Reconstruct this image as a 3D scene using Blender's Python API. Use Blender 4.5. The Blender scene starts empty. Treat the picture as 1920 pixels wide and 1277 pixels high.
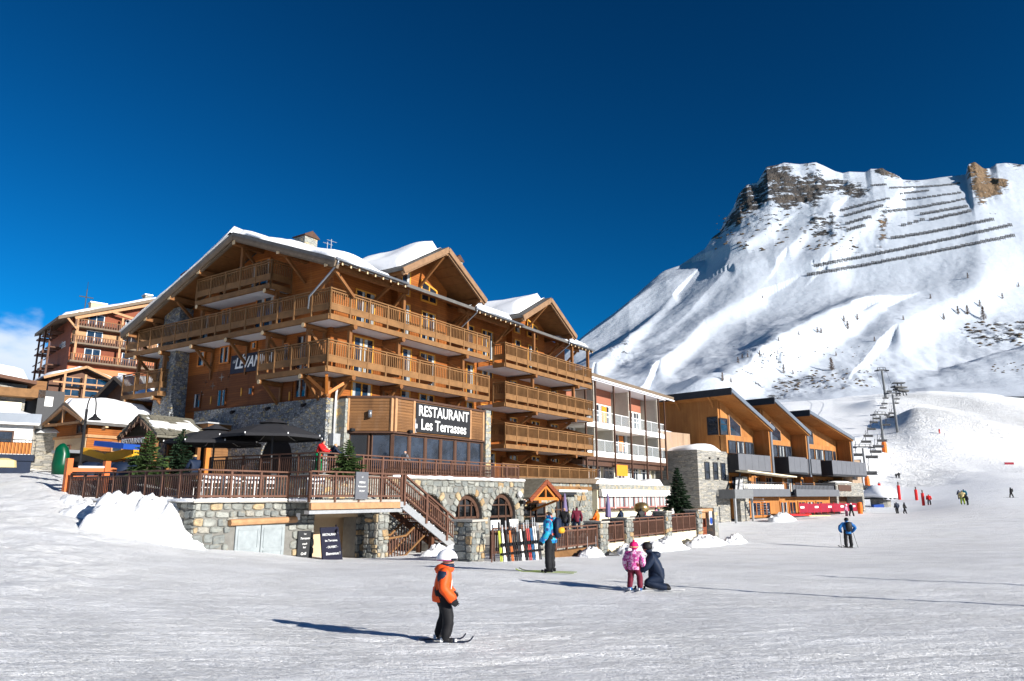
import bpy, bmesh, math, random
import numpy as np
from mathutils import Vector, Matrix, noise as mnoise

random.seed(7)
rng = np.random.default_rng(11)
R = math.radians
scene = bpy.context.scene
COL = scene.collection
PI = math.pi

# ------------------------------------------------------------------ camera
F, CX, CY = 1339.0, 960.0, 638.5
TH = math.atan(290.5 / F)
CT, ST = math.cos(TH), math.sin(TH)
cam_d = bpy.data.cameras.new('camera')
cam_d.sensor_width = 36.0
cam_d.lens = 36.0 * F / 1920.0
cam_d.clip_start = 0.2
cam_d.clip_end = 9000
cam = bpy.data.objects.new('camera', cam_d)
COL.objects.link(cam)
cam.location = (0, 0, 0)            # heights below are measured from eye level
cam.rotation_euler = (PI / 2 + TH, 0, 0)
scene.camera = cam

# ------------------------------------------------------------------ light
SUN_EL, SUN_AZ = R(18.5), R(127.0)   # azimuth clockwise from +Y
sun_dir = Vector((math.sin(SUN_AZ) * math.cos(SUN_EL), math.cos(SUN_AZ) * math.cos(SUN_EL), math.sin(SUN_EL)))
sd = bpy.data.lights.new('sun', 'SUN')
sd.energy = 5.0
sd.angle = R(0.53)
sd.color = (1.0, 0.955, 0.88)
sun = bpy.data.objects.new('sun', sd)
COL.objects.link(sun)
sun.rotation_euler = sun_dir.to_track_quat('Z', 'Y').to_euler()
sun.location = (60, -50, 60)

w = bpy.data.worlds.new('World')
scene.world = w
w.use_nodes = True
nt = w.node_tree
nt.nodes.clear()
def N(tree, typ, **kw):
    n = tree.nodes.new(typ)
    for k, v in kw.items():
        if k in n.inputs if isinstance(k, str) else False:
            n.inputs[k].default_value = v
        else:
            setattr(n, k, v)
    return n
sky = N(nt, 'ShaderNodeTexSky', sky_type='NISHITA', sun_disc=False)
sky.sun_elevation = SUN_EL
sky.sun_rotation = SUN_AZ
sky.altitude = 2100
sky.air_density = 1.0
sky.dust_density = 0.05
sky.ozone_density = 2.0
tint = N(nt, 'ShaderNodeMix', data_type='RGBA', blend_type='MULTIPLY')
tint.inputs[0].default_value = 1.0
tint.inputs[7].default_value = (0.008, 0.185, 0.245, 1)
gam = N(nt, 'ShaderNodeGamma'); gam.inputs[1].default_value = 1.55
nt.links.new(sky.outputs[0], gam.inputs[0]); nt.links.new(gam.outputs[0], tint.inputs[6])
# a bank of cloud low over the village at the left
tc = N(nt, 'ShaderNodeTexCoord')
sep = N(nt, 'ShaderNodeSeparateXYZ')
nt.links.new(tc.outputs['Generated'], sep.inputs[0])
def math_node(tree, op, a=None, b=None, c=None, clamp=False):
    n = tree.nodes.new('ShaderNodeMath'); n.operation = op; n.use_clamp = clamp
    for i, q in enumerate((a, b, c)):
        if q is None: continue
        if hasattr(q, 'is_output') or hasattr(q, 'links'): tree.links.new(q, n.inputs[i])
        else: n.inputs[i].default_value = q
    return n.outputs[0]
def maprange(tree, v, a, b, c=0.0, d=1.0, smooth=True):
    n = tree.nodes.new('ShaderNodeMapRange')
    if smooth: n.interpolation_type = 'SMOOTHSTEP'
    tree.links.new(v, n.inputs[0])
    for i, q in enumerate((a, b, c, d)): n.inputs[i + 1].default_value = q
    return n.outputs[0]
az = math_node(nt, 'ARCTAN2', sep.outputs[0], sep.outputs[1])
cn = N(nt, 'ShaderNodeTexNoise'); cn.inputs['Scale'].default_value = 14; cn.inputs['Detail'].default_value = 6
cmap = N(nt, 'ShaderNodeMapping'); cmap.inputs['Scale'].default_value = (1, 1, 2.2)
nt.links.new(tc.outputs['Generated'], cmap.inputs[0]); nt.links.new(cmap.outputs[0], cn.inputs[0])
edge = math_node(nt, 'ADD', sep.outputs[2], math_node(nt, 'MULTIPLY', math_node(nt, 'SUBTRACT', cn.outputs[0], 0.5), 0.10))
# the bank stands higher toward the left and sinks away to the right
hz = math_node(nt, 'MULTIPLY', maprange(nt, az, -0.545, -0.60, -0.06, 1.0), 0.195)
ce = math_node(nt, 'SUBTRACT', hz, edge)
cmask = maprange(nt, ce, -0.012, 0.03)
cmask = math_node(nt, 'MULTIPLY', cmask, maprange(nt, cn.outputs[0], 0.28, 0.55, 0.92, 1.0))
# clouds only on the left third of the horizon
cmask = math_node(nt, 'MULTIPLY', cmask, maprange(nt, az, -1.5, -1.2))
cshade = maprange(nt, ce, 0.0, 0.12, 1.0, 0.72)
cloudc = N(nt, 'ShaderNodeMix', data_type='RGBA')
cloudc.inputs[6].default_value = (1.9, 2.7, 3.9, 1); cloudc.inputs[7].default_value = (4.6, 5.2, 6.0, 1)
nt.links.new(cshade, cloudc.inputs[0])
cmix = N(nt, 'ShaderNodeMix', data_type='RGBA')
nt.links.new(cmask, cmix.inputs[0]); nt.links.new(tint.outputs[2], cmix.inputs[6]); nt.links.new(cloudc.outputs[2], cmix.inputs[7])
bg = N(nt, 'ShaderNodeBackground'); bg.inputs[1].default_value = 0.10
wo = N(nt, 'ShaderNodeOutputWorld')
nt.links.new(cmix.outputs[2], bg.inputs[0]); nt.links.new(bg.outputs[0], wo.inputs[0])

scene.view_settings.view_transform = 'Standard'
scene.view_settings.look = 'None'
scene.view_settings.gamma = 1
scene.view_settings.exposure = 0.80
scene.view_settings.use_curve_mapping = False
scene.cycles.max_bounces = 5
scene.cycles.diffuse_bounces = 3

# ------------------------------------------------------------------ geometry from the camera's measured angles
def ray(px, py):
    xc = (px - CX) / F; yc = -(py - CY) / F
    return (xc, CT - yc * ST, ST + yc * CT)
def W(px, py, D):
    """world point seen at a photo position, D metres away along Y"""
    r = ray(px, py); t = D / r[1]
    return Vector((r[0] * t, D, r[2] * t))

class Frame:
    def __init__(s, O, ang, sc=1.0):
        s.O = Vector((O[0], O[1], 0)) * sc; s.a = ang; s.s = sc
        s.ux = Vector((math.cos(ang), math.sin(ang), 0)); s.uy = Vector((-math.sin(ang), math.cos(ang), 0))
    def w(s, x, y, z=0): return s.O + (s.ux * x + s.uy * y + Vector((0, 0, z))) * s.s
    def loc(s, p):
        d = Vector((p[0], p[1], 0)) - s.O
        return Vector((d.dot(s.ux), d.dot(s.uy), p[2] if len(p) > 2 else 0))
WF = Frame((0, 0), 0)
HF = Frame((-9.8, 37.2), math.atan2(.8325, .554))          # the hotel: x along the sunlit front, y along the gable side
WB = Frame((18.71, 63.0), PI / 2 - R(45.7), 1.27)                 # the modern timber building

# ------------------------------------------------------------------ mesh builder
class MB:
    def __init__(s): s.v = []; s.f = []; s.m = []
    def add(s, vs, fs, mi=0):
        b = len(s.v); s.v += [tuple(v) for v in vs]; s.f += [tuple(b + i for i in f) for f in fs]; s.m += [mi] * len(fs)
        return s
    def box(s, x0, y0, z0, x1, y1, z1, mi=0):
        if x0 > x1: x0, x1 = x1, x0
        if y0 > y1: y0, y1 = y1, y0
        if z0 > z1: z0, z1 = z1, z0
        v = [(x0, y0, z0), (x1, y0, z0), (x1, y1, z0), (x0, y1, z0), (x0, y0, z1), (x1, y0, z1), (x1, y1, z1), (x0, y1, z1)]
        return s.add(v, [(3, 2, 1, 0), (4, 5, 6, 7), (0, 1, 5, 4), (1, 2, 6, 5), (2, 3, 7, 6), (3, 0, 4, 7)], mi)
    def beam(s, p, q, w, h, mi=0, up=(0, 0, 1)):
        p = Vector(p); q = Vector(q); d = (q - p).normalized(); u = Vector(up)
        if abs(d.dot(u)) > .98: u = Vector((1, 0, 0))
        a = d.cross(u).normalized() * (w / 2); b = a.cross(d).normalized() * (h / 2)
        v = [p - a - b, p + a - b, p + a + b, p - a + b, q - a - b, q + a - b, q + a + b, q - a + b]
        return s.add(v, [(0, 1, 2, 3), (7, 6, 5, 4), (4, 5, 1, 0), (5, 6, 2, 1), (6, 7, 3, 2), (7, 4, 0, 3)], mi)
    def prism(s, pts, ax, a0, a1, mi=0):
        """pts: 2-D outline in the plane normal to axis ax ('x': (y,z), 'y': (x,z), 'z': (x,y))"""
        def P(u, v, t): return {'x': (t, u, v), 'y': (u, t, v), 'z': (u, v, t)}[ax]
        n = len(pts); v = [P(a, b, a0) for a, b in pts] + [P(a, b, a1) for a, b in pts]
        f = [tuple(range(n)), tuple(range(2 * n - 1, n - 1, -1))] + [(i, i + n, (i + 1) % n + n, (i + 1) % n) for i in range(n)]
        return s.add(v, f, mi)
    def tube(s, pts, r, n=8, mi=0, cap=True):
        pts = [Vector(p) for p in pts]; m = len(pts); rr = r if isinstance(r, (list, tuple)) else [r] * m
        vs = []
        for i, p in enumerate(pts):
            d = (pts[min(i + 1, m - 1)] - pts[max(i - 1, 0)]).normalized()
            u = Vector((0, 0, 1)) if abs(d.z) < .95 else Vector((1, 0, 0))
            a = d.cross(u).normalized(); b = a.cross(d).normalized()
            for k in range(n):
                t = 2 * PI * k / n; vs.append(p + a * math.cos(t) * rr[i] + b * math.sin(t) * rr[i])
        fs = [(i * n + k, i * n + (k + 1) % n, (i + 1) * n + (k + 1) % n, (i + 1) * n + k) for i in range(m - 1) for k in range(n)]
        if cap: fs += [tuple(range(n - 1, -1, -1)), tuple((m - 1) * n + k for k in range(n))]
        return s.add(vs, fs, mi)
    def lathe(s, prof, c=(0, 0, 0), n=12, mi=0, sx=1, sy=1):
        vs = [(c[0] + r * math.cos(2 * PI * k / n) * sx, c[1] + r * math.sin(2 * PI * k / n) * sy, c[2] + z) for r, z in prof for k in range(n)]
        m = len(prof)
        fs = [(i * n + k, i * n + (k + 1) % n, (i + 1) * n + (k + 1) % n, (i + 1) * n + k) for i in range(m - 1) for k in range(n)]
        fs += [tuple(range(n - 1, -1, -1)), tuple((m - 1) * n + k for k in range(n))]
        return s.add(vs, fs, mi)
    def mesh(s, name, mats, off=(0, 0, 0), smooth=False, fix=True):
        me = bpy.data.meshes.new(name)
        vv = [(a - off[0], b - off[1], c - off[2]) for a, b, c in s.v]
        me.from_pydata(vv, [], s.f)
        for m in (mats if isinstance(mats, (list, tuple)) else [mats]): me.materials.append(M[m] if isinstance(m, str) else m)
        me.polygons.foreach_set('material_index', s.m)
        if fix:
            bm = bmesh.new(); bm.from_mesh(me); bmesh.ops.recalc_face_normals(bm, faces=bm.faces); bm.to_mesh(me); bm.free()
        if smooth: me.polygons.foreach_set('use_smooth', [True] * len(me.polygons))
        me.update()
        return me

def link(name, me, parent=None, **tags):
    o = bpy.data.objects.new(name, me); COL.objects.link(o)
    if parent is not None: o.parent = parent
    for k, v in tags.items(): o[k] = v
    return o

class Thing:
    def __init__(s, name, label, cat, base=(0, 0, 0), frame=WF, group=None, rot=0.0):
        s.fr = frame; s.base = Vector(base)
        s.e = bpy.data.objects.new(name, None); COL.objects.link(s.e); s.e.empty_display_size = .3
        s.e.location = frame.w(*s.base); s.e.rotation_euler = (0, 0, frame.a + rot); s.e.scale = (frame.s,) * 3
        s.e['label'] = label; s.e['category'] = cat
        if group: s.e['group'] = group
    def part(s, name, mb, mats, parent=None, smooth=False, **tags):
        return link(name, mb.mesh(name, mats, s.base, smooth), parent or s.e, **tags)
    def piece(s, name, me, loc, parent=None, rot=(0, 0, 0), scale=(1, 1, 1), **tags):
        o = link(name, me, parent or s.e, **tags)
        o.location = Vector(loc) - s.base; o.rotation_euler = rot; o.scale = scale
        return o

def solo(name, mb, mats, label, cat, base=(0, 0, 0), frame=WF, group=None, smooth=False, rot=0.0, kind=None):
    o = link(name, mb.mesh(name, mats, base, smooth))
    o.location = frame.w(*base); o.rotation_euler = (0, 0, frame.a + rot)
    if label: o['label'] = label
    if cat: o['category'] = cat
    if group: o['group'] = group
    if kind: o['kind'] = kind
    return o

def copy_tree(src, parent=None):
    c = src.copy(); COL.objects.link(c)
    if parent is not None: c.parent = parent
    for ch in list(src.children): copy_tree(ch, c)
    return c

def text_mesh(body, size, mat, depth=0.01, shear=0.0, align='CENTER', bold=0.0, sx=1.0):
    cu = bpy.data.curves.new('text', 'FONT'); cu.body = body; cu.size = size; cu.extrude = depth; cu.shear = shear
    cu.align_x = align; cu.align_y = 'CENTER'; cu.offset = bold; cu.resolution_u = 3
    o = bpy.data.objects.new('text', cu); COL.objects.link(o)
    dg = bpy.context.evaluated_depsgraph_get()
    me = bpy.data.meshes.new_from_object(o.evaluated_get(dg))
    bpy.data.objects.remove(o); bpy.data.curves.remove(cu)
    for v in me.vertices: v.co.x *= sx
    me.materials.clear(); me.materials.append(M[mat])
    return me

# ------------------------------------------------------------------ materials
M = {}
def newmat(name):
    m = bpy.data.materials.new(name); m.use_nodes = True; t = m.node_tree; t.nodes.clear()
    out = t.nodes.new('ShaderNodeOutputMaterial'); p = t.nodes.new('ShaderNodeBsdfPrincipled')
    t.links.new(p.outputs[0], out.inputs[0]); M[name] = m
    return t, p
def mixc(t, fac, a, b, blend='MIX'):
    n = t.nodes.new('ShaderNodeMix'); n.data_type = 'RGBA'; n.blend_type = blend
    for i, q in ((0, fac), (6, a), (7, b)):
        if hasattr(q, 'is_output'): t.links.new(q, n.inputs[i])
        else: n.inputs[i].default_value = q if i == 0 else (*q, 1) if len(q) == 3 else q
    return n.outputs[2]
def noise(t, scale, detail=3, rough=.5, vec=None, stretch=None):
    n = t.nodes.new('ShaderNodeTexNoise'); n.inputs['Scale'].default_value = scale; n.inputs['Detail'].default_value = detail; n.inputs['Roughness'].default_value = rough
    if vec is None:
        c = t.nodes.new('ShaderNodeTexCoord'); vec = c.outputs['Object']
    if stretch:
        mp = t.nodes.new('ShaderNodeMapping'); mp.inputs['Scale'].default_value = stretch; t.links.new(vec, mp.inputs[0]); vec = mp.outputs[0]
    t.links.new(vec, n.inputs['Vector'])
    return n.outputs[0]
def bump(t, p, h, strength=.5, dist=.02):
    b = t.nodes.new('ShaderNodeBump'); b.inputs['Strength'].default_value = strength; b.inputs['Distance'].default_value = dist
    t.links.new(h, b.inputs['Height']); t.links.new(b.outputs[0], p.inputs['Normal'])
    return b
def sc3(c, k): return tuple(min(1, x * k) for x in c)
def plain(name, col, rough=.6, metal=0.0, var=.15, scale=3.0, spec=.22, bmp=0.0):
    t, p = newmat(name)
    n = noise(t, scale, 4, .6)
    t.links.new(mixc(t, n, sc3(col, 1 - var * 1.5), sc3(col, 1 + var * 1.5)), p.inputs['Base Color'])
    p.inputs['Roughness'].default_value = rough; p.inputs['Metallic'].default_value = metal
    p.inputs['Specular IOR Level'].default_value = spec
    if bmp: bump(t, p, noise(t, scale * 6, 3), bmp, .02)
    return t, p
def planks(name, col, col2, pitch, vertical=False, rough=.65, grain=1.0, gap=.1, axis='z', gapc=.35):
    """boards: joint lines every pitch metres, each board its own tone, stretched grain"""
    t, p = newmat(name)
    c = t.nodes.new('ShaderNodeTexCoord'); s = t.nodes.new('ShaderNodeSeparateXYZ'); t.links.new(c.outputs['Object'], s.inputs[0])
    if vertical: coord = math_node(t, 'ADD', s.outputs[0], s.outputs[1])
    else: coord = s.outputs[2]
    u = math_node(t, 'DIVIDE', coord, pitch)
    fr = math_node(t, 'FRACT', u); fl = math_node(t, 'FLOOR', u)
    wn = t.nodes.new('ShaderNodeTexWhiteNoise'); wn.noise_dimensions = '1D'; t.links.new(fl, wn.inputs['W'])
    g = noise(t, 2.2, 5, .65, c.outputs['Object'], (9, 9, .7) if vertical else (1.0, 1.0, 11))
    big = noise(t, .35, 3, .6, c.outputs['Object'])
    f = math_node(t, 'ADD', math_node(t, 'MULTIPLY', wn.outputs[0], .35), math_node(t, 'MULTIPLY', g, .75 * grain), clamp=True)
    base = mixc(t, f, col2, col)
    st_ = noise(t, 1.1, 4, .6, c.outputs['Object'], (1, 1, .22))
    base = mixc(t, maprange(t, big, .35, .7, 0, .45), base, sc3(col2, .8))
    base = mixc(t, maprange(t, st_, .52, .72, 0, .5), base, sc3(col2, .6))
    base = mixc(t, maprange(t, st_, .45, .28, 0, .30), base, (col[0] * .9, col[1] * 1.25, col[2] * 2.2))
    line = math_node(t, 'LESS_THAN', fr, gap)
    base = mixc(t, math_node(t, 'MULTIPLY', line, 1 - gapc), base, sc3(col2, .25))
    t.links.new(base, p.inputs['Base Color']); p.inputs['Roughness'].default_value = rough; p.inputs['Specular IOR Level'].default_value = .2
    bump(t, p, math_node(t, 'ADD', math_node(t, 'MULTIPLY', g, .25), math_node(t, 'SUBTRACT', 1.0, line)), .6, .012)
    return t, p
def stonewall(name, cols, scale=3.0, mortar=(.2, .19, .17), stretch=(1, 1, 1.5), edge=.06):
    t, p = newmat(name)
    c = t.nodes.new('ShaderNodeTexCoord')
    mp = t.nodes.new('ShaderNodeMapping'); mp.inputs['Scale'].default_value = stretch; t.links.new(c.outputs['Object'], mp.inputs[0])
    nz = t.nodes.new('ShaderNodeTexNoise'); nz.inputs['Scale'].default_value = 2.5; t.links.new(mp.outputs[0], nz.inputs[0])
    va = t.nodes.new('ShaderNodeVectorMath'); va.operation = 'MULTIPLY_ADD'; va.inputs[1].default_value = (.25, .25, .25)
    t.links.new(nz.outputs['Color'], va.inputs[0]); t.links.new(mp.outputs[0], va.inputs[2])
    v = t.nodes.new('ShaderNodeTexVoronoi'); v.inputs['Scale'].default_value = scale; v.inputs['Randomness'].default_value = .85; t.links.new(va.outputs[0], v.inputs['Vector'])
    e = t.nodes.new('ShaderNodeTexVoronoi'); e.feature = 'DISTANCE_TO_EDGE'; e.inputs['Scale'].default_value = scale; e.inputs['Randomness'].default_value = .85; t.links.new(va.outputs[0], e.inputs['Vector'])
    r = t.nodes.new('ShaderNodeValToRGB'); r.color_ramp.interpolation = 'CONSTANT'
    sp = t.nodes.new('ShaderNodeSeparateColor'); t.links.new(v.outputs['Color'], sp.inputs[0]); t.links.new(sp.outputs[0], r.inputs[0])
    el = r.color_ramp.elements
    while len(el) < len(cols): el.new(.5)
    for i, (pos, cc) in enumerate(cols): el[i].position = pos; el[i].color = (*cc, 1)
    g = noise(t, 9, 4, .6, c.outputs['Object'])
    base = mixc(t, maprange(t, g, .3, .75, 0, .6), r.outputs[0], sc3(cols[0][1], .5))
    m = maprange(t, e.outputs['Distance'], 0, edge)
    base = mixc(t, m, mortar, base)
    t.links.new(base, p.inputs['Base Color']); p.inputs['Roughness'].default_value = .85
    bump(t, p, math_node(t, 'ADD', m, math_node(t, 'MULTIPLY', g, .5)), .8, .05)
    return t, p
def stonepiece(name, cols):
    """one laid stone: the tone is its own, picked by the object"""
    t, p = newmat(name)
    oi = t.nodes.new('ShaderNodeObjectInfo'); r = t.nodes.new('ShaderNodeValToRGB'); r.color_ramp.interpolation = 'CONSTANT'
    t.links.new(oi.outputs['Random'], r.inputs[0]); el = r.color_ramp.elements
    while len(el) < len(cols): el.new(.5)
    for i, (pos, cc) in enumerate(cols): el[i].position = pos; el[i].color = (*cc, 1)
    c = t.nodes.new('ShaderNodeTexCoord'); va = t.nodes.new('ShaderNodeVectorMath'); va.operation = 'ADD'
    t.links.new(c.outputs['Object'], va.inputs[0])
    cb = t.nodes.new('ShaderNodeCombineXYZ'); k = math_node(t, 'MULTIPLY', oi.outputs['Random'], 57.0)
    for i in range(3): t.links.new(k, cb.inputs[i])
    t.links.new(cb.outputs[0], va.inputs[1])
    g = noise(t, 2.2, 5, .65, va.outputs[0]); g2 = noise(t, .9, 3, .5, va.outputs[0])
    b = mixc(t, maprange(t, g, .3, .75, 0, .65), r.outputs[0], (.07, .072, .068))
    b = mixc(t, maprange(t, g2, .55, .75, 0, .4), b, (.30, .24, .15))
    t.links.new(b, p.inputs['Base Color']); p.inputs['Roughness'].default_value = .85
    bump(t, p, g, .9, .04)

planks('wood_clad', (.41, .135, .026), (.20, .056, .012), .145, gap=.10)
planks('wood_clad_shaded', (.22, .07, .016), (.11, .034, .010), .145, gap=.10)  # same boards as wood_clad, with the gable side's shade put into the colour
planks('wood_old', (.30, .145, .055), (.12, .058, .026), .17, gap=.08, rough=.75)
planks('larch', (.50, .225, .062), (.30, .115, .034), .13, vertical=True, gap=.11, gapc=.55)
planks('larch_grey', (.42, .30, .21), (.30, .20, .13), .13, vertical=True, gap=.10, gapc=.6)
planks('wood_red', (.27, .075, .03), (.16, .04, .02), .16, gap=.1)
plain('wood_rail', (.20, .102, .040), .7, var=.4, scale=1.6)
plain('wood_beam', (.19, .08, .026), .65, var=.3, scale=3)
plain('wood_dark', (.10, .042, .022), .6, var=.3, scale=4)
plain('wood_fence', (.125, .062, .042), .6, var=.3, scale=5)
plain('wood_orange', (.50, .17, .035), .5, var=.15)
plain('wood_end', (.60, .45, .27), .7, var=.1)
plain('wood_pale', (.40, .22, .11), .7, var=.3, scale=3)
plain('gate_orange', (.52, .13, .035), .5, var=.12)
plain('roof_grey', (.11, .105, .10), .7, var=.3, scale=3, bmp=.4)
plain('lauze', (.15, .14, .11), .85, var=.5, scale=4, bmp=.5)
plain('verge_wood', (.23, .135, .075), .7, var=.3, scale=3)
plain('verge', (.155, .115, .08), .7, var=.3, scale=3)
plain('soffit', (.66, .66, .70), .8, var=.04)
plain('white', (.78, .76, .72), .6, var=.03)
plain('cream', (.72, .64, .46), .7, var=.05)
plain('plaster', (.55, .40, .25), .8, var=.1)
plain('terracotta', (.30, .115, .07), .7, var=.08)
plain('white_metal', (.7, .7, .7), .4, var=.03)
plain('zinc', (.25, .27, .30), .35, metal=.6, var=.1)
plain('galv', (.42, .43, .44), .5, metal=.5, var=.15, scale=6)
plain('steel', (.05, .052, .058), .5, metal=.3, var=.1)
plain('anthracite', (.028, .029, .033), .5, var=.2)
plain('panel_grey', (.12, .125, .14), .55, var=.12, scale=1.5)
plain('black', (.012, .012, .014), .6, var=.2)
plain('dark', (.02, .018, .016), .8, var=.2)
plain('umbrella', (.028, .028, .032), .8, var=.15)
plain('purple', (.16, .13, .24), .8, var=.15)
plain('blue_fabric', (.012, .06, .30), .6, var=.15)
plain('navy', (.008, .016, .038), .6, var=.25)
plain('yellow', (.62, .30, .02), .6, var=.1)
plain('yellow_pale', (.62, .50, .24), .6, var=.05)
plain('green', (.0, .055, .024), .3, var=.15)
plain('green_bright', (.0, .30, .10), .5, var=.1)
plain('red', (.62, .02, .02), .5, var=.12)
plain('white_shaded', (.40, .37, .32), .8, var=.1)  # white wall of the balcony recesses, their shade put into the colour
plain('door_grey', (.27, .30, .31), .6, var=.25)
plain('mesh_steel', (.16, .165, .17), .6, var=.2)
plain('red_net', (.24, .010, .028), .7, var=.15)
plain('orange', (.80, .16, .02), .5, var=.12)
plain('orange_banner', (.72, .24, .02), .6, var=.1)
plain('curtain', (.40, .42, .42), .9, var=.12, scale=8)
plain('curtain_warm', (.62, .52, .30), .9, var=.12, scale=8)
plain('window_yellow', (.58, .27, .04), .5, var=.1)
plain('frame_brown', (.085, .045, .03), .5, var=.2)
plain('shade_tree', (.016, .035, .016), .8, var=.4)
plain('needles', (.042, .075, .020), .8, var=.45, scale=5)
plain('needles_dark', (.016, .036, .016), .8, var=.45, scale=5)
plain('bark', (.11, .08, .055), .9, var=.3)
plain('twigs', (.16, .105, .075), .9, var=.3)
plain('star', (.30, .27, .23), .5, metal=.3, var=.1)
plain('sign_black', (.022, .022, .024), .5, var=.1)
plain('sign_navy', (.014, .014, .028), .5, var=.1)
plain('sign_brown', (.10, .025, .018), .6, var=.15)
plain('slate', (.03, .032, .035), .7, var=.2)
plain('lettering', (.82, .82, .80), .6, var=.02)
plain('cable', (.03, .03, .03), .6, var=.1)
plain('bronze', (.38, .27, .12), .3, metal=.8, var=.2)
plain('skin', (.52, .29, .20), .6, var=.08)
plain('hair', (.03, .02, .014), .7, var=.2)
def glass(name, col=(.015, .022, .035), rough=.04):
    t, p = newmat(name); c = noise(t, 1.3, 3)
    t.links.new(mixc(t, maprange(t, c, .35, .7), sc3(col, .6), sc3(col, 1.8)), p.inputs['Base Color'])
    p.inputs['Roughness'].default_value = rough; p.inputs['Specular IOR Level'].default_value = .9
glass('glass'); glass('glass_dark', (.006, .007, .008)); glass('goggle', (.01, .01, .012))
GREYS = [(0, (.25, .26, .235)), (.3, (.33, .335, .30)), (.5, (.20, .215, .205)), (.70, (.34, .32, .27)), (.86, (.46, .34, .19)), (.95, (.40, .26, .12))]
stonewall('stone_fine', [(0, (.22, .235, .25)), (.3, (.32, .33, .33)), (.5, (.15, .165, .185)), (.68, (.38, .37, .33)), (.86, (.44, .36, .20))], 5.0, (.055, .055, .06), edge=.09)
stonewall('stone_light', [(0, (.30, .31, .28)), (.3, (.38, .36, .31)), (.6, (.24, .25, .24)), (.8, (.50, .40, .25)), (.93, (.55, .38, .17))], 3.2, (.30, .28, .22), edge=.05)
stonewall('stone_ledge', [(0, (.30, .29, .26)), (.3, (.37, .35, .31)), (.6, (.22, .22, .21)), (.8, (.42, .38, .30)), (.93, (.28, .26, .22))], 1.6, (.14, .13, .12), (1, 1, 6), .05)
stonewall('stone_ledge_dark', [(0, (.10, .10, .10)), (.3, (.14, .135, .13)), (.6, (.075, .076, .08)), (.8, (.17, .16, .14)), (.93, (.10, .095, .085))], 1.6, (.03, .03, .03), (1, 1, 6), .05)
stonepiece('stone_piece', GREYS)
plain('mortar', (.17, .165, .15), .95, var=.25, scale=5)
t, p = plain('concrete', (.36, .34, .30), .85, var=.2, scale=2)

t, p = newmat('pane_clear'); p.inputs['Base Color'].default_value = (.5, .55, .57, 1); p.inputs['Roughness'].default_value = .1; p.inputs['Alpha'].default_value = .16
plain('lime_d', (.35, .38, .05), .5, var=.3, scale=9); plain('orange_d', (.45, .12, .03), .5, var=.5, scale=9); plain('red_d', (.38, .04, .04), .5, var=.4, scale=9); plain('blue_d', (.02, .10, .22), .5, var=.4, scale=9); plain('barrier', (.035, .034, .035), .7, var=.2)
plain('pinkish', (.42, .17, .15), .6, var=.1)
# ------------------------------------------------------------------ snow and rock materials
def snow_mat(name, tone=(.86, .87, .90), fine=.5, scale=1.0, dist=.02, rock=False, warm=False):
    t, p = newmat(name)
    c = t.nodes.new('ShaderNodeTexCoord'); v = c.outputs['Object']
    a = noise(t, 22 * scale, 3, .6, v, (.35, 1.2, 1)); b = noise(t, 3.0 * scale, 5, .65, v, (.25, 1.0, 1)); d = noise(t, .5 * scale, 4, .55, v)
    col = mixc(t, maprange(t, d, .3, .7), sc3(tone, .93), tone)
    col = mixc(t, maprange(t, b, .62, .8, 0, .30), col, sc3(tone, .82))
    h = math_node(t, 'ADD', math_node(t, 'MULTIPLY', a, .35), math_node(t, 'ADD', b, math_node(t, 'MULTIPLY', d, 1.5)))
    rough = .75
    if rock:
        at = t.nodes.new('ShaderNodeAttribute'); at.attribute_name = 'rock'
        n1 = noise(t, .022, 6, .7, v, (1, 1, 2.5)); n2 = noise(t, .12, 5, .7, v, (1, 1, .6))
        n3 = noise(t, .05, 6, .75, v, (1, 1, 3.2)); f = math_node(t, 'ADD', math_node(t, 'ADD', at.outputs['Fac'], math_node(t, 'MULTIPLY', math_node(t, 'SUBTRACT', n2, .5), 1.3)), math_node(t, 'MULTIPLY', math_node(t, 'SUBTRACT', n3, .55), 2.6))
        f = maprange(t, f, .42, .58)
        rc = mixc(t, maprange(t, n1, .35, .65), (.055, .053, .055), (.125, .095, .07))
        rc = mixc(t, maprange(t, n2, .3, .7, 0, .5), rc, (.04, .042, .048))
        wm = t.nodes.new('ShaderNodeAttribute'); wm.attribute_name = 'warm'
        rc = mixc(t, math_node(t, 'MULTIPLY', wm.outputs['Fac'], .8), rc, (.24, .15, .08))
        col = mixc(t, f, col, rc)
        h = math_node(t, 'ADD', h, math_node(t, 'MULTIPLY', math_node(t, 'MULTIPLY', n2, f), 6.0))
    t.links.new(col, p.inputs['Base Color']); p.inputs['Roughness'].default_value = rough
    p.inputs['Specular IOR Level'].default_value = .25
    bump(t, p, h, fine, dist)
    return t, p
snow_mat('snow_roof', (.88, .89, .91), .5, .6, .03)
snow_mat('snow_heap', (.82, .83, .85), 1.0, 1.8, .07)
snow_mat('snow_far', (.49, .53, .60), 1.0, .045, 1.1, rock=True)

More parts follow.
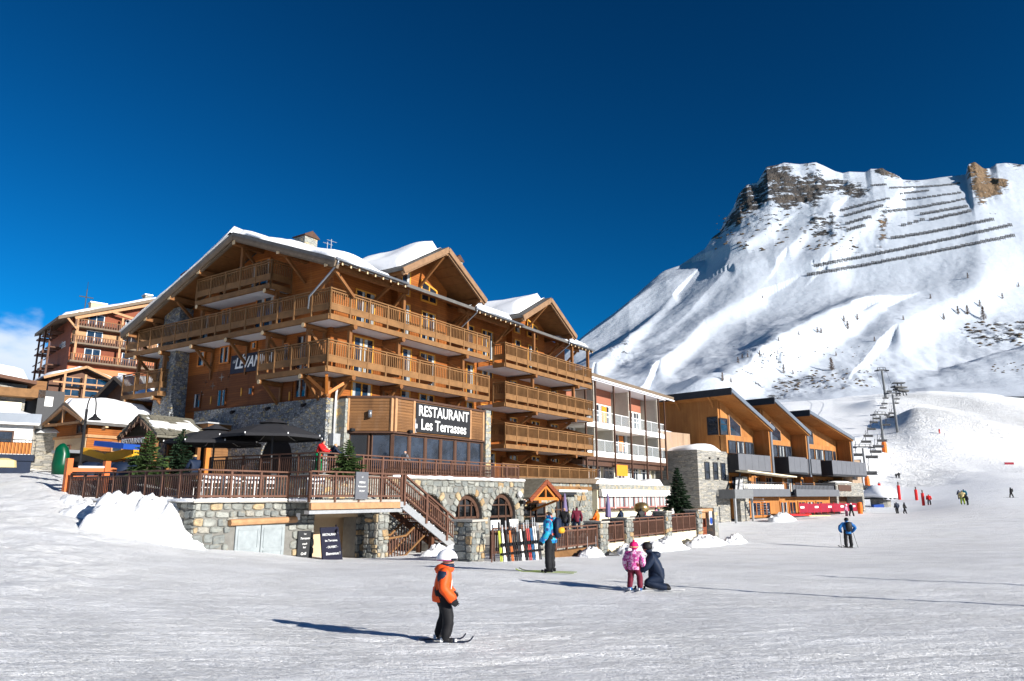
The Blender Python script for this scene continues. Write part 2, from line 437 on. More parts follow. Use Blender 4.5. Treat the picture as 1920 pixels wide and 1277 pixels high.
# ground: groomed, scored by skis; churned where the piste gets steep
t, p = newmat('snow_ground')
c = t.nodes.new('ShaderNodeTexCoord'); v = c.outputs['Object']
a = noise(t, 19, 4, .7, v, (.20, 1.0, 1)); b = noise(t, 2.6, 5, .6, v, (.16, 1.0, 1)); d = noise(t, .35, 4, .55, v, (.5, 1, 1))
crumb = noise(t, 26, 3, .7, v)
wv = t.nodes.new('ShaderNodeTexWave'); wv.wave_type = 'BANDS'; wv.bands_direction = 'Y'; wv.inputs['Scale'].default_value = .9
wv.inputs['Distortion'].default_value = 9; wv.inputs['Detail'].default_value = 3; wv.inputs['Detail Scale'].default_value = .6
mp = t.nodes.new('ShaderNodeMapping'); mp.inputs['Rotation'].default_value = (0, 0, .28); mp.inputs['Scale'].default_value = (.25, 1, 1)
t.links.new(v, mp.inputs[0]); t.links.new(mp.outputs[0], wv.inputs[0])
col = mixc(t, maprange(t, d, .3, .7), (.88, .89, .91), (.93, .935, .94))
col = mixc(t, maprange(t, a, .60, .75, 0, .25), col, (.76, .79, .84))
t.links.new(col, p.inputs['Base Color']); p.inputs['Roughness'].default_value = .7; p.inputs['Specular IOR Level'].default_value = .3
h = math_node(t, 'ADD', math_node(t, 'MULTIPLY', a, .9), math_node(t, 'MULTIPLY', b, .9))
h = math_node(t, 'ADD', h, math_node(t, 'MULTIPLY', wv.outputs[1], .15))
h = math_node(t, 'ADD', h, math_node(t, 'MULTIPLY', crumb, .8))
pl_ = noise(t, 4.2, 6, .72, v, (.32, 1.0, 1)); h = math_node(t, 'ADD', h, math_node(t, 'MULTIPLY', maprange(t, pl_, .46, .62), .9))
pl2 = noise(t, 15, 5, .75, v, (.5, 1.0, 1)); h = math_node(t, 'ADD', h, math_node(t, 'MULTIPLY', maprange(t, pl2, .5, .66), .55))
# ski tracks: thin scored lines in three directions
for k, (rot, st, amt) in enumerate(((.10, (.03, 1, 1), 1.5), (-.35, (.03, 1, 1), 1.2), (.75, (.04, 1, 1), .6))):
    m2 = t.nodes.new('ShaderNodeMapping'); m2.inputs['Rotation'].default_value = (0, 0, rot); t.links.new(v, m2.inputs[0])
    l_ = noise(t, 16 + 5 * k, 2, .5, m2.outputs[0], st); ln = maprange(t, math_node(t, 'ABSOLUTE', math_node(t, 'SUBTRACT', l_, .52)), 0, .03, 1, 0)
    ms = maprange(t, noise(t, .6, 2, .5, v), .3, .7, .1, .55); h = math_node(t, 'SUBTRACT', h, math_node(t, 'MULTIPLY', math_node(t, 'MULTIPLY', ln, ms), amt))
ch = t.nodes.new('ShaderNodeAttribute'); ch.attribute_name = 'churn'
vo = t.nodes.new('ShaderNodeTexNoise'); vo.inputs['Scale'].default_value = .33; vo.inputs['Detail'].default_value = 4; vo.inputs['Roughness'].default_value = .6; vo.inputs['Distortion'].default_value = 2.5; t.links.new(v, vo.inputs[0])
cr = math_node(t, 'MULTIPLY', math_node(t, 'MULTIPLY', math_node(t, 'ABSOLUTE', math_node(t, 'SUBTRACT', vo.outputs[0], .5)), ch.outputs['Fac']), 190)
h = math_node(t, 'ADD', h, cr)
bump(t, p, h, 1.0, .022)

# ------------------------------------------------------------------ terrain
def curve_from(pts):
    """pts (px, py or None, D[, z]) -> az, r, z/r arrays"""
    A, Rr, E_ = [], [], []
    for q in pts:
        if len(q) == 4: x, _, D, z = q; X = (x - CX) / F / 1.023 * D; P_ = (X, D, z)
        else: P_ = W(*q)
        A.append(math.atan2(P_[0], P_[1])); rr = math.hypot(P_[0], P_[1]); Rr.append(rr); E_.append(P_[2] / rr)
    o = np.argsort(A); return np.array(A)[o], np.array(Rr)[o], np.array(E_)[o]
_ = None
NET = [
 [(-2500, _, 1, -1.72), (4500, _, 1, -1.72)],
 [(-2500, _, 2, -1.73), (4500, _, 2, -1.73)],
 [(0, _, 7, -1.73), (960, _, 7, -1.76), (1920, _, 7, -1.73)],
 [(0, _, 10, -1.68), (600, _, 10, -1.83), (960, _, 10, -1.85), (1920, _, 10, -1.8)],
 [(-900, _, 20, -.4), (0, _, 20.5, -1.25), (130, _, 20.5, -1.5), (330, _, 20.5, -1.86), (600, _, 21, -2.08), (960, _, 21.6, -2.15), (1180, _, 21.6, -2.25), (1600, _, 24, -2.3), (1920, _, 24, -2.2)],
 [(-900, _, 28, .6), (0, _, 28, -.35), (130, _, 28, -.62), (250, _, 28, -1.35), (370, _, 27.5, -1.9), (600, _, 27.5, -2.42), (900, _, 28, -2.45), (1180, _, 30, -2.62), (1600, _, 34, -2.75), (1920, _, 34, -2.5)],
 [(-900, _, 38, 2.2), (0, _, 38, 1.15), (90, _, 36, .95), (150, _, 33, .42), (250, _, 33, -1.2), (400, _, 33, -1.6), (600, _, 34, -2.85), (900, _, 35, -2.7), (1180, _, 38, -2.9), (1350, _, 42, -3.0), (1600, _, 48, -3.3), (1920, _, 48, -2.7)],
 [(-900, _, 50, 3.5), (0, _, 50, 2.0), (90, _, 46, 1.6), (150, _, 44, 1.2), (400, _, 44, .2), (600, _, 46, -2.0), (900, _, 52, -2.9), (1180, _, 50, -3.1), (1340, _, 54, -3.3), (1450, _, 62, -3.0), (1600, _, 72, -2.5), (1700, _, 72, -2.3), (1920, _, 72, -1.6)],
 [(-900, _, 75, 8), (0, _, 75, 4.0), (150, _, 76, 3.0), (400, _, 80, 1.5), (900, _, 85, -2.3), (1180, _, 80, -2.6), (1340, _, 72, -3.0), (1450, _, 86, -2.5), (1600, _, 98, -2.35), (1700, _, 106, -2.6), (1812, _, 88, -1.25), (1920, _, 118, -.2), (2500, _, 120, 1)],
 [(-900, _, 110, 18), (0, _, 100, 9.5), (60, _, 100, 12.2), (110, _, 100, 11.6), (200, _, 110, 9), (400, _, 120, 5), (900, _, 120, 0), (1340, _, 120, -1.2), (1600, 944, 130), (1700, 936, 140), (1800, 925, 140), (1920, 905, 150), (2500, _, 160, 4)],
 [(-900, _, 200, 36), (0, _, 200, 20), (400, _, 200, 12), (900, _, 200, 6), (1340, _, 190, 3), (1600, 895, 190), (1680, 897, 214), (1780, 893, 205), (1850, 886, 205), (1920, 880, 210), (2500, _, 220, 11)],
 [(-900, _, 230, 40), (0, _, 230, 23), (400, _, 230, 16), (900, _, 230, 9), (1340, _, 215, 7), (1600, 866, 205), (1640, 868, 215), (1700, 874, 226), (1770, 886, 218), (1850, 878, 221), (1920, 871, 226), (2500, _, 240, 14)],
 [(-900, _, 300, 55), (0, _, 300, 32), (400, _, 300, 24), (900, _, 300, 22), (1340, _, 290, 24), (1600, 812, 280), (1760, 815, 270), (1920, 806, 285), (2500, _, 300, 26)],
 [(-900, _, 420, 80), (0, _, 420, 48), (400, _, 420, 44), (900, _, 420, 48), (1200, 770, 420), (1450, 760, 400), (1560, 756, 400), (1640, 742, 410), (1740, 737, 420), (1830, 741, 425), (1920, 745, 430), (2500, _, 440, 58)],
 [(-900, _, 450, 80), (0, _, 450, 48), (400, _, 450, 44), (900, _, 450, 50), (1200, 768, 446), (1450, 756, 446), (1600, 746, 446), (1740, 737.5, 450), (1830, 741, 452), (1920, 744, 455), (2500, _, 470, 60)],
]
MFIRST = [(900, 800, 440), (1200, 774, 436), (1450, 764, 436), (1600, 756, 436), (1740, 748, 440), (1830, 750, 442), (1920, 752, 445), (2500, _, 460, 70)]
NET.append([(900, 812, 560), (1085, 740, 560), (1250, 745, 560), (1400, 741, 560), (1560, 728, 575), (1700, 722, 580), (1760, 712, 590), (1850, 690, 600), (1920, 668, 610), (2300, 610, 640)])
MNET = [MFIRST,
 [(900, 800, 470), (1085, 725, 470), (1250, 738, 470), (1400, 735, 475), (1560, 722, 490), (1700, 716, 500), (1760, 702, 520), (1850, 677, 545), (1920, 655, 560), (2300, 600, 590)],
 [(900, 790, 480), (1085, 710, 490), (1250, 722, 500), (1400, 715, 510), (1560, 704, 530), (1700, 706, 540), (1760, 702.5, 560), (1850, 679, 585), (1920, 657, 600), (2300, 600, 630)],
 [(900, 780, 640), (1085, 690, 650), (1180, 650, 660), (1250, 640, 665), (1400, 610, 670), (1560, 600, 665), (1700, 600, 665), (1850, 590, 675), (1920, 575, 690), (2300, 520, 700)],
 [(900, 770, 760), (1085, 662, 790), (1180, 585, 830), (1250, 548, 850), (1325, 515, 870), (1400, 468, 880), (1450, 440, 880), (1560, 420, 860), (1700, 430, 830), (1830, 415, 820), (1920, 420, 810), (2300, 420, 790)],
 # skyline
 [(900, 764, 990), (1000, 700, 990), (1085, 640, 990), (1118, 613, 990), (1150, 590, 990), (1200, 551, 990), (1240, 522, 990), (1258, 512, 990), (1280, 497, 990), (1322, 475, 990), (1335, 452, 990), (1350, 437, 990), (1360, 412, 990), (1376, 388, 990), (1385, 364, 990), (1400, 347, 990), (1420, 342, 990), (1437, 313, 990), (1452, 311, 989), (1470, 305, 987), (1500, 308, 982), (1530, 305, 976), (1545, 311, 974), (1565, 321, 970), (1580, 325, 968), (1592, 322, 966), (1622, 323, 961), (1632, 317, 959), (1655, 317, 955), (1688, 335, 950), (1692, 340, 949), (1715, 341, 945), (1760, 333, 937), (1811, 327, 929), (1815, 308, 928), (1828, 304, 926), (1845, 316, 923), (1856, 316, 921), (1868, 307, 919), (1885, 306, 916), (1920, 309, 910), (2000, 300, 896), (2300, 290, 846)],
 [(900, _, 900, 40), (1085, _, 1000, 60), (1325, _, 1200, 200), (1500, _, 1350, 300), (1920, _, 1400, 350), (2300, _, 1400, 350)],
]
def eval_net(net, az, extend=None):
    Rk, Ek = [], []
    for pts in net:
        a, r, e = curve_from(pts)
        Rk.append(np.exp(np.interp(az, a, np.log(r)))); Ek.append(np.interp(az, a, e))
    return np.array(Rk), np.array(Ek)
def hash2(i, j, s):
    h = (i * 374761393 + j * 668265263 + s * 1442695041) & 0x7fffffff
    h = ((h ^ (h >> 13)) * 1274126177) & 0x7fffffff
    return ((h ^ (h >> 16)) & 0xffff) / 65535.0
def vnoise(x, y, s=0):
    i = np.floor(x).astype(np.int64); j = np.floor(y).astype(np.int64); u = x - i; v_ = y - j
    u = u * u * (3 - 2 * u); v_ = v_ * v_ * (3 - 2 * v_)
    return (hash2(i, j, s) * (1 - u) + hash2(i + 1, j, s) * u) * (1 - v_) + (hash2(i, j + 1, s) * (1 - u) + hash2(i + 1, j + 1, s) * u) * v_ - .5
def fbm(x, y, o=4, s=0, g=.5):
    r = 0; a = 1
    for k in range(o): r = r + a * vnoise(x * 2 ** k + 17.3 * k, y * 2 ** k - 9.1 * k, s + k); a *= g
    return r
def col_interp(Rk, Ek, r):
    """per column: elevation tangent at the radii r (rows), smooth through the knots"""
    out = np.empty((len(r), Rk.shape[1]))
    for i in range(Rk.shape[1]):
        out[:, i] = np.interp(np.log(r) if r.ndim == 1 else np.log(r[:, i]), np.log(Rk[:, i]), Ek[:, i])
    return out
def blur(a, n, axis):
    for _q in range(2):
        pad = [(0, 0), (0, 0)]; pad[axis] = (n, n)
        b = np.pad(a, pad, mode='edge'); c = np.cumsum(b, axis=axis)
        k = 2 * n
        if axis == 0: a = (c[k:] - np.vstack([np.zeros((1, a.shape[1])), c[:-k - 1]])) / (k + 1)
        else: a = (c[:, k:] - np.hstack([np.zeros((a.shape[0], 1)), c[:, :-k - 1]])) / (k + 1)
    return a
def grid_faces(nr, nc):
    i = np.arange(nr - 1)[:, None] * nc; j = np.arange(nc - 1)[None, :]
    a = (i + j).ravel(); return np.stack([a, a + 1, a + nc + 1, a + nc], 1)
def grid_mesh(name, X, Y, Z, mat, smooth=True):
    nr, nc = X.shape; me = bpy.data.meshes.new(name)
    me.vertices.add(nr * nc); me.vertices.foreach_set('co', np.stack([X, Y, Z], -1).astype(np.float32).ravel())
    fcs = grid_faces(nr, nc); nf = len(fcs)
    me.loops.add(nf * 4); me.loops.foreach_set('vertex_index', fcs.astype(np.int32).ravel())
    me.polygons.add(nf); me.polygons.foreach_set('loop_start', np.arange(0, nf * 4, 4, dtype=np.int32)); me.polygons.foreach_set('loop_total', np.full(nf, 4, dtype=np.int32))
    me.polygons.foreach_set('use_smooth', np.full(nf, smooth))
    me.materials.append(M[mat]); me.update(calc_edges=True); me.validate()
    return me
AZ0, AZ1 = math.atan2(-990 / F / 1.0, 1.03), math.atan2(1000 / F, 1.03)
azs = np.concatenate([np.linspace(-PI, AZ0 - .35, 40), np.linspace(AZ0 - .34, AZ0 - .01, 24), np.linspace(AZ0, AZ1, 900), np.linspace(AZ1 + .01, AZ1 + .4, 24), np.linspace(AZ1 + .43, PI, 40)])
rs = np.concatenate([[.6, 1.5, 2.5, 3.5, 4.5, 5.3], np.exp(np.linspace(math.log(6), math.log(40), 330)), np.exp(np.linspace(math.log(40.5), math.log(720), 320))])
Rk, Ek = eval_net(NET, azs)
Eg = col_interp(Rk, Ek, rs)
Zg = Eg * rs[:, None]
Zg = blur(Zg, 5, 0); Zq = blur(Zg, 22, 1); kq = np.clip((400 - rs) / 60, .25, 1)[:, None]; Zg = Zq * kq + Zg * (1 - kq)
A2, R2 = np.meshgrid(azs, rs)
Xg, Yg = R2 * np.sin(A2), R2 * np.cos(A2)
inview = np.clip((0.95 - np.abs(A2)) / .2, 0, 1)
near = np.clip((34 - R2) / 26, 0, 1) * np.clip((R2 - 5) / 4, 0, 1)
ca, sa = math.cos(.12), math.sin(.12)
U, V = Xg * ca + Yg * sa, -Xg * sa + Yg * ca
Zg += inview * near * (.022 * fbm(U * 1.1, V * 4.5, 5, 3, .62) + .008 * fbm(U * .25, V * .7, 3, 9) + .035 * np.maximum(0, .12 - np.abs(vnoise(U * .16, V * 1.9 + 1.4 * vnoise(U * .5, V * .3, 41), 31))) / .12 * -.6)
# churned snow on the steeper slope at the right, humps and dips further up
PXg = CX + F * 1.023 * np.tan(np.clip(A2, -1.2, 1.2))
churn = np.clip((R2 - 205) / 12, 0, 1) * np.clip((330 - R2) / 60, 0, 1) * np.clip((PXg - 1665) / 30, 0, 1) * np.clip((1860 - PXg) / 60, 0, 1)
Zg += churn * (.6 * fbm(Xg / 9, Yg / 9, 3, 5))
churn = np.clip((R2 - 200) / 15, 0, 1) * np.clip((560 - R2) / 80, 0, 1) * np.clip((PXg - 1640) / 50, 0, 1) * np.clip(.55 + 1.3 * fbm(Xg / 40, Yg / 60, 3, 77) + .5 * np.clip((1850 - PXg) / 120, 0, 1) * np.clip((320 - R2) / 40, 0, 1), 0, 1)
far = np.clip((R2 - 100) / 120, 0, 1) * inview
Zg += far * (1.6 * fbm(Xg / 45, Yg / 60, 4, 21))
wd_ = np.where(PXg < 1745, 62, 150)
Zg += far * 8.5 * np.exp(-(((PXg - 1745) / wd_) ** 2 + ((R2 - 330) / 30) ** 2))
wd_ = np.where(PXg < 1665, 45, 170)
Zg += far * 4.0 * np.exp(-(((PXg - 1665) / wd_) ** 2 + ((R2 - 405) / 20) ** 2))
# left: trodden, lumpy snow
left = np.clip((330 - PXg) / 200, 0, 1) * np.clip((R2 - 12) / 8, 0, 1) * np.clip((60 - R2) / 10, 0, 1) * inview
Zg += left * (.10 * fbm(Xg * 1.3, Yg * 1.3, 4, 8) + .12 * fbm(Xg * .35, Yg * .35, 3, 12))
me = grid_mesh('snow_ground', Xg, Yg, Zg, 'snow_ground')
at = me.attributes.new('churn', 'FLOAT', 'POINT'); at.data.foreach_set('value', churn.astype(np.float32).ravel())
g = link('snow_ground', me, kind='structure')

class Field:
    """lookup of a polar height grid: height at a point, and the point a line of sight meets"""
    def __init__(s, azs, rr, Z): s.a = azs; s.r = rr; s.Z = Z
    def h(s, X, Y):
        a = math.atan2(X, Y); r = math.hypot(X, Y)
        fi = np.interp(a, s.a, np.arange(len(s.a))); i = int(min(fi, len(s.a) - 2)); u = fi - i
        rc0 = s.r if s.r.ndim == 1 else s.r[:, i]
        fj = np.interp(r, rc0, np.arange(len(rc0))); j = int(min(fj, len(rc0) - 2)); v_ = fj - j
        Z = s.Z
        return float((Z[j, i] * (1 - u) + Z[j, i + 1] * u) * (1 - v_) + (Z[j + 1, i] * (1 - u) + Z[j + 1, i + 1] * u) * v_)
    def hit(s, px, py, rmin=0):
        d = ray(px, py); a = math.atan2(d[0], d[1]); e = d[2] / math.hypot(d[0], d[1])
        i = int(round(np.interp(a, s.a, np.arange(len(s.a)))))
        rc0 = s.r if s.r.ndim == 1 else s.r[:, i]
        el = s.Z[:, i] / rc0
        k = np.where((el >= e) & (rc0 >= rmin))[0]
        j = int(k[0]) if len(k) else len(rc0) - 1
        if j > 0 and el[j] != el[j - 1]:
            q = (e - el[j - 1]) / (el[j] - el[j - 1]); q = min(1, max(0, q)); r = rc0[j - 1] + q * (rc0[j] - rc0[j - 1])
        else: r = rc0[j]
        return Vector((r * math.sin(a), r * math.cos(a), r * e))
GND = Field(azs, rs, Zg)
def gz(X, Y): return GND.h(X, Y)

# mountain
maz = np.linspace(math.atan2(-400 / F, 1.023), math.atan2(1250 / F, 1.023), 1100)
Rm, Em = eval_net(MNET, maz)
NR = 300
tt = np.linspace(0, 1, NR)
knot_t = np.array([0, .10, .16, .42, .74, .95, 1.0])
Rr = np.empty((NR, len(maz))); Ee = np.empty_like(Rr)
for i in range(len(maz)):
    Rr[:, i] = np.interp(tt, knot_t, Rm[:, i]); Ee[:, i] = np.interp(tt, knot_t, Em[:, i])
Zm = Ee * Rr
Zs = blur(Zm, 4, 0); ks = np.clip((.93 - tt) / .1, 0, 1)[:, None]; Zm = Zs * ks + Zm * (1 - ks)
A3 = np.broadcast_to(maz, Rr.shape)
Xm, Ym = Rr * np.sin(A3), Rr * np.cos(A3)
dd = np.hypot(Xm, Ym)
PXm = CX + F * 1.023 * np.tan(A3)
EL = Zm / Rr * np.cos(A3)**-1
def py_of(Z, Y):
    k = Z / Y     # z/Y = (ST+yc CT)/(CT-yc ST)
    yc = (k * CT - ST) / (CT + k * ST)
    return CY - F * yc
PYm = py_of(Zm, Ym); PXm = CX + F * Xm / (Ym * CT + Zm * ST)
def inpoly(poly, X, Y):
    r = np.zeros(X.shape, bool); n = len(poly)
    for i in range(n):
        (x0, y0), (x1, y1) = poly[i], poly[(i + 1) % n]
        c = ((y0 > Y) != (y1 > Y)) & (X < (x1 - x0) * (Y - y0) / ((y1 - y0) or 1e-9) + x0); r ^= c
    return r
def soft(poly, k=5): return blur(blur(inpoly(poly, PXm + 16 * fbm(PXm / 20, PYm / 20, 4, 4, .65), PYm + 16 * fbm(PXm / 18, PYm / 18, 4, 14, .65)).astype(float), k, 0), k, 1)
rock = np.zeros_like(Zm)
cliff = soft([(1322, 478), (1345, 440), (1375, 395), (1380, 366), (1400, 345), (1425, 345), (1437, 300), (1470, 318), (1510, 326), (1560, 335), (1610, 350), (1640, 372), (1610, 385), (1560, 372), (1530, 392), (1480, 398), (1440, 402), (1400, 430), (1370, 452)])
rock = np.maximum(rock, cliff * .80)
for pl, k in (([(1470, 300), (1530, 300), (1555, 318), (1500, 312)], .8), ([(1622, 312), (1690, 312), (1700, 345), (1650, 330)], .95), ([(1810, 295), (1842, 300), (1860, 330), (1892, 352), (1896, 376), (1862, 384), (1838, 394), (1822, 376), (1814, 345)], .86),
              ([(1515, 415), (1560, 405), (1590, 440), (1560, 470), (1525, 450)], .55), ([(1640, 405), (1665, 400), (1660, 465), (1640, 470)], .5), ([(1590, 440), (1640, 445), (1600, 470)], .45), ([(1800, 615), (1880, 600), (1935, 600), (1935, 650), (1830, 660)], .45),
              ([(1400, 690), (1520, 700), (1640, 690), (1640, 725), (1500, 740), (1400, 730)], .34), ([(1140, 660), (1180, 650), (1200, 690), (1150, 700)], .35), ([(1320, 500), (1290, 520), (1310, 522)], .4), ([(1870, 300), (1940, 300), (1940, 320), (1880, 318)], .6),
              ([(1390, 420), (1480, 400), (1500, 440), (1400, 460)], .30), ([(1560, 330), (1600, 330), (1590, 345)], .4), ([(1690, 330), (1730, 330), (1730, 350), (1700, 350)], .5)):
    rock = np.maximum(rock, soft(pl, 3) * k)
warm = np.maximum(soft([(1805, 290), (1850, 290), (1900, 345), (1900, 395), (1810, 395)], 3), np.maximum(soft([(1440, 290), (1570, 290), (1570, 320), (1440, 312)], 3) * .6, np.maximum(soft([(1620, 300), (1700, 300), (1700, 350)], 3), soft([(1640, 400), (1665, 400), (1665, 470), (1640, 470)], 3))))
# spurs and gullies: they run down toward the lower left, across the light
P_, Q_ = Xm * .776 - Ym * .63, Xm * .63 + Ym * .776
wob = 26 * fbm(P_ / 160, Q_ / 160, 3, 2)
relief = 24 * (.30 - np.abs(fbm((P_ + wob) / 120, Q_ / 420, 2, 51))) + 12 * fbm((P_ + wob) / 60, Q_ / 210, 2, 61) + 1.0 * fbm(P_ / 16, Q_ / 50, 3, 71, .5)
env = np.clip((tt - .06) / .25, 0, 1)[:, None] * np.clip((.95 - tt) / .10, 0, 1)[:, None]
env2 = np.clip((tt - .02) / .06, 0, 1)[:, None] * np.clip((.955 - tt) / .03, 0, 1)[:, None]
hump = 9 * fbm(Xm / 55, Ym / 70, 3, 81) + 4 * fbm(Xm / 22, Ym / 28, 3, 83)
lo = np.clip((.5 - tt) / .3, 0, 1)[:, None]
Zm = Zm + env * relief * (1 - .55 * lo) + env2 * hump * lo * .8
# named spurs: (from px,py,r) lines whose left flank lies in shade
def spur(pts, h_, wl, wr):
    global Zm
    best = np.full(Zm.shape, 1e9); side = np.zeros(Zm.shape)
    for (x0, y0), (x1, y1) in zip(pts[:-1], pts[1:]):
        dx, dy = x1 - x0, y1 - y0; L2 = dx * dx + dy * dy
        u = np.clip(((PXm - x0) * dx + (PYm - y0) * dy) / L2, 0, 1); ex, ey = PXm - x0 - u * dx, PYm - y0 - u * dy
        d_ = np.hypot(ex, ey); sd_ = np.sign(dx * ey - dy * ex); m_ = d_ < best
        best = np.where(m_, d_, best); side = np.where(m_, sd_, side)
    Zm = Zm + np.clip((tt - .01) / .05, 0, 1)[:, None] * h_ * np.where(side > 0, np.exp(-(best / wl) ** 2), np.exp(-(best / wr) ** 2))
for pts, h_, wl, wr in (([(1330, 762), (1430, 700), (1500, 660), (1600, 618)], 14, 14, 60), ([(1470, 690), (1540, 660), (1650, 600)], 9, 10, 50),
                        ([(1240, 700), (1320, 620), (1420, 560)], 10, 12, 60), ([(1690, 640), (1760, 590), (1840, 560)], 16, 20, 70), ([(1340, 500), (1400, 492), (1440, 455)], 10, 9, 45),
                        ([(1120, 700), (1190, 640), (1260, 570)], 8, 10, 50), ([(1380, 525), (1440, 505), (1520, 500)], 6, 8, 40), ([(1560, 480), (1600, 440), (1680, 385)], 10, 10, 40), ([(1480, 480), (1510, 440), (1560, 400)], 9, 10, 40)):
    spur(pts, h_, wl, wr)
crag = rock > .05
Zm = Zm + rock * (9 * np.abs(fbm(Xm / 26, Ym / 26 + Zm / 18, 4, 91, .6)) + 4 * fbm(Xm / 7, Zm / 9, 3, 95)) * np.clip((.952 - tt) / .01, .0, 1)[:, None]
Zm = Zm + (.35 * fbm(Xm / 5, Ym / 7, 2, 99)) * env2
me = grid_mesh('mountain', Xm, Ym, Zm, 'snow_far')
for nm, arr in (('rock', rock), ('warm', warm)):
    at = me.attributes.new(nm, 'FLOAT', 'POINT'); at.data.foreach_set('value', arr.astype(np.float32).ravel())
link('mountain', me, kind='structure')
MTN = Field(maz, Rr, Zm)
# ------------------------------------------------------------------ building helpers
def win(T, parent_mb, x0, x1, z0, z1, y, face='y', d=-1, frame='wood_orange', pane='glass', mull=1, curtain=True, ft=.09, name='window', parent=None, trans=0, cz=.02, cw=0):
    """window or glazed door on a wall: face 'y' (wall plane y=const, outward d*y) or 'x'"""
    f = MB(); g_ = MB(); c_ = MB()
    def bx(m, a0, a1, b0, b1, t0, t1):
        if face == 'y': m.box(a0, y + d * t0, b0, a1, y + d * t1, b1)
        else: m.box(y + d * t0, a0, b0, y + d * t1, a1, b1)
    bx(f, x0, x1, z1 - ft, z1, .0, .07); bx(f, x0, x1, z0, z0 + ft, .0, .07)
    bx(f, x0, x0 + ft, z0 + ft, z1 - ft, .0, .07); bx(f, x1 - ft, x1, z0 + ft, z1 - ft, .0, .07)
    for k in range(mull):
        xm = x0 + (x1 - x0) * (k + 1) / (mull + 1); bx(f, xm - ft / 2, xm + ft / 2, z0 + ft, z1 - ft, .0, .06)
    if trans: bx(f, x0 + ft, x1 - ft, trans - .04, trans + .04, .0, .055)
    fo = T.part(name, f, frame, parent=parent)
    bx(g_, x0 + ft * .6, x1 - ft * .6, z0 + ft * .6, z1 - ft * .6, .012, .03)
    T.part('pane', g_, pane, parent=fo)
    if curtain:
        n = mull + 1
        for k in range(n):
            if curtain == 2 and k % 2: continue
            a = x0 + (x1 - x0) * k / n + ft; b = x0 + (x1 - x0) * (k + 1) / n - ft
            wd = (b - a) * (cw or random.uniform(.25, .5)); o = random.choice([0, 1]); a2 = a if o else b - wd
            nn = 4
            for q in range(nn):      # folds
                bx(c_, a2 + wd * q / nn, a2 + wd * (q + .8) / nn, z0 + ft, z1 - ft, .031, .034 + .004 * (q % 2))
        T.part('curtain', c_, 'curtain', parent=fo)
    return fo

def railing(T, parent, pts, ztop, floor, posts=1.5, wood='wood_rail', pitch=.16, drop=.86, board=True, ends=(True, True), fascia=None, postw=.10, name='railing'):
    """balcony railing along a polyline of (x,y): handrail, posts, balusters, lower board with small studs"""
    rail = MB(); bal = MB(); po = MB(); bd = MB()
    z1 = ztop
    for (xa, ya), (xb, yb) in zip(pts[:-1], pts[1:]):
        L = math.hypot(xb - xa, yb - ya); dx, dy = (xb - xa) / L, (yb - ya) / L
        rail.beam((xa - dx * .05, ya - dy * .05, z1 - .03), (xb + dx * .05, yb + dy * .05, z1 - .03), .13, .06)
        rail.beam((xa, ya, z1 - .16), (xb, yb, z1 - .16), .05, .06)
        rail.beam((xa, ya, z1 - drop), (xb, yb, z1 - drop), .06, .07)
        n = max(1, int(L / pitch))
        for k in range(n):
            u = (k + .5) / n * L; bal.box(xa + dx * u - .022, ya + dy * u - .022, z1 - drop, xa + dx * u + .022, ya + dy * u + .022, z1 - .17)
        m = max(1, int(round(L / posts)))
        for k in range(m + 1):
            u = k / m * L; h_ = .16 if k % 2 == 0 else 0
            px_, py_ = xa + dx * u - (-dy) * .0, ya + dy * u
            po.box(px_ - postw / 2, py_ - postw / 2, floor - .28, px_ + postw / 2, py_ + postw / 2, z1 + (.03 if k in (0, m) else -.06))
        if board:
            bd.beam((xa, ya, (z1 - drop + floor + .12) / 2), (xb, yb, (z1 - drop + floor + .12) / 2), .035, (z1 - drop) - (floor + .12) - .04)
            rail.beam((xa, ya, floor + .10), (xb, yb, floor + .10), .06, .07)
    r = T.part(name, rail, wood, parent=parent)
    T.part('post', po, wood, parent=parent, kind='stuff'); T.part('baluster', bal, wood, parent=parent, kind='stuff')
    if board: T.part('parapet_board', bd, wood, parent=parent)

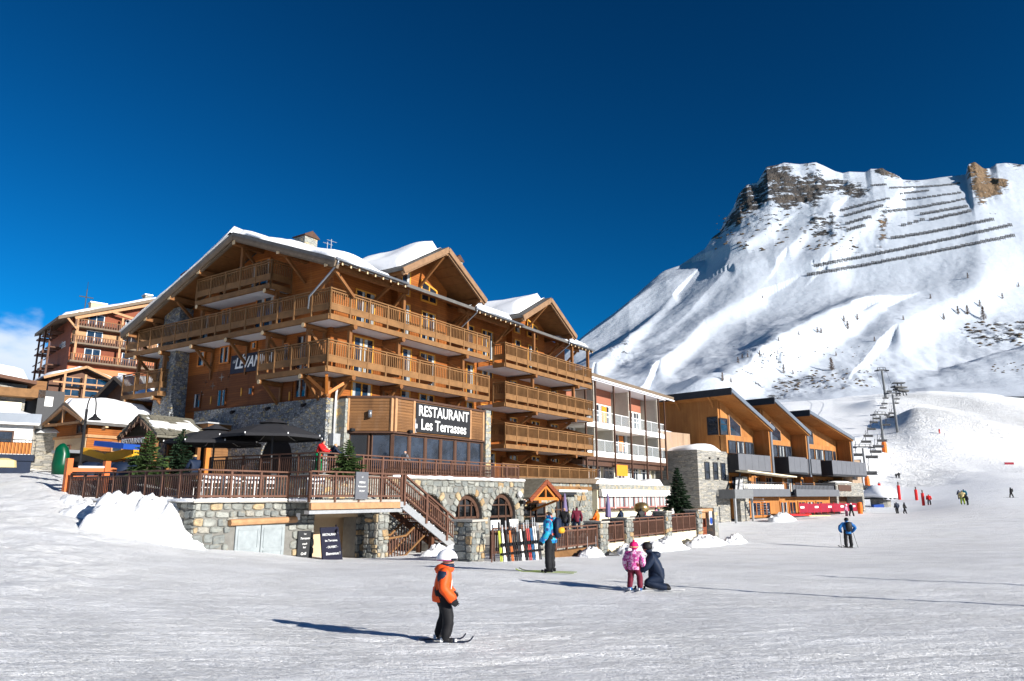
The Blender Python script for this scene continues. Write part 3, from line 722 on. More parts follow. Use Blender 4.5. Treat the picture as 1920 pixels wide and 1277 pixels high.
def snow_sheet(name, P00, P10, P01, P11, thick=.45, nu=24, nv=10, seed=0, lump=.25, edge=.5, curl=.1, mat='snow_roof'):
    """snow lying on the quad P00-P10 (u) x P01-P11 (v): rounded at its rims, uneven on top"""
    P00, P10, P01, P11 = map(Vector, (P00, P10, P01, P11))
    lu = (P10 - P00).length; lv = (P01 - P00).length
    vs = []; fs = []
    for j in range(nv + 1):
        for i in range(nu + 1):
            u, v_ = i / nu, j / nv
            p = (P00 * (1 - u) + P10 * u) * (1 - v_) + (P01 * (1 - u) + P11 * u) * v_
            e = min(u * lu, (1 - u) * lu, v_ * lv, (1 - v_) * lv)
            k = min(1, e / edge); k = math.sqrt(max(0, 1 - (1 - k) ** 2))
            h_ = thick * k * (1 + lump * 2 * mnoise.noise(p * .35 + Vector((seed, 0, 0)))) + (.0 if e <= 0 else .03 * mnoise.noise(p * 2.3))
            if e <= 1e-6:
                jit = .10 * mnoise.noise(p * 1.3 + Vector((0, seed, 0))); c = (P00 + P10 + P01 + P11) / 4; d_ = (p - c); d_.z = 0
                p = p + d_.normalized() * jit
            vs.append(p + Vector((0, 0, .015 + h_)))
    nb = len(vs)
    for j in range(nv + 1):
        for i in range(nu + 1):
            u, v_ = i / nu, j / nv; p = (P00 * (1 - u) + P10 * u) * (1 - v_) + (P01 * (1 - u) + P11 * u) * v_
            vs.append(p + Vector((0, 0, .012)))
    w_ = nu + 1
    for j in range(nv):
        for i in range(nu):
            a = j * w_ + i; fs.append((a, a + 1, a + w_ + 1, a + w_)); fs.append((nb + a, nb + a + w_, nb + a + w_ + 1, nb + a + 1))
    for i in range(nu):
        fs.append((i, nb + i, nb + i + 1, i + 1)); a = nv * w_ + i; fs.append((a, a + 1, nb + a + 1, nb + a))
    for j in range(nv):
        a = j * w_; fs.append((a, a + w_, nb + a + w_, nb + a)); a += nu; fs.append((a, nb + a, nb + a + w_, a + w_))
    m = MB(); m.add(vs, fs); return m

def rquad(m, pts, th, mi=0):
    """slab over a quad (any plane), thickness downward"""
    v = [Vector(p) for p in pts] + [Vector(p) - Vector((0, 0, th)) for p in pts]
    m.add(v, [(0, 1, 2, 3), (7, 6, 5, 4), (0, 4, 5, 1), (1, 5, 6, 2), (2, 6, 7, 3), (3, 7, 4, 0)], mi)

# ------------------------------------------------------------------ THE HOTEL
H = Thing('chalet_hotel', 'large timber chalet hotel with stone base, long carved balconies and snow on its gabled roofs', 'hotel', (1.5, 1.5, -2.9), HF)
XE, YE = 28.3, 18.9                       # far ends of the front and of the gable side
EZ, EY = 12.33, -1.0                      # front eave
RY, RZ = 8.15, 15.68                       # ridge
LY, LZ = 19.85, 10.92                      # rear (left) eave
def roofz(y): return EZ + (y - EY) * (RZ - EZ) / (RY - EY) if y < RY else RZ + (y - RY) * (LZ - RZ) / (LY - RY)
# body: gable-shaped block behind the roof
m = MB(); m.prism([(1.5, 5.25), (YE, 5.25), (YE, roofz(YE) - .36), (RY, RZ - .36), (1.5, roofz(1.5) - .36)], 'x', 1.5, XE)
H.part('wall', m, 'wood_clad')
m = MB(); m.box(1.44, 4.4, 5.27, 1.498, 14.9, 7.7); H.part('gable_shade_panel', m, 'wood_clad_shaded')  # thin added sheet over the same boards; its dark colour paints the gable's shade
m = MB(); m.box(1.5, 13.5, -2.9, XE, YE, 5.25); m.box(1.52, 1.52, -2.9, XE - .02, 13.5, 5.25)
base_w = H.part('lower_wall', m, 'wood_clad')
# stone facing on the gable side with its arch, and round the corner
def arch_wall(x_of, u0, u1, z0, z1, arches, th, seg=14):
    """wall in the (u,z) plane pierced by round-headed openings: arches = (centre, half width, sill z, spring z)"""
    m = MB(); us = sorted(arches)
    def P(u, z, t): return x_of(u, z, t)
    def quad(pts):
        f = [P(u, z, 0) for u, z in pts]; b = [P(u, z, th) for u, z in pts]; n = len(pts)
        m.add(f + b, [tuple(range(n)), tuple(range(2 * n - 1, n - 1, -1))] + [(i, i + n, (i + 1) % n + n, (i + 1) % n) for i in range(n)])
    cur = u0
    for c, hw, sill, spring in us:
        quad([(cur, z0), (c - hw, z0), (c - hw, z1), (cur, z1)])
        rise = hw
        if sill > z0: quad([(c - hw, z0), (c + hw, z0), (c + hw, sill), (c - hw, sill)])
        pr = (c - hw, spring)
        for k in range(1, seg + 1):
            a = PI - PI * k / seg; q = (c + hw * math.cos(a), spring + rise * math.sin(a))
            quad([pr, q, (q[0], z1), (pr[0], z1)]); pr = q
        cur = c + hw
    quad([(cur, z0), (u1, z0), (u1, z1), (cur, z1)])
    return m
m = arch_wall(lambda u, z, t: (1.22 + t, u, z), 1.22, 13.5, -.2, 5.25, [(5.2, 1.45, -.2, 1.9)], .25)
H.part('stone_facing', m, 'stone_fine')
m = MB(); m.box(1.5, 1.24, -.2, 2.3, 1.49, 5.25); m.box(2.05, .62, -.2, 2.45, 1.24, 5.25)
H.part('stone_corner', m, 'stone_light')
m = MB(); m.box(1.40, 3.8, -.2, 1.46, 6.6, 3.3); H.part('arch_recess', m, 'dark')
# battered stone pier rising through the balconies
m = MB(); zt = roofz(15.5) - .4
for z0, z1, k0, k1 in ((-.3, 9.2, .35, 0), (9.2, zt, 0, 0)):
    a = [(.55 - k0, 15.1 - k0, z0), (1.5, 15.1 - k0, z0), (1.5, 16.9 + k0, z0), (.55 - k0, 16.9 + k0, z0), (.55 - k1, 15.1 - k1, z1), (1.5, 15.1 - k1, z1), (1.5, 16.9 + k1, z1), (.55 - k1, 16.9 + k1, z1)]
    m.add(a, [(3, 2, 1, 0), (4, 5, 6, 7), (0, 1, 5, 4), (1, 2, 6, 5), (2, 3, 7, 6), (3, 0, 4, 7)])
H.part('stone_pier', m, 'stone_fine')
# --- roof
RX0, RX1 = -.75, XE + .6
m = MB()
rquad(m, [(RX0, EY, EZ), (RX1, EY, EZ), (RX1, RY, RZ), (RX0, RY, RZ)], .20)
rquad(m, [(RX0, RY, RZ), (RX1, RY, RZ), (RX1, LY, LZ), (RX0, LY, LZ)], .20)
roof = H.part('roof', m, 'roof_grey')
m = MB()
rquad(m, [(RX0 + .1, EY + .1, EZ - .17), (1.5, EY + .1, EZ - .17), (1.5, RY, RZ - .21), (RX0 + .1, RY, RZ - .21)], .03)
rquad(m, [(RX0 + .1, RY, RZ - .21), (1.5, RY, RZ - .21), (1.5, LY - .1, LZ - .17), (RX0 + .1, LY - .1, LZ - .17)], .03)
rquad(m, [(1.5, EY + .1, EZ - .17), (RX1, EY + .1, EZ - .17), (RX1, 2, roofz(2) - .21), (1.5, 2, roofz(2) - .21)], .03)
H.part('soffit', m, 'wood_beam', parent=roof)
m = MB()
for (ya, za, yb, zb) in ((EY, EZ, RY, RZ), (RY, RZ, LY, LZ)):
    m.beam((RX0 + .06, ya, za - .30), (RX0 + .06, yb, zb - .30), .10, .34); m.beam((RX0 + .24, ya, za - .42), (RX0 + .24, yb, zb - .42), .16, .26)
H.part('verge_board', m, 'verge', parent=roof)
m = MB()
for y in np.arange(EY + .5, LY - .4, 1.05): m.box(RX0 + .1, y - .02, roofz(y) - .25, 1.5, y + .02, roofz(y) - .205)
m.box(RX0 + .2, RY - .14, RZ - .62, 1.5, RY + .14, RZ - .27)
H.part('soffit_board', m, 'wood_beam', parent=roof)
def purlin(y, z=None):
    z = roofz(y) - .45 if z is None else z; q = MB()
    q.beam((-.62, y, z), (1.6, y, z), .30, .30); q.beam((.0, y, z - .15), (1.5, y, z - 1.35), .14, .16); H.part('purlin', q, 'wood_beam', parent=roof)
    e = MB(); e.box(-.63, y - .14, z - .14, -.62, y + .14, z + .14); H.part('purlin_end', e, 'wood_end', parent=roof)
for y in (-.2, 3.9, RY, 11.6, 14.6, 17.2, 19.2): purlin(y, roofz(y) - (.62 if y == RY else .48))
# rafter tails along the front eaves, gutters, downpipes
for xa, xb in ((-.7, 4.9), (11.7, 17.6), (24.4, RX1)):
    m = MB(); ew = MB()
    for x in np.arange(xa + .4, xb - .1, .62): m.beam((x, 1.4, roofz(1.4) - .28), (x, EY - .12, EZ - .28), .09, .13); ew.box(x - .045, EY - .125 - .01, EZ - .35, x + .045, EY - .12, EZ - .21)
    H.part('rafter_tails', m, 'wood_beam', parent=roof, kind='stuff'); H.part('rafter_ends', ew, 'wood_end', parent=roof, kind='stuff')
    g_ = MB(); g_.tube([(xa, EY - .10, EZ - .06), (xb, EY - .10, EZ - .06)], .085, 8); g_.tube([(xa + .15, EY - .10, EZ - .12), (xa + .15, EY - .05, EZ - .3), (xa + .35, 1.30, EZ - 1.7), (xa + .35, 1.32, EZ - 2.4)], .055, 6)
    H.part('gutter', g_, 'zinc', smooth=True)
# eave beam with struts in front of the attic storey
for xa, xb in ((0, 6.2), (11.3, 17.4), (24.4, 28.2)):
    m = MB(); m.beam((xa, .1, 12.25), (xb, .1, 12.25), .2, .26); H.part('eave_beam', m, 'wood_beam', parent=roof)
for x in (.3, 5.9, 12.2, 17.2, 24.6, 27.8):
    m = MB(); m.beam((x, .1, 12.1), (x, 1.45, 10.9), .14, .16); H.part('strut', m, 'wood_beam', parent=roof)
# --- snow on the main roof
m = snow_sheet('s', (RX0 + .1, EY + .15, EZ + .0), (4.2, EY + .15, EZ), (RX0 + .1, RY, RZ), (4.2, RY, RZ), .42, 14, 22, 1, .5, .7); H.part('roof_snow', m, 'snow_roof', smooth=True)
m = snow_sheet('s', (12.4, EY + .2, EZ), (17.2, EY + .2, EZ), (12.4, 7, roofz(7)), (17.2, 7, roofz(7)), .40, 12, 14, 5, .4, .7); H.part('roof_snow', m, 'snow_roof', smooth=True)
m = snow_sheet('s', (4.0, 5.0, roofz(5)), (RX1 - .1, 5.0, roofz(5)), (4.0, RY, RZ), (RX1 - .1, RY, RZ), .5, 40, 10, 9, .3, .5); H.part('roof_snow', m, 'snow_roof', smooth=True)
m = snow_sheet('s', (24.6, EY + .1, EZ), (RX1, EY + .1, EZ), (24.6, 5, roofz(5)), (RX1, 5, roofz(5)), .45, 12, 12, 8, .3, .5); H.part('roof_snow', m, 'snow_roof', smooth=True)
m = snow_sheet('s', (RX0 - .10, LY + .1, LZ), (RX1, LY + .1, LZ), (RX0 - .10, RY + .1, RZ - .05), (RX1, RY - .1, RZ), .6, 60, 30, 3, .25, .4); H.part('roof_snow', m, 'snow_roof', smooth=True)
# --- cross gables on the front
def dormer(cx, pk, lo, hw, ywall, wx0, wx1, yb=7.6, yf=-1.35):
    D = MB()
    rquad(D, [(cx - hw, yf, lo), (cx, yf, pk), (cx, yb, pk), (cx - hw, yb, lo)], .18)
    rquad(D, [(cx, yf, pk), (cx + hw, yf, lo), (cx + hw, yb, lo), (cx, yb, pk)], .18)
    d = H.part('cross_gable', D, 'roof_grey')
    D = MB(); rquad(D, [(cx - hw + .1, yf + .08, lo - .16), (cx, yf + .08, pk - .19), (cx, 3, pk - .19), (cx - hw + .1, 3, lo - .16)], .03); rquad(D, [(cx, yf + .08, pk - .19), (cx + hw - .1, yf + .08, lo - .16), (cx + hw - .1, 3, lo - .16), (cx, 3, pk - .19)], .03); H.part('soffit', D, 'wood_beam', parent=d)
    v = MB(); s_ = (pk - lo) / hw
    for sg in (-1, 1):
        v.beam((cx, yf - .02, pk - .20), (cx + sg * (hw + .05), yf - .02, lo - .22), .10, .34); v.beam((cx, yf + .12, pk - .36), (cx + sg * hw, yf + .12, lo - .38), .12, .22)
    H.part('verge_board', v, 'verge_wood', parent=d)
    z0 = 9.7
    wl = MB(); zt = lambda x: pk - abs(x - cx) * s_ - .2
    wl.prism([(wx0, z0), (wx1, z0), (wx1, zt(wx1)), (cx, zt(cx)), (wx0, zt(wx0))], 'y', ywall, ywall + 6.0)
    H.part('gable_wall', wl, 'wood_clad', parent=d)
    for k, x in enumerate((cx - hw + .35, cx, cx + hw - .35)):
        q = MB(); z = zt(x) - .22; q.beam((x, yf + .12, z), (x, 3.2, z), .26, .28)
        if k != 1: q.beam((x, yf + .5, z - .1), (x + (.0), 1.5, z - 1.5), .16, .18)
        else: q.beam((x, yf + .4, z - .15), (x - .1, ywall - .05, z - 1.9), .14, .16)
        H.part('purlin', q, 'wood_beam', parent=d)
        e = MB(); e.box(x - .12, yf + .10, z - .13, x + .12, yf + .12, z + .13); H.part('purlin_end', e, 'wood_pale', parent=d)
    bs = MB()
    for u in np.arange(.12, 1, .16):
        for sg in (-1, 1):
            x = cx + sg * hw * u; bs.beam((x, yf + .2, pk - hw * u * s_ - .215), (x, ywall + .1, pk - hw * u * s_ - .215), .05, .06)
    H.part('soffit_board', bs, 'wood_beam', parent=d)
    # glazing under the ridge, split by a post and a transom, and a tall side light
    a0, a1 = cx + .1, cx + 1.65
    f = MB(); zb = 12.42; ztl, ztr = min(zt(a0) - .45, 13.75), min(zt(a1) - .35, 13.35)
    fy0, fy1 = ywall - .07, ywall
    def band(p, q, wd=.11): f.beam((p[0], ywall - .05, p[1]), (q[0], ywall - .05, q[1]), .09, wd)
    band((a0, zb), (a1, zb)); band((a0, ztl), (a1, ztr))
    f.box(a0 - .05, fy0 - .02, zb, a0 + .06, fy1, ztl); f.box(a1 - .06, fy0 - .02, zb, a1 + .05, fy1, ztr); xm = (a0 + a1) / 2; f.box(xm - .05, fy0 - .02, zb, xm + .05, fy1, (ztl + ztr) / 2)
    band((a0, 13.15), (xm, 13.15), .08)
    wf = H.part('window', f, 'window_yellow', parent=d)
    gl = MB(); gl.prism([(a0, zb), (a1, zb), (a1, ztr), (a0, ztl)], 'y', ywall - .03, ywall - .012); H.part('pane', gl, 'glass', parent=d)
    win(H, None, wx0 + .25, wx0 + 1.1, 12.35, zt(wx0 + .25) - .3, ywall, frame='window_yellow', mull=0, parent=d)
    win(H, None, wx0 + .3, wx0 + 1.15, 9.75, 11.85, ywall, frame='window_yellow', mull=0, parent=d)
    win(H, None, cx + .2, cx + 1.6, 9.75, 11.75, ywall, frame='window_yellow', mull=1, parent=d)
    return d
dormer(8.35, 15.55, 13.1, 4.1, 1.0, 6.3, 11.15)
dormer(21.2, 15.2, 12.95, 4.0, 1.0, 19.2, 24.0)
for cx, pk, lo, hw, sd in ((8.35, 15.6, 13.12, 4.1, 4), (21.2, 15.25, 12.97, 4.0, 7)):
    s_ = (pk - lo) / hw
    m = snow_sheet('s', (cx - hw + .5, -.55, lo + .3), (cx - .05, -.75, pk), (cx - hw + .5, 7.4, lo + .3), (cx - .05, 7.6, pk), .62, 10, 20, sd, .3, .8); H.part('roof_snow', m, 'snow_roof', smooth=True)
    m = snow_sheet('s', (cx, -.7, pk), (cx + hw - .3, -.6, lo + .2), (cx, 7.6, pk), (cx + hw - .3, 7.6, lo + .2), .40, 10, 16, sd + 2, .3, .8); H.part('roof_snow', m, 'snow_roof', smooth=True)
# --- chimneys, aerials
def chimney(x, y, z0, z1, w_=.9):
    c_ = MB(); c_.box(x - w_ / 2, y - w_ / 2, z0, x + w_ / 2, y + w_ / 2, z1 - .35)
    o = H.part('chimney', c_, 'stone_light')
    k = MB(); k.box(x - w_ * .6, y - w_ * .6, z1 - .35, x + w_ * .6, y + w_ * .6, z1 - .28)
    k.prism([(x - w_ * .62, z1 - .28), (x + w_ * .62, z1 - .28), (x, z1 + .12)], 'y', y - w_ * .6, y + w_ * .6); H.part('chimney_cap', k, 'frame_brown', parent=o)
chimney(6.0, 9.6, 15.6, 17.95, 1.1); chimney(14.0, 2.6, 13.2, 17.2, .8); chimney(2.2, 17.4, 11.5, 15.6, .6)
a = MB()
for k, (dx, hh) in enumerate(((0, 1.9), (.35, 2.2), (.7, 1.5))):
    a.tube([(7.6 + dx, 9.2, 15.9), (7.6 + dx, 9.2, 15.9 + hh)], .03, 5); a.tube([(7.2 + dx, 9.2, 15.9 + hh - .15), (8.1 + dx, 9.2, 15.9 + hh - .1)], .02, 4)
a.tube([(7.9, 9.2, 17.1), (8.9, 9.2, 17.3)], .03, 5); a.lathe([(.02, 0), (.22, .05), (.24, .1)], (8.9, 9.2, 17.3), 8)
H.part('aerial', a, 'galv')
# --- balconies
def balcony(pts, floor, depth_in, logs, log_axis, posts_at=(), brk=True, rail_h=1.28, soffit=True, ztop=None, wood='wood_rail', log_len=1.9):
    """pts: outline of the outer edge; slab fills back by depth_in (list of quads)"""
    f = MB()
    for (xa, ya), (xb, yb) in zip(pts[:-1], pts[1:]): f.beam((xa, ya, floor - .33), (xb, yb, floor - .33), .16, .30)
    b = H.part('balcony', f, wood)
    s_ = MB()
    for (x0, y0, x1, y1) in depth_in: s_.box(x0 + (.1 if x0 < 1 or x0 > 15 else 0), y0 + (.1 if y0 <= 0 else 0), floor - .44, x1 - (.1 if x1 > 28 else 0), y1, floor - .25)
    H.part('slab', s_, 'soffit', parent=b)
    railing(H, b, pts, ztop or floor + rail_h, floor)
    lg = MB(); en = MB(); br = MB(); ps = MB()
    for u in logs:
        if log_axis == 'x':     # beams run in x, stick out of the gable side
            x0 = pts[0][0]; lg.tube([(x0 - .14, u, floor - .60), (x0 + log_len, u, floor - .60)], .15, 8); en = MB(); en.tube([(x0 - .16, u, floor - .60), (x0 - .138, u, floor - .60)], .135, 8); H.part('beam_end', en, 'wood_end', parent=b)
            if brk: br.beam((x0 + .25, u, floor - .72), (x0 + 1.45, u, floor - 1.9), .13, .16); br.beam((x0 + 1.42, u, floor - .7), (x0 + 1.42, u, floor - 2.5), .15, .15)
        else:
            y0 = pts[0][1]; lg.tube([(u, y0 - .12, floor - .60), (u, y0 + log_len, floor - .60)], .15, 8)
            if brk: br.beam((u, y0 + .25, floor - .72), (u, 1.42, floor - 1.9), .14, .17); br.beam((u, 1.42, floor - .7), (u, 1.42, floor - 2.3), .15, .15)
    if lg.v: H.part('support_beam', lg, 'wood_beam', parent=b, kind='stuff')
    if br.v: H.part('bracket', br, 'wood_beam', parent=b, kind='stuff')
    return b
def upright(x, y, z0, z1, w_=.2, mat='wood_beam'):
    q = MB(); q.box(x - w_ / 2, y - w_ / 2, z0, x + w_ / 2, y + w_ / 2, z1); H.part('upright', q, mat)
LOGY = (1.92, 5.4, 8.84, 12.4, 15.88, 18.9)
# top storey (runs round the corner), rail at 11.03
F3, F2, F1, F0 = 9.75, 6.90, 3.85, .85
balcony([(0, 20.3), (0, 0), (14.75, 0)], F3, [(0, 0, 1.5, 20.3), (1.5, 0, 15, 1.5)], LOGY, 'x', brk=True)
balcony([(15.3, .0), (15.3, -1.0), (28.4, -1.0), (28.4, 1.5)], F3 - .43, [(15.3, -1.0, 28.4, 1.5)], (), 'y')
balcony([(0, 5.75), (0, 0), (14.75, 0)], F2, [(0, 0, 1.5, 5.75), (1.5, 0, 15, 1.5)], (1.92, 5.4), 'x')
balcony([(15.3, .0), (15.3, -1.0), (28.4, -1.0), (28.4, 1.5)], F2 - .38, [(15.3, -1.0, 28.4, 1.5)], (), 'y')
balcony([(0, 20.2), (0, 15.7), (1.5, 15.7)], F2 - .1, [(0, 15.7, 1.5, 20.2)], (16.2, 19.6), 'x')
balcony([(0, 20.2), (0, 15.7), (1.5, 15.7)], F1 - .5, [(0, 15.7, 1.5, 20.2)], (16.2, 19.6), 'x')
balcony([(15.3, .5), (15.3, -1.0), (28.4, -1.0), (28.4, 1.5)], F1 - .2, [(15.3, -1.0, 28.4, 1.5)], (), 'y')
balcony([(15.0, -1.0), (28.9, -1.0), (28.9, 1.5)], F0 + .02, [(15.0, -1.0, 28.9, 1.5)], (), 'y')
balcony([(0, 12.5), (0, 5.15), (1.5, 5.15)], 12.3, [(0, 5.15, 1.5, 12.5)], (5.5, 12.2), 'x', brk=False)
for fl, xs, y0, br in ((F3, (1.8, 5.75, 12.1), 0, 0), (F2, (1.85, 5.7, 12.0), 0, 1), (F3 - .43, (19.3, 25.9), -1, 0), (F2 - .38, (19.3, 25.3), -1, 1), (F1 - .2, (19.3, 25.3), -1, 1)):
    for x in xs:
        q = MB(); q.tube([(x, y0 - .14, fl - .60), (x, 1.5, fl - .60)], .15, 8); o = H.part('support_beam', q, 'wood_beam')
        if br: q = MB(); q.beam((x, y0 + .35, fl - .72), (x, 1.42, fl - 1.9), .15, .18); q.box(x - .08, 1.3, fl - 2.3, x + .08, 1.49, fl - .7); H.part('bracket', q, 'wood_beam', parent=o)
for x, y, z0, z1 in ((1.8, .3, F2, F3 - .7), (5.75, .3, F2, F3 - .7), (12.1, .3, F2, F3 - .7), (19.3, -.75, F2 - .4, F3 - 1.1), (25.6, -.75, F2 - .4, F3 - 1.1), (.3, 1.95, F2, F3 - .7), (.3, 5.4, F2, F3 - .7), (19.6, -.7, F3 - .4, 12.2), (25.6, -.7, F3 - .4, 12.2), (12.4, .2, F3, 12.2), (6.1, .3, F3, 12.2),
                    (.3, 19.0, F2, F3 - .7), (.3, 15.9, F2, F3 - .7), (1.0, 1.0, 5.25, F2 - .7), (.3, 19.3, F1 - .4, F2 - .7), (28.2, -.8, F3 - .4, 12.1), (.6, 5.3, F3, 12.0), (.4, 12.3, F3, 12.0), (.1, RY, 13.6, RZ - .7)):
    upright(x, y, z0, z1)
# corner post brackets under the first balcony
q = MB(); q.beam((1.0, 1.0, 5.4), (.1, 1.6, 6.3), .14, .16); q.beam((1.0, 1.0, 5.4), (2.1, .4, 6.3), .14, .16); q.beam((1.0, 1.0, 5.4), (.3, .3, 6.3), .14, .16); H.part('bracket', q, 'wood_orange')
# --- partitions between the rooms' balconies
for fl, xs, yo in ((F3, (5.6, 11.9), .2), (F2, (5.6, 8.86, 11.99), .2), (F1 + .25, (6.2, 9.3, 12.4), .9), (F3 - .43, (18.6, 22.0, 25.0), -.8), (F2 - .38, (15.6, 18.52, 22.0, 25.08, 27.9), -.8), (F1 - .2, (15.6, 18.52, 22.0, 25.08, 27.9), -.8), (F0, (18.52, 22.0, 25.08, 27.9), -.8), (F1 + .3, (15.4,), .2)):
    for x in xs:
        q = MB(); q.prism([(yo, fl), (1.5, fl), (1.5, fl + 2.0), (yo, fl + 1.35)], 'x', x - .04, x + .04); H.part('partition', q, 'wood_beam')
# --- windows on the sunlit front
for fl in (F3, F2, F1 + .0):
    for xa, xb, mu in ((3.2, 4.85, 1), (7.35, 8.25, 0), (9.05, 10.6, 1), (14.05, 14.9, 0), (15.85, 17.3, 1)):
        if fl == F3 and 6 < xa < 11.3: continue
        win(H, None, xa, xb, fl + .02 if fl > F1 else fl + .6, fl + 2.25 if fl > F1 else fl + 2.62, 1.5, frame='window_yellow', mull=mu)
for fl in (F3 - .43, F2 - .38, F1 - .2, F0):
    for xa, xb, mu in ((16.2, 17.7, 1), (19.3, 20.6, 1), (22.6, 23.9, 1), (25.6, 26.9, 1)):
        if fl > 9 and 19 < xa < 24: continue
        if fl >= F1 - .2 and xa < 17.5: continue
        win(H, None, xa, xb, fl + .02, fl + 2.2, 1.5, frame='window_yellow', mull=mu)
# --- windows on the gable side
for (ya, yb, za, zb, mu) in ((10.6, 11.6, 8.15, 9.3, 1), (13.2, 13.95, 8.2, 9.25, 0), (7.94, 8.45, 8.75, 9.25, 0), (13.2, 14.0, 5.45, 6.5, 0), (10.6, 11.5, 5.4, 6.55, 1), (7.96, 8.45, 5.9, 6.45, 0), (3.1, 4.1, 5.4, 6.6, 1), (5.7, 8.3, 9.8, 12.0, 2), (10.8, 11.8, 10.6, 11.8, 1), (13.0, 13.9, 9.8, 11.7, 0),
                             (7.2, 9.0, 12.35, 14.5, 1), (3.0, 4.2, 6.92, 9.1, 1), (4.9, 5.5, 7.6, 8.8, 0), (17.4, 18.6, 6.9, 8.9, 1), (17.4, 18.6, 3.4, 5.6, 1), (17.6, 18.5, 9.8, 11.0, 1), (17.3, 18.5, .6, 2.4, 1)):
    win(H, None, ya, yb, za, zb, 1.44, face='x', frame='wood_clad_shaded' if za < 7 else 'wood_orange', mull=mu)
for y, z in ((12.15, 5.9), (9.1, 6.2), (4.6, 5.6)):
    q = MB(); q.box(1.40, y - .05, z - .25, 1.49, y + .05, z + .25); H.part('shutter', q, 'window_yellow')
for y, z in ((9.3, 5.0), (6.0, 5.0), (2.9, 5.0)):
    q = MB(); q.tube([(1.2, y, z), (.95, y, z - .12)], [.07, .11], 8); H.part('spotlight', q, 'black')
# --- four star emblems on the boards
star = MB(); pts = []
for k in range(8):
    r_ = .30 if k % 2 == 0 else .07; a_ = k * PI / 4; pts.append((r_ * math.sin(a_), r_ * math.cos(a_)))
star.prism([(a_, b_) for a_, b_ in pts], 'x', -.03, 0)
sm = star.mesh('star', 'star')
for y, z in ((12.9, 7.12), (12.1, 6.82), (11.25, 7.3), (10.55, 7.25), (13.25, 6.35)): H.piece('star', sm, (1.47, y, z))
# --- downpipe and junction box at the stone corner
q = MB(); q.tube([(2.05, .9, 6.2), (1.75, 1.05, 5.6), (1.75, 1.10, 5.0), (1.75, 1.12, 3.2)], .06, 8); q.tube([(1.75, 1.12, 2.6), (1.55, 1.12, 2.3), (1.55, 1.12, -.1)], .06, 8); H.part('downpipe', q, 'white_metal', smooth=True)
q = MB(); q.box(1.5, .85, 2.65, 2.0, 1.2, 3.3); H.part('junction_box', q, 'galv')
# --- the bay of the restaurant: boarded band above a glazed front
B = [(2.35, .70), (3.75, -1.4), (12.2, -1.4), (12.2, 1.45)]
m = MB(); m.prism([(2.35, .72), (3.78, -1.36), (12.16, -1.36), (12.16, 1.45), (2.35, 1.45)], 'z', 3.45, 5.30)
bay = H.part('restaurant_bay', m, 'wood_old')
m = MB(); m.prism([(2.2, .70), (3.70, -1.52), (12.35, -1.52), (12.35, 1.48), (2.2, 1.48)], 'z', 5.30, 5.42); m.prism([(2.2, .70), (3.70, -1.50), (12.35, -1.50), (12.35, 1.48), (2.2, 1.48)], 'z', 3.36, 3.45)
H.part('trim', m, 'frame_brown', parent=bay)
def along(p, q, a, b, off=0):
    d = Vector((q[0] - p[0], q[1] - p[1])); L = d.length; d /= L; n_ = Vector((d.y, -d.x))
    A = Vector(p) + d * a + n_ * off; Bq = Vector(p) + d * b + n_ * off; return A, Bq
for (p, q, rng_) in ((B[0], B[1], [(0.05, 2.3)]), (B[1], B[2], [(.15, 1.55), (1.6, 6.9), (7.0, 8.3)])):
    for a_, b_ in rng_:
        for k in range(11):
            z0 = 3.49 + k * .163
            A, Bq = along(p, q, a_, b_, .03 + random.uniform(0, .012)); c_ = MB(); c_.beam((A.x, A.y, z0 + .078), (Bq.x, Bq.y, z0 + .078), .05, .150)
            H.part('plank', c_, 'wood_old', parent=bay)
for p, q, u in ((B[0], B[1], .02), (B[0], B[1], 2.42), (B[1], B[2], .10), (B[1], B[2], 1.6), (B[1], B[2], 6.95), (B[1], B[2], 8.35)):
    A, Bq = along(p, q, u, u + .01, .05); c_ = MB(); c_.box(A.x - .09, A.y - .06, 3.46, A.x + .09, A.y + .05, 5.29); H.part('corner_board', c_, 'wood_pale', parent=bay)
# glazing below
m = MB(); m.prism([(2.5, .75), (3.85, -1.2), (12.1, -1.2), (12.1, 1.4), (2.5, 1.4)], 'z', .9, 1.35); H.part('sill_wall', m, 'frame_brown', parent=bay)
panes = [(B[0], B[1], .1, 1.15), (B[0], B[1], 1.35, 2.4)] + [(B[1], B[2], .15 + 1.4 * k, .15 + 1.4 * k + 1.22) for k in range(6)]
for k, (p, q, a_, b_) in enumerate(panes):
    A, Bq = along(p, q, a_, b_, -.14); f = MB()
    for z in (1.35, 3.28): f.beam((A.x, A.y, z + .03), (Bq.x, Bq.y, z + .03), .10, .10)
    for P_q in (A, Bq): f.box(P_q.x - .055, P_q.y - .055, 1.3, P_q.x + .055, P_q.y + .055, 3.36)
    fo = H.part('window', f, 'frame_brown', parent=bay)
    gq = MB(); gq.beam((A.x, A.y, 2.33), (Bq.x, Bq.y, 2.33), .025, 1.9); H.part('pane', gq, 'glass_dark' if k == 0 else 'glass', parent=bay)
    if k not in (0,):
        A, Bq = along(p, q, b_ + .0, b_ + .18, -.12); c_ = MB(); c_.beam((A.x, A.y, 2.3), (Bq.x, Bq.y, 2.3), .12, 2.1); H.part('mullion', c_, 'frame_brown', parent=bay)
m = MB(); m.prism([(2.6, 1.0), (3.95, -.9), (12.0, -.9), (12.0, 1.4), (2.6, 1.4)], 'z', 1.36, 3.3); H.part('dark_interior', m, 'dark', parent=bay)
m = MB(); m.box(12.3, -1.55, -.2, 12.85, 1.45, 5.45); H.part('stone_pillar', m, 'stone_light')
m = MB(); m.tube([(4.9, -1.75, 4.35), (4.9, -1.75, 4.75)], .12, 10); A, Bq = along(B[0], B[1], 1.25, 1.3, .2)
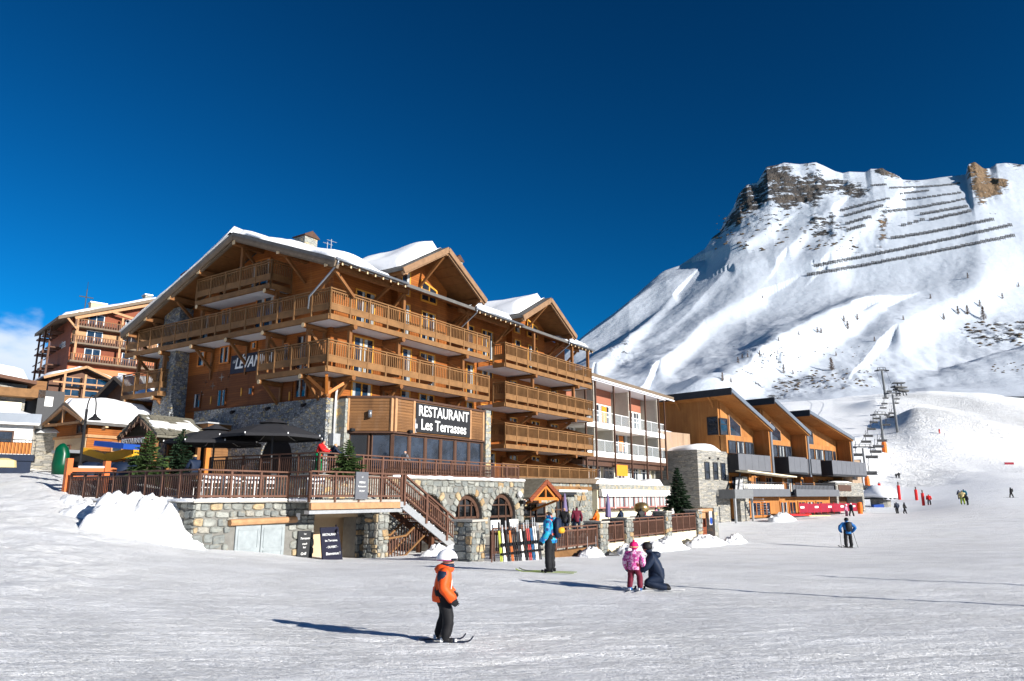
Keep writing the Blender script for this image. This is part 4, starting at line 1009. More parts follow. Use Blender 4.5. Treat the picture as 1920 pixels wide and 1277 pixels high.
m = MB(); m.tube([(A.x, A.y, 4.2), (A.x, A.y, 4.6)], .11, 10); m.beam((A.x, A.y, 4.4), (A.x + .15, A.y + .1, 4.4), .05, .05); H.part('wall_lamp', m, 'zinc', parent=bay, smooth=True)
for u in (.3, 1.2):
    A, Bq = along(B[1] if u > 1 else B[0], B[2] if u > 1 else B[1], u, u + .1, .18); m = MB(); m.box(A.x - .14, A.y - .10, 3.45, A.x + .14, A.y + .04, 3.6); H.part('floodlight', m, 'black', parent=bay)
A, Bq = along(B[1], B[2], 1.72, 1.74, .12); m = MB(); m.box(A.x - .09, A.y - .05, 3.75, A.x + .09, A.y + .03, 4.0); m.box(A.x - .05, A.y - .03, 3.5, A.x - .03, A.y, 4.3); m.box(A.x + .03, A.y - .03, 3.5, A.x + .05, A.y, 4.3); H.part('antenna_box', m, 'white_metal', parent=bay)
# --- entrance volume at the gable side, with its board
m = MB(); m.box(-.3, 9.6, -.15, 1.2, 9.8, 3.6); m.box(-.3, 13.2, -.15, 1.2, 13.4, 3.6); m.box(-.35, 9.5, 3.3, 1.3, 13.5, 4.15); H.part('entrance_box', m, 'wood_old')
m = MB(); m.box(-.45, 9.4, 4.16, 1.35, 13.6, 4.24); H.part('entrance_roof', m, 'galv')
m = MB(); m.box(1.1, 9.8, -.15, 1.2, 13.2, 3.3); H.part('entrance_door', m, 'dark')
m = MB(); m.box(-.32, 9.4, 2.9, -.2, 9.9, 3.3); m.box(-.35, 9.45, -.1, -.05, 9.62, 3.3); H.part('entrance_post', m, 'wood_orange')

def sign(name, label, x0, x1, z0, z1, plane, face, board, texts, mat='lettering', frame=HF, th=.06, cat='sign'):
    """flat board with raised letters; plane coordinate and outward side by face: '-y' or '-x'"""
    if face == '-y':
        b = ((x0 + x1) / 2, plane, z0); T = Thing(name, label, cat, b, frame)
        q = MB(); q.box(x0, plane - th, z0, x1, plane, z1); T.part('board', q, board)
        for s_, sz, tx, tz, kw in texts:
            T.piece('lettering', text_mesh(s_, sz, mat, .008, **kw), (tx, plane - th - .009, tz), rot=(PI / 2, 0, 0))
    else:
        b = (plane, (x0 + x1) / 2, z0); T = Thing(name, label, cat, b, frame)
        q = MB(); q.box(plane - th, x0, z0, plane, x1, z1); T.part('board', q, board)
        for s_, sz, tx, tz, kw in texts:
            T.piece('lettering', text_mesh(s_, sz, mat, .008, **kw), (plane - th - .009, tx, tz), rot=(PI / 2, 0, -PI / 2))
    return T
sign('restaurant_sign', 'black board reading RESTAURANT Les Terrasses in white letters above the bay windows', 5.45, 10.6, 3.55, 5.22, -1.50, '-y', 'sign_black',
     [('RESTAURANT', .86, 8.02, 4.76, dict(bold=.012, sx=.90)), ('Les Terrasses', .86, 8.02, 3.98, dict(bold=.012, sx=.90))])
T = sign('hotel_name_banner', 'dark banner with slanting white hotel name on the gable boards, left of the corner balcony', 5.9, 10.3, 7.4, 8.55, 1.42, '-x', 'sign_navy',
     [('LÉVANNA', .95, 8.05, 7.98, dict(shear=.25, bold=.02, sx=.85)), ('LE', .26, 9.95, 8.15, dict(shear=.25)), ('HÔTEL', .28, 6.9, 7.55, dict(shear=.25, bold=.008))])
sign('bar_sign', 'small black board with white letters on the wooden entrance box', 10.6, 12.1, 3.35, 4.05, -.36, '-x', 'sign_black',
     [('LE', .16, 11.6, 3.92, {}), ('PANORAMIC', .26, 11.35, 3.62, dict(bold=.004))])
# ------------------------------------------------------------------ stones laid one by one
def stone_meshes(n=8, mat='stone_piece'):
    out = []
    for k in range(n):
        rr = random.Random(k + 5); pts = []
        for (x, z) in ((-.5, -.5), (.5, -.5), (.5, .5), (-.5, .5)):
            cut = rr.uniform(.06, .30)
            jx, jz = rr.uniform(-.09, .09), rr.uniform(-.09, .09)
            sx_, sz_ = (1 if x > 0 else -1), (1 if z > 0 else -1)
            a = (x - sx_ * cut + jx, z + jz); b = (x + jx, z - sz_ * cut + jz)
            pts += [b, a] if (x < 0) == (z < 0) else [a, b]
        pts = [(max(-.5, min(.5, a)), max(-.5, min(.5, b))) for a, b in pts]
        m = MB(); N_ = len(pts)
        front = [(a * .86, -1.0 - rr.uniform(0, .15), b * .86) for a, b in pts]; mid = [(a, -.55, b) for a, b in pts]; back = [(a, 0, b) for a, b in pts]
        m.add(front + mid + back, [tuple(range(N_))] + [(i, (i + 1) % N_, (i + 1) % N_ + N_, i + N_) for i in range(N_)] + [(i + N_, (i + 1) % N_ + N_, (i + 1) % N_ + 2 * N_, i + 2 * N_) for i in range(N_)])
        out.append(m.mesh('stone', mat))
    return out
SM = stone_meshes()
def lay(T, parent, P, rz, u0, u1, z0, z1, hmin=.24, hmax=.40, wmin=.28, wmax=.62, skip=None, depth=.07, seed=1, gap=.025, cap=290):
    rr = random.Random(seed); z = z0; n = 0
    while z < z1 - .05:
        h_ = min(rr.uniform(hmin, hmax), z1 - z)
        if z1 - z - h_ < .12: h_ = z1 - z
        u = u0 - rr.uniform(0, .2); first = True
        while u < u1 - .02:
            w_ = rr.uniform(wmin, wmax); a, b = max(u, u0), min(u + w_, u1)
            if u1 - b < .14: b = u1
            # now and then split a course into two low stones
            parts = [(z, z + h_)] if rr.random() > .22 or h_ < .3 else [(z, z + h_ * .48), (z + h_ * .48, z + h_)]
            for (za, zb) in parts:
                jz = rr.uniform(-.03, .03); cu, cz = (a + b) / 2, (za + zb) / 2 + jz
                if n < cap and not (skip and skip(cu, cz, (b - a) / 2, (zb - za) / 2)):
                    T.piece('stone', rr.choice(SM), P(cu, cz), parent, rot=(0, rr.uniform(-.10, .10), rz), scale=(b - a - gap, depth * rr.uniform(.7, 1.3), zb - za - gap)); n += 1
            u = b if b == u1 else u + w_
        z += h_
    return n

# balusters share one mesh per height
_bm = {}
def bal_mesh(h_, mat='wood_fence'):
    k = (round(h_, 2), mat)
    if k not in _bm:
        m = MB(); m.box(-.022, -.022, 0, .022, .022, k[0]); _bm[k] = m.mesh('baluster', mat)
    return _bm[k]
def fence(label, pts, h_=1.08, frame=HF, wood='wood_fence', pitch=.14, post=1.55, group='dark wooden terrace railings', name='terrace_railing', pw=.09, snow=False, gap=.12, lowsnow=False):
    """pts: (x,y,z floor) along the run; every baluster a part of its own"""
    T = Thing(name, label, 'railing', pts[0], frame, group)
    for (xa, ya, za), (xb, yb, zb) in zip(pts[:-1], pts[1:]):
        L = math.hypot(xb - xa, yb - ya); A, Bq = Vector((xa, ya, za)), Vector((xb, yb, zb))
        for dz, ww, hh, nm in ((h_ - .03, .12, .06, 'handrail'), (h_ - .20, .05, .07, 'upper_rail'), (gap, .05, .08, 'lower_rail')):
            q = MB(); q.beam(A + Vector((0, 0, dz)), Bq + Vector((0, 0, dz)), ww, hh); T.part(nm, q, wood)
        m_ = max(1, round(L / post))
        for k in range(m_ + 1):
            p = A.lerp(Bq, k / m_); q = MB(); q.box(p.x - pw / 2, p.y - pw / 2, p.z - .12, p.x + pw / 2, p.y + pw / 2, p.z + h_ - .05); T.part('post', q, wood)
        n = int(L / pitch); ang = math.atan2(yb - ya, xb - xa)
        for k in range(n):
            p = A.lerp(Bq, (k + .5) / n)
            if min(abs((k + .5) / n - j / m_) for j in range(m_ + 1)) * L < .06: continue
            T.piece('baluster', bal_mesh(h_ - .22 - gap, wood), p + Vector((0, 0, gap)), rot=(0, 0, ang))
    return T

# ------------------------------------------------------------------ lower terrace
DZ = -.15
T = Thing('stone_terrace', 'raised stone terrace with grey garage doors in its wall, in front of the hotel', 'terrace', (-9.6, -4.2, -2.6), HF)
m = MB(); m.prism([(-9.55, -4.15), (-3.9, -4.15), (-3.9, -2.5), (2.2, -2.5), (2.2, 1.2), (1.15, 1.2), (1.15, 14), (-9.55, 14)], 'z', -3.4, DZ - .10)
core = T.part('wall_core', m, 'mortar')
m = MB(); m.prism([(-9.75, -4.35), (-5.5, -4.35), (-5.5, -4.2), (2.2, -4.2), (2.2, 1.2), (1.15, 1.2), (1.15, 14), (-9.75, 14)], 'z', DZ - .12, DZ - .02)
T.part('coping', m, 'concrete')
door = lambda u, z, a, b: -7.95 < u + a and u - a < -5.3 and z - b < -1.02
lay(T, core, lambda u, z: (u, -4.15, z), 0, -9.6, -3.9, -3.1, DZ - .13, skip=door, seed=3, wmin=.3, wmax=.62)
lay(T, core, lambda u, z: (-9.55, u, z), -PI / 2, -4.2, 5.3, -2.3, DZ - .13, seed=5, wmin=.35, wmax=.8, hmin=.3, hmax=.46)
# garage doors
for k, (a, b) in enumerate(((-7.8, -6.66), (-6.62, -5.48))):
    q = MB(); q.box(a, -4.22, -3.1, b, -4.16, -1.16); d = T.part('garage_door', q, 'door_grey')
    q = MB(); 
    for z0, z1 in ((-2.95, -2.15), (-2.02, -1.30)):
        q.beam((a + .12, -4.235, z0), (b - .12, -4.235, z0), .02, .05); q.beam((a + .12, -4.235, z1), (b - .12, -4.235, z1), .02, .05)
        q.box(a + .10, -4.245, z0, a + .15, -4.225, z1); q.box(b - .15, -4.245, z0, b - .10, -4.225, z1)
    T.part('door_frame', q, 'door_grey', parent=d)
q = MB(); q.tube([(-8.15, -4.28, -1.02), (-5.0, -4.28, -.98)], .13, 8); T.part('lintel', q, 'wood_pale')
q = MB(); q.box(-4.95, -4.24, -1.0, -4.75, -4.2, -.72); T.part('lantern', q, 'white_metal')
# passage under the projecting deck
q = MB(); q.box(-3.9, -2.7, -3.2, 2.0, -2.55, DZ - .1); T.part('passage_back', q, 'plaster')
q = MB(); q.box(-3.92, -4.2, -.95, -1.4, -4.0, -.62); T.part('passage_lintel', q, 'plaster')
q = MB(); q.box(-1.4, -4.12, -3.2, -.45, -3.3, DZ - .1); w2 = T.part('pier', q, 'mortar')
lay(T, w2, lambda u, z: (u, -4.12, z), 0, -1.4, -.45, -3.1, -.4, seed=8, wmin=.25, wmax=.45)
q = MB(); q.box(-1.45, -5.55, -3.3, -.8, -4.75, -.45); w3 = T.part('pier', q, 'mortar')
lay(T, w3, lambda u, z: (u, -5.55, z), 0, -1.47, -.78, -3.2, -.45, seed=9, wmin=.25, wmax=.45)
lay(T, w3, lambda u, z: (-1.45, u, z), -PI / 2, -5.57, -4.73, -3.2, -.45, seed=10, wmin=.25, wmax=.45)
q = MB(); q.box(-5.5, -5.65, DZ - .14, .05, -4.15, DZ - .03); T.part('deck', q, 'concrete')
q = MB(); q.beam((-5.5, -5.68, DZ - .28), (-.25, -5.68, DZ - .28), .14, .26); T.part('edge_beam', q, 'wood_pale')
q = MB(); q.beam((-.25, -5.66, DZ - .26), (.1, -5.66, DZ - .26), .14, .24); q.beam((-5.5, -5.5, DZ - .52), (.0, -5.5, DZ - .52), .3, .14); T.part('drip_edge', q, 'galv')
# shady space under the deck
fence('left railing of the lower terrace running back above the snow bank', [(-9.6, -4.3, DZ), (-9.6, 5.2, DZ)], 1.12, post=1.15)
fence('railing above the garage doors at the near corner of the lower terrace', [(-9.6, -4.3, DZ), (-5.55, -4.3, DZ)], 1.12, post=1.36)
fence('short dark railing turning out from the garage wall to the deck', [(-5.55, -4.3, DZ), (-5.55, -5.65, DZ)], 1.12, post=1.2)
fence('deck railing carrying the grey menu board, left of the stair head', [(-5.55, -5.65, DZ), (-.1, -5.65, DZ)], 1.15, post=1.35)
# snow along the copings
for a, b, c_ in (((-9.7, -4.35), (-5.6, -4.35), 11), ((-9.75, -4.3), (-9.75, 5.0), 12), ((-5.5, -4.4), (-5.5, -5.6), 13)):
    q = MB(); q.tube([Vector((a[0] + (b[0] - a[0]) * k / 20, a[1] + (b[1] - a[1]) * k / 20, DZ - .02)) for k in range(21)], [.05 + .05 * abs(mnoise.noise(Vector((k * .7, c_, 0)))) * 2 for k in range(21)], 6)
    T.part('snow_trim', q, 'snow_roof', smooth=True)

# ------------------------------------------------------------------ stair
T = Thing('staircase', 'open wooden staircase with dark railings going down from the deck to the snow', 'staircase', (4.8, -5.7, -2.9), HF)
SZ0, SZ1, SX0, SX1 = DZ, -2.75, .05, 4.85
def sz(x): return SZ0 + (SZ1 - SZ0) * (x - SX0) / (SX1 - SX0)
for y in (-5.66, -4.45):
    q = MB(); q.beam((SX0, y, sz(SX0) - .30), (SX1, y, sz(SX1) - .30), .08, .34); T.part('stringer', q, 'galv' if y < -5 else 'wood_dark')
for k in range(14):
    x = SX0 + (k + .5) / 14 * (SX1 - SX0); q = MB(); q.box(x - .16, -5.6, sz(x) - .14, x + .16, -4.5, sz(x) - .09); T.part('step', q, 'wood_dark')
    q = MB(); q.box(x - .17, -5.6, sz(x) - .085, x + .12, -4.5, sz(x) - .06)
    if k % 3 != 1: T.part('step_snow', q, 'snow_roof')
for y in (-5.7, -4.42):
    for dz, hh in ((1.08, .08), (.82, .07), (.12, .07)):
        q = MB(); q.beam((SX0, y, sz(SX0) + dz), (SX1, y, sz(SX1) + dz), .08 if dz < 1 else .12, hh); T.part('handrail' if dz > 1 else 'rail', q, 'wood_fence')
    for k in range(4):
        x = SX0 + k / 3 * (SX1 - SX0); q = MB(); q.box(x - .06, y - .06, sz(x) - .3, x + .06, y + .06, sz(x) + 1.1); T.part('post', q, 'wood_fence')
    for k in range(32):
        x = SX0 + (k + .5) / 32 * (SX1 - SX0); T.piece('baluster', bal_mesh(.70), (x, y, sz(x) + .12))
q = MB(); q.box(SX0 + 2.3, -5.5, -3.1, SX0 + 2.5, -5.3, sz(SX0 + 2.4) - .4); q.box(SX0 + 2.3, -4.7, -3.1, SX0 + 2.5, -4.5, sz(SX0 + 2.4) - .4); T.part('support', q, 'wood_dark', kind='stuff')
# lower flight turning back underneath
T = Thing('lower_stair', 'second short flight with orange-brown handrail tucked under the main staircase', 'staircase', (1.2, -4.9, -3.0), HF)
for y in (-5.2, -4.2):
    for dz, hh in ((1.0, .08), (.1, .08)):
        q = MB(); q.beam((-.6, y, -2.95 + dz), (.8, y, -2.85 + dz), .08, hh); q.beam((.8, y, -2.85 + dz), (2.6, y, -1.7 + dz), .08, hh); T.part('handrail', q, 'wood_rail')
    for k in range(16):
        x = -.5 + k * .19; z = -2.9 if x < .8 else -2.85 + (x - .8) * .64; T.piece('baluster', bal_mesh(.85), (x, y, z + .1))

# ------------------------------------------------------------------ upper terrace and its arched wall
AR = [(5.35, 1.35), (8.98, 1.35), (12.55, 1.42)]
SPR = -1.28
U = Thing('arched_wall', 'long stone wall with three round arches carrying the upper terrace of the restaurant', 'wall', (2.3, -2.8, -2.9), HF)
m = arch_wall(lambda u, z, t: (u, -2.74 + t, z), 2.2, 14.9, -3.2, .85, [(c_, hw, -3.2, SPR) for c_, hw in AR], .5)
aw = U.part('wall_core', m, 'mortar')
m = MB(); m.box(-2.6, -2.74, DZ - .1, 2.3, -2.4, .85); m.box(-2.6, -2.4, DZ - .1, -2.2, 6, .85); U.part('retaining_wall', m, 'stone_light')
m = MB(); m.box(-2.62, -2.85, .85, 14.95, 1.5, .96); m.box(-2.62, 1.5, .85, 1.2, 6, .96); U.part('terrace_slab', m, 'concrete')
def skip_arch(u, z, a, b):
    for c_, hw in AR:
        if z > SPR:
            for du, dz in ((-a, -b), (a, -b), (a, b), (-a, b), (0, 0)):
                if math.hypot(u + du - c_, z + dz - SPR) < hw + .30: return True
        elif abs(u - c_) < hw + a * .6: return True
    return False
lay(U, aw, lambda u, z: (u, -2.74, z), 0, 2.25, 14.9, -3.0, .84, hmin=.26, hmax=.42, wmin=.34, wmax=.75, skip=skip_arch, seed=21, cap=250)
lay(U, aw, lambda u, z: (14.9, u, z), PI / 2, -2.8, -2.2, -3.0, .84, seed=22)
for c_, hw in AR:
    n = 13
    for k in range(n):
        a = PI * (k + .5) / n; L = .42 + .1 * (k % 2)
        U.piece('voussoir', SM[k % 8], (c_ + (hw + L / 2) * math.cos(a), -2.74, SPR + (hw + L / 2) * math.sin(a)), aw, rot=(0, PI / 2 - a - 0, 0), scale=((hw + .3) * PI / n - .03, .09, L))
# glazing inside the arches
for j, (c_, hw) in enumerate(AR):
    f = MB(); y = -2.42
    for x in ((c_ - hw, c_ - hw * .45, c_, c_ + hw * .45, c_ + hw) if j < 2 else (c_ - hw, c_ - .1, c_ + hw * .5, c_ + hw)): f.box(x - .05, y - .06, -2.9, x + .05, y, SPR + math.sqrt(max(0.01, hw * hw - (x - c_) ** 2)))
    f.box(c_ - hw, y - .06, -1.35, c_ + hw, y, -1.22); f.box(c_ - hw, y - .06, -.62, c_ + hw, y, -.54)
    o = U.part('arched_window', f, 'frame_brown')
    g_ = MB(); pts = [(c_ - hw, -3.0), (c_ + hw, -3.0)] + [(c_ + hw * math.cos(a), SPR + hw * math.sin(a)) for a in np.linspace(0, PI, 13)]
    g_.prism(pts, 'y', -2.40, -2.36); U.part('pane', g_, 'glass_dark', parent=o)
    q = MB(); pr = None
    for a in np.linspace(0, PI, 13):
        p = (c_ + (hw - .02) * math.cos(a), -2.5, SPR + (hw - .02) * math.sin(a))
        if pr: q.beam(pr, p, .5, .05, up=(0, 1, 0)); 
        pr = p
    U.part('reveal', q, 'frame_brown', parent=o)
q = MB(); q.tube([Vector((2.3 + k * .42, -2.86, .97)) for k in range(31)], [.07 + .06 * abs(mnoise.noise(Vector((k * .5, 3, 0)))) * 2 for k in range(31)], 6); U.part('snow_trim', q, 'snow_roof', smooth=True)
q = MB(); q.lathe([(.02, -.25), (.18, -.1), (.2, .05), (.1, .2)], (14.1, -2.98, .05), 8); U.part('wall_lamp', q, 'white_metal', smooth=True)
q = MB(); q.box(14.35, -3.1, -.55, 14.65, -2.85, -.3); U.part('floodlight', q, 'black')
fence('upper terrace railing along the top of the arched wall, below the bay windows', [(-2.6, -2.75, .96), (14.3, -2.75, .96)], 1.02, post=1.42, pitch=.15)
fence('upper terrace railing on the gable side beside the big umbrellas', [(-2.6, -2.75, .96), (-2.6, 5.6, .96)], 1.02, post=1.42, pitch=.15)

# ------------------------------------------------------------------ ground floor further right: stone wall, entrance, small arch
G = Thing('entrance_wall', 'sunlit stone ground-floor wall with glazed entrance and one small arch', 'wall', (15, -1, -2.9), HF)
m = arch_wall(lambda u, z, t: (u, -1 + t, z), 14.9, 28.0, -3.2, .95, [(23.05, 1.1, -3.2, -1.06)], .5)
gw = G.part('wall_core', m, 'stone_light')
lay(G, gw, lambda u, z: (u, -1.0, z), 0, 20.9, 28.0, -3.0, .9, hmin=.34, hmax=.5, wmin=.4, wmax=.8, skip=lambda u, z, a, b: (abs(u - 23.05) < 1.25 and z < -1.0) or math.hypot(u - 23.05, z + 1.06) < 1.3, seed=33, depth=.05)
for k in range(11):
    a = PI * (k + .5) / 11; G.piece('voussoir', SM[k % 8], (23.05 + 1.33 * math.cos(a), -1.0, -1.06 + 1.33 * math.sin(a)), gw, rot=(0, PI / 2 - a, 0), scale=(.36, .06, .42))
q = MB()
for x in (22.0, 22.7, 23.4, 24.1): q.box(x - .04, -.75, -2.9, x + .04, -.7, -1.06 + math.sqrt(max(.05, 1.15 ** 2 - (x - 23.05) ** 2)))
q.box(21.95, -.75, -1.1, 24.15, -.7, -1.0); o = G.part('arched_window', q, 'frame_brown')
q = MB(); q.prism([(21.95, -3), (24.15, -3)] + [(23.05 + 1.1 * math.cos(a), -1.06 + 1.1 * math.sin(a)) for a in np.linspace(0, PI, 11)], 'y', -.68, -.64); G.part('pane', q, 'glass_dark', parent=o)
q = MB()
for x in (16.0, 17.2, 18.4, 19.2, 20.4): q.box(x - .05, -1.12, -2.9, x + .05, -1.02, -.55)
q.box(15.9, -1.12, -.62, 20.5, -1.02, -.5); q.box(15.9, -1.12, -1.5, 20.5, -1.03, -1.42); o = G.part('entrance_door', q, 'frame_brown')
q = MB(); q.box(15.95, -1.05, -2.9, 20.45, -1.01, -.55); G.part('pane', q, 'glass_dark', parent=o)
q = MB(); q.prism([(15.2, .95), (28.8, .95), (28.8, 1.35), (15.2, 1.2)], 'y', -1.3, 1.4); G.part('canopy', q, 'verge')
q = MB(); q.box(20.6, -2.2, .25, 25.0, -1.1, .42); G.part('awning_box', q, 'white'); q = MB(); q.box(20.8, -2.0, .05, 23.6, -1.1, .24); G.part('awning', q, 'anthracite')
q = MB(); q.tube([(25.6, -1.1, .6), (25.6, -1.4, .4), (25.4, -1.45, -.2), (25.4, -1.2, -.9)], .03, 5); G.part('lamp_bracket', q, 'black')
# porch
P_ = Thing('entrance_porch', 'small gabled porch roof in reddish timber over the restaurant entrance', 'porch', (16.9, -2.9, -2.8), HF)
m = MB(); cx, pk, lo, hw = 16.95, 1.12, -.12, 2.15
rquad(m, [(cx - hw, -3.3, lo), (cx, -3.3, pk), (cx, -1.0, pk), (cx - hw, -1.0, lo)], .12); rquad(m, [(cx, -3.3, pk), (cx + hw, -3.3, lo), (cx + hw, -1.0, lo), (cx, -1.0, pk)], .12)
rf = P_.part('roof', m, 'lauze')
m = MB()
for sg in (-1, 1): m.beam((cx, -3.32, pk - .2), (cx + sg * hw, -3.32, lo - .2), .12, .3)
P_.part('verge_board', m, 'wood_red', parent=rf)
m = MB(); m.beam((cx - hw * .8, -3.2, lo - .1), (cx + hw * .8, -3.2, lo - .1), .14, .2); m.beam((cx, -3.2, lo), (cx, -3.2, pk - .3), .12, .12); m.beam((cx - 1.2, -3.2, lo), (cx, -3.2, pk - .5), .12, .14); m.beam((cx + 1.2, -3.2, lo), (cx, -3.2, pk - .5), .12, .14)
for sg in (-1, 1): m.beam((cx + sg * 1.7, -3.2, lo - .2), (cx + sg * 1.7, -1.1, lo - .9), .12, .14)
P_.part('truss', m, 'wood_orange')
sign('entrance_sign', 'orange board with pale capitals over the glazed restaurant entrance, half hidden by the arched wall', 15.7, 19.5, -.52, -.02, -1.28, '-y', 'wood_orange', [('RESTAURANT', .50, 17.35, -.27, dict(bold=.01))])

# ------------------------------------------------------------------ ground terrace by the piste: piers, railings, cream base
FY = -11.9
pm = [(-2.95, -.93, 'stone pier at the near end of the ground terrace beside the skis'), (1.72, -1.2, 'stone pier behind the skier in the patterned blue jacket'), (7.85, -1.30, 'stone pier between the long and the short fence panel'), (10.95, -1.2, 'stone pier behind the child in pink'), (16.65, -.95, 'stone pier right of the kneeling adult'), (22.2, -.95, 'stone pier beside the small wooden door')]
for k, (x, zt_, lab) in enumerate(pm):
    zb = -3.4 - .03 * x; S = Thing('stone_pier', lab, 'pillar', (x + .45, FY, -2.6), HF, 'stone piers of the ground terrace')
    q = MB(); q.box(x + .04, FY + .04, zb, x + .86, FY + .86, zt_ - .02); c_ = S.part('core', q, 'mortar')
    lay(S, c_, lambda u, z: (u, FY + .04, z), 0, x, x + .9, -3.0 - .03 * x, zt_ - .06, seed=40 + k, hmin=.2, hmax=.34, wmin=.3, wmax=.5, depth=.05)
    lay(S, c_, lambda u, z: (x + .04, u, z), -PI / 2, FY, FY + .9, -3.0 - .03 * x, zt_ - .06, seed=50 + k, hmin=.2, hmax=.34, wmin=.3, wmax=.5, depth=.05)
    q = MB(); q.box(x - .06, FY - .06, zt_ - .06, x + .96, FY + .96, zt_ + .02); S.part('cap', q, 'concrete')
for (xa, xb, zt_, zb, lab) in ((-1.4, 1.7, -1.22, -2.35, 'fence panel behind the row of parked skis'), (2.65, 7.8, -1.42, -2.45, 'long fence panel right of the skier in the blue patterned jacket'), (8.8, 10.9, -1.33, -2.4, 'short fence panel between two stone piers, left of the child in pink'), (11.9, 16.6, -1.22, -2.3, 'fence panel above the cream base, behind the kneeling adult'), (17.6, 22.15, -1.12, -2.25, 'last fence panel before the small wooden door')):
    fence(lab, [(xa, FY + .2, zb), (xb, FY + .2, zb)], zt_ - zb, post=1.05, pitch=.15, group='fence panels of the ground terrace', name='fence_panel')
m = MB()
m.box(8.8, FY + .15, -3.6, 10.9, FY + .5, -2.42); m.box(11.9, FY + .15, -3.7, 16.6, FY + .5, -2.32); m.box(17.6, FY + .15, -2.95, 19.9, FY + .5, -2.27); m.box(20.3, FY + .15, -2.95, 22.15, FY + .5, -2.27); m.box(19.9, FY + .15, -3.8, 20.3, FY + .5, -2.27)
T = Thing('rendered_wall', 'cream rendered base wall under the fence panels on the snow', 'wall', (12, FY, -2.9), HF); T.part('base_wall', m, 'cream', kind='stuff')
m = MB(); m.box(3.2, FY + 1.0, -3.4, 26.0, -2.2, -2.42); T.part('terrace_floor', m, 'concrete')
T = Thing('planter', 'long brown timber planter below the fence, half buried in snow', 'planter', (4.5, FY - .2, -2.9), HF)
m = MB(); m.prism([(FY - .55, -2.95), (FY + .15, -2.95), (FY + .15, -2.46), (FY - .1, -2.46)], 'x', 2.7, 7.3); T.part('trough', m, 'wood_rail')
# small door with shelter at the end
T = Thing('terrace_gate', 'narrow wooden door with a blue round sign at the end of the ground terrace', 'gate', (24.5, FY, -3.2), HF)
m = MB(); m.box(23.4, FY + .5, -3.6, 25.3, FY + .6, -1.55); T.part('door', m, 'wood_red')
m = MB(); m.box(25.6, FY, -3.9, 26.4, FY + .9, -.85); T.part('pier', m, 'stone_light')
m = MB(); m.box(23.0, FY + .1, -1.1, 26.5, FY + .8, -.9); m.box(23.6, FY + .3, -1.55, 25.2, FY + .6, -1.1); T.part('lintel', m, 'wood_pale')
m = MB(); m.box(24.6, FY + .02, -2.0, 25.15, FY + .06, -1.1); d = T.part('notice', m, 'white'); m = MB(); m.prism([(24.88 + .26 * math.cos(a), -1.72 + .26 * math.sin(a)) for a in np.linspace(0, 2 * PI, 17)[:-1]], 'y', FY, FY + .018); T.part('roundel', m, 'blue_fabric', parent=d)

# ------------------------------------------------------------------ terrace furniture
def umbrella_open(x, y, zf, zt_, r_, label):
    T = Thing('parasol', label, 'umbrella', (x, y, zf), HF, 'open dark parasols on the terrace')
    q = MB(); q.tube([(x, y, zf), (x, y, zt_ - .1)], .05, 8); T.part('pole', q, 'steel')
    q = MB(); q.box(x - .4, y - .4, zf, x + .4, y + .4, zf + .1); T.part('base', q, 'steel')
    n = 8; vs = [(x, y, zt_ - .22)]; fs = []
    for k in range(n):
        a = 2 * PI * k / n + PI / 8; rr = r_ * (1.08 if k % 2 else 1.08); vs.append((x + rr * math.cos(a), y + rr * math.sin(a), zt_ - .95))
    for k in range(n): a = 2 * PI * k / n + PI / 8; vs.append((x + r_ * .55 * math.cos(a), y + r_ * .55 * math.sin(a), zt_ - .50))
    for k in range(n): j = (k + 1) % n; fs += [(0, 1 + n + k, 1 + n + j), (1 + n + k, 1 + k, 1 + j, 1 + n + j)]
    m2 = MB(); m2.add(vs, fs); me = m2.mesh('canopy', 'umbrella', T.base, fix=False); o = link('canopy', me, T.e); o.modifiers.new('s', 'SOLIDIFY').thickness = .03
    q = MB()
    for k in range(n): q.add([vs[1 + k], vs[1 + (k + 1) % n], tuple(Vector(vs[1 + (k + 1) % n]) - Vector((0, 0, .14))), tuple(Vector(vs[1 + k]) - Vector((0, 0, .14)))], [(0, 1, 2, 3)])
    T.part('valance', q, 'umbrella', parent=o)
    q = MB(); q.lathe([(.75, -.30), (.05, 0)], (x, y, zt_), 8); T.part('vent_cap', q, 'umbrella', parent=o)
    for k in range(n):
        a = 2 * PI * k / n + PI / 8; q = MB(); q.beam((x, y, zt_ - .42), (x + r_ * math.cos(a), y + r_ * math.sin(a), zt_ - 1.0), .03, .03); T.part('rib', q, 'galv')
        q = MB(); q.lathe([(.03, -.04), (.03, .04)], (x + r_ * 1.08 * math.cos(a), y + r_ * 1.08 * math.sin(a), zt_ - .95), 6); T.part('rib_tip', q, 'white_metal')
umbrella_open(-2.1, 1.3, .96, 3.85, 2.35, 'large open dark grey parasol nearer the stone corner')
umbrella_open(-3.2, 4.5, DZ, 3.6, 2.2, 'open dark grey parasol further back, beside the wooden entrance box')
def umbrella_shut(x, y, zf, label):
    T = Thing('folded_parasol', label, 'umbrella', (x, y, zf), HF, 'folded purple parasols')
    q = MB(); q.tube([(x, y, zf), (x, y, zf + 2.55)], .035, 6); T.part('pole', q, 'steel')
    q = MB(); q.lathe([(.06, 2.55), (.12, 2.2), (.2, 1.6), (.30, .95), (.26, .85), (.04, .9)], (x, y, zf), 7, sx=1.0, sy=.8); T.part('canopy', q, 'purple')
umbrella_shut(23.2, -4.8, -2.42, 'folded purple parasol in front of the small arch'); umbrella_shut(18.9, -3.6, -2.42, 'folded purple parasol at the entrance, behind the skier in blue')
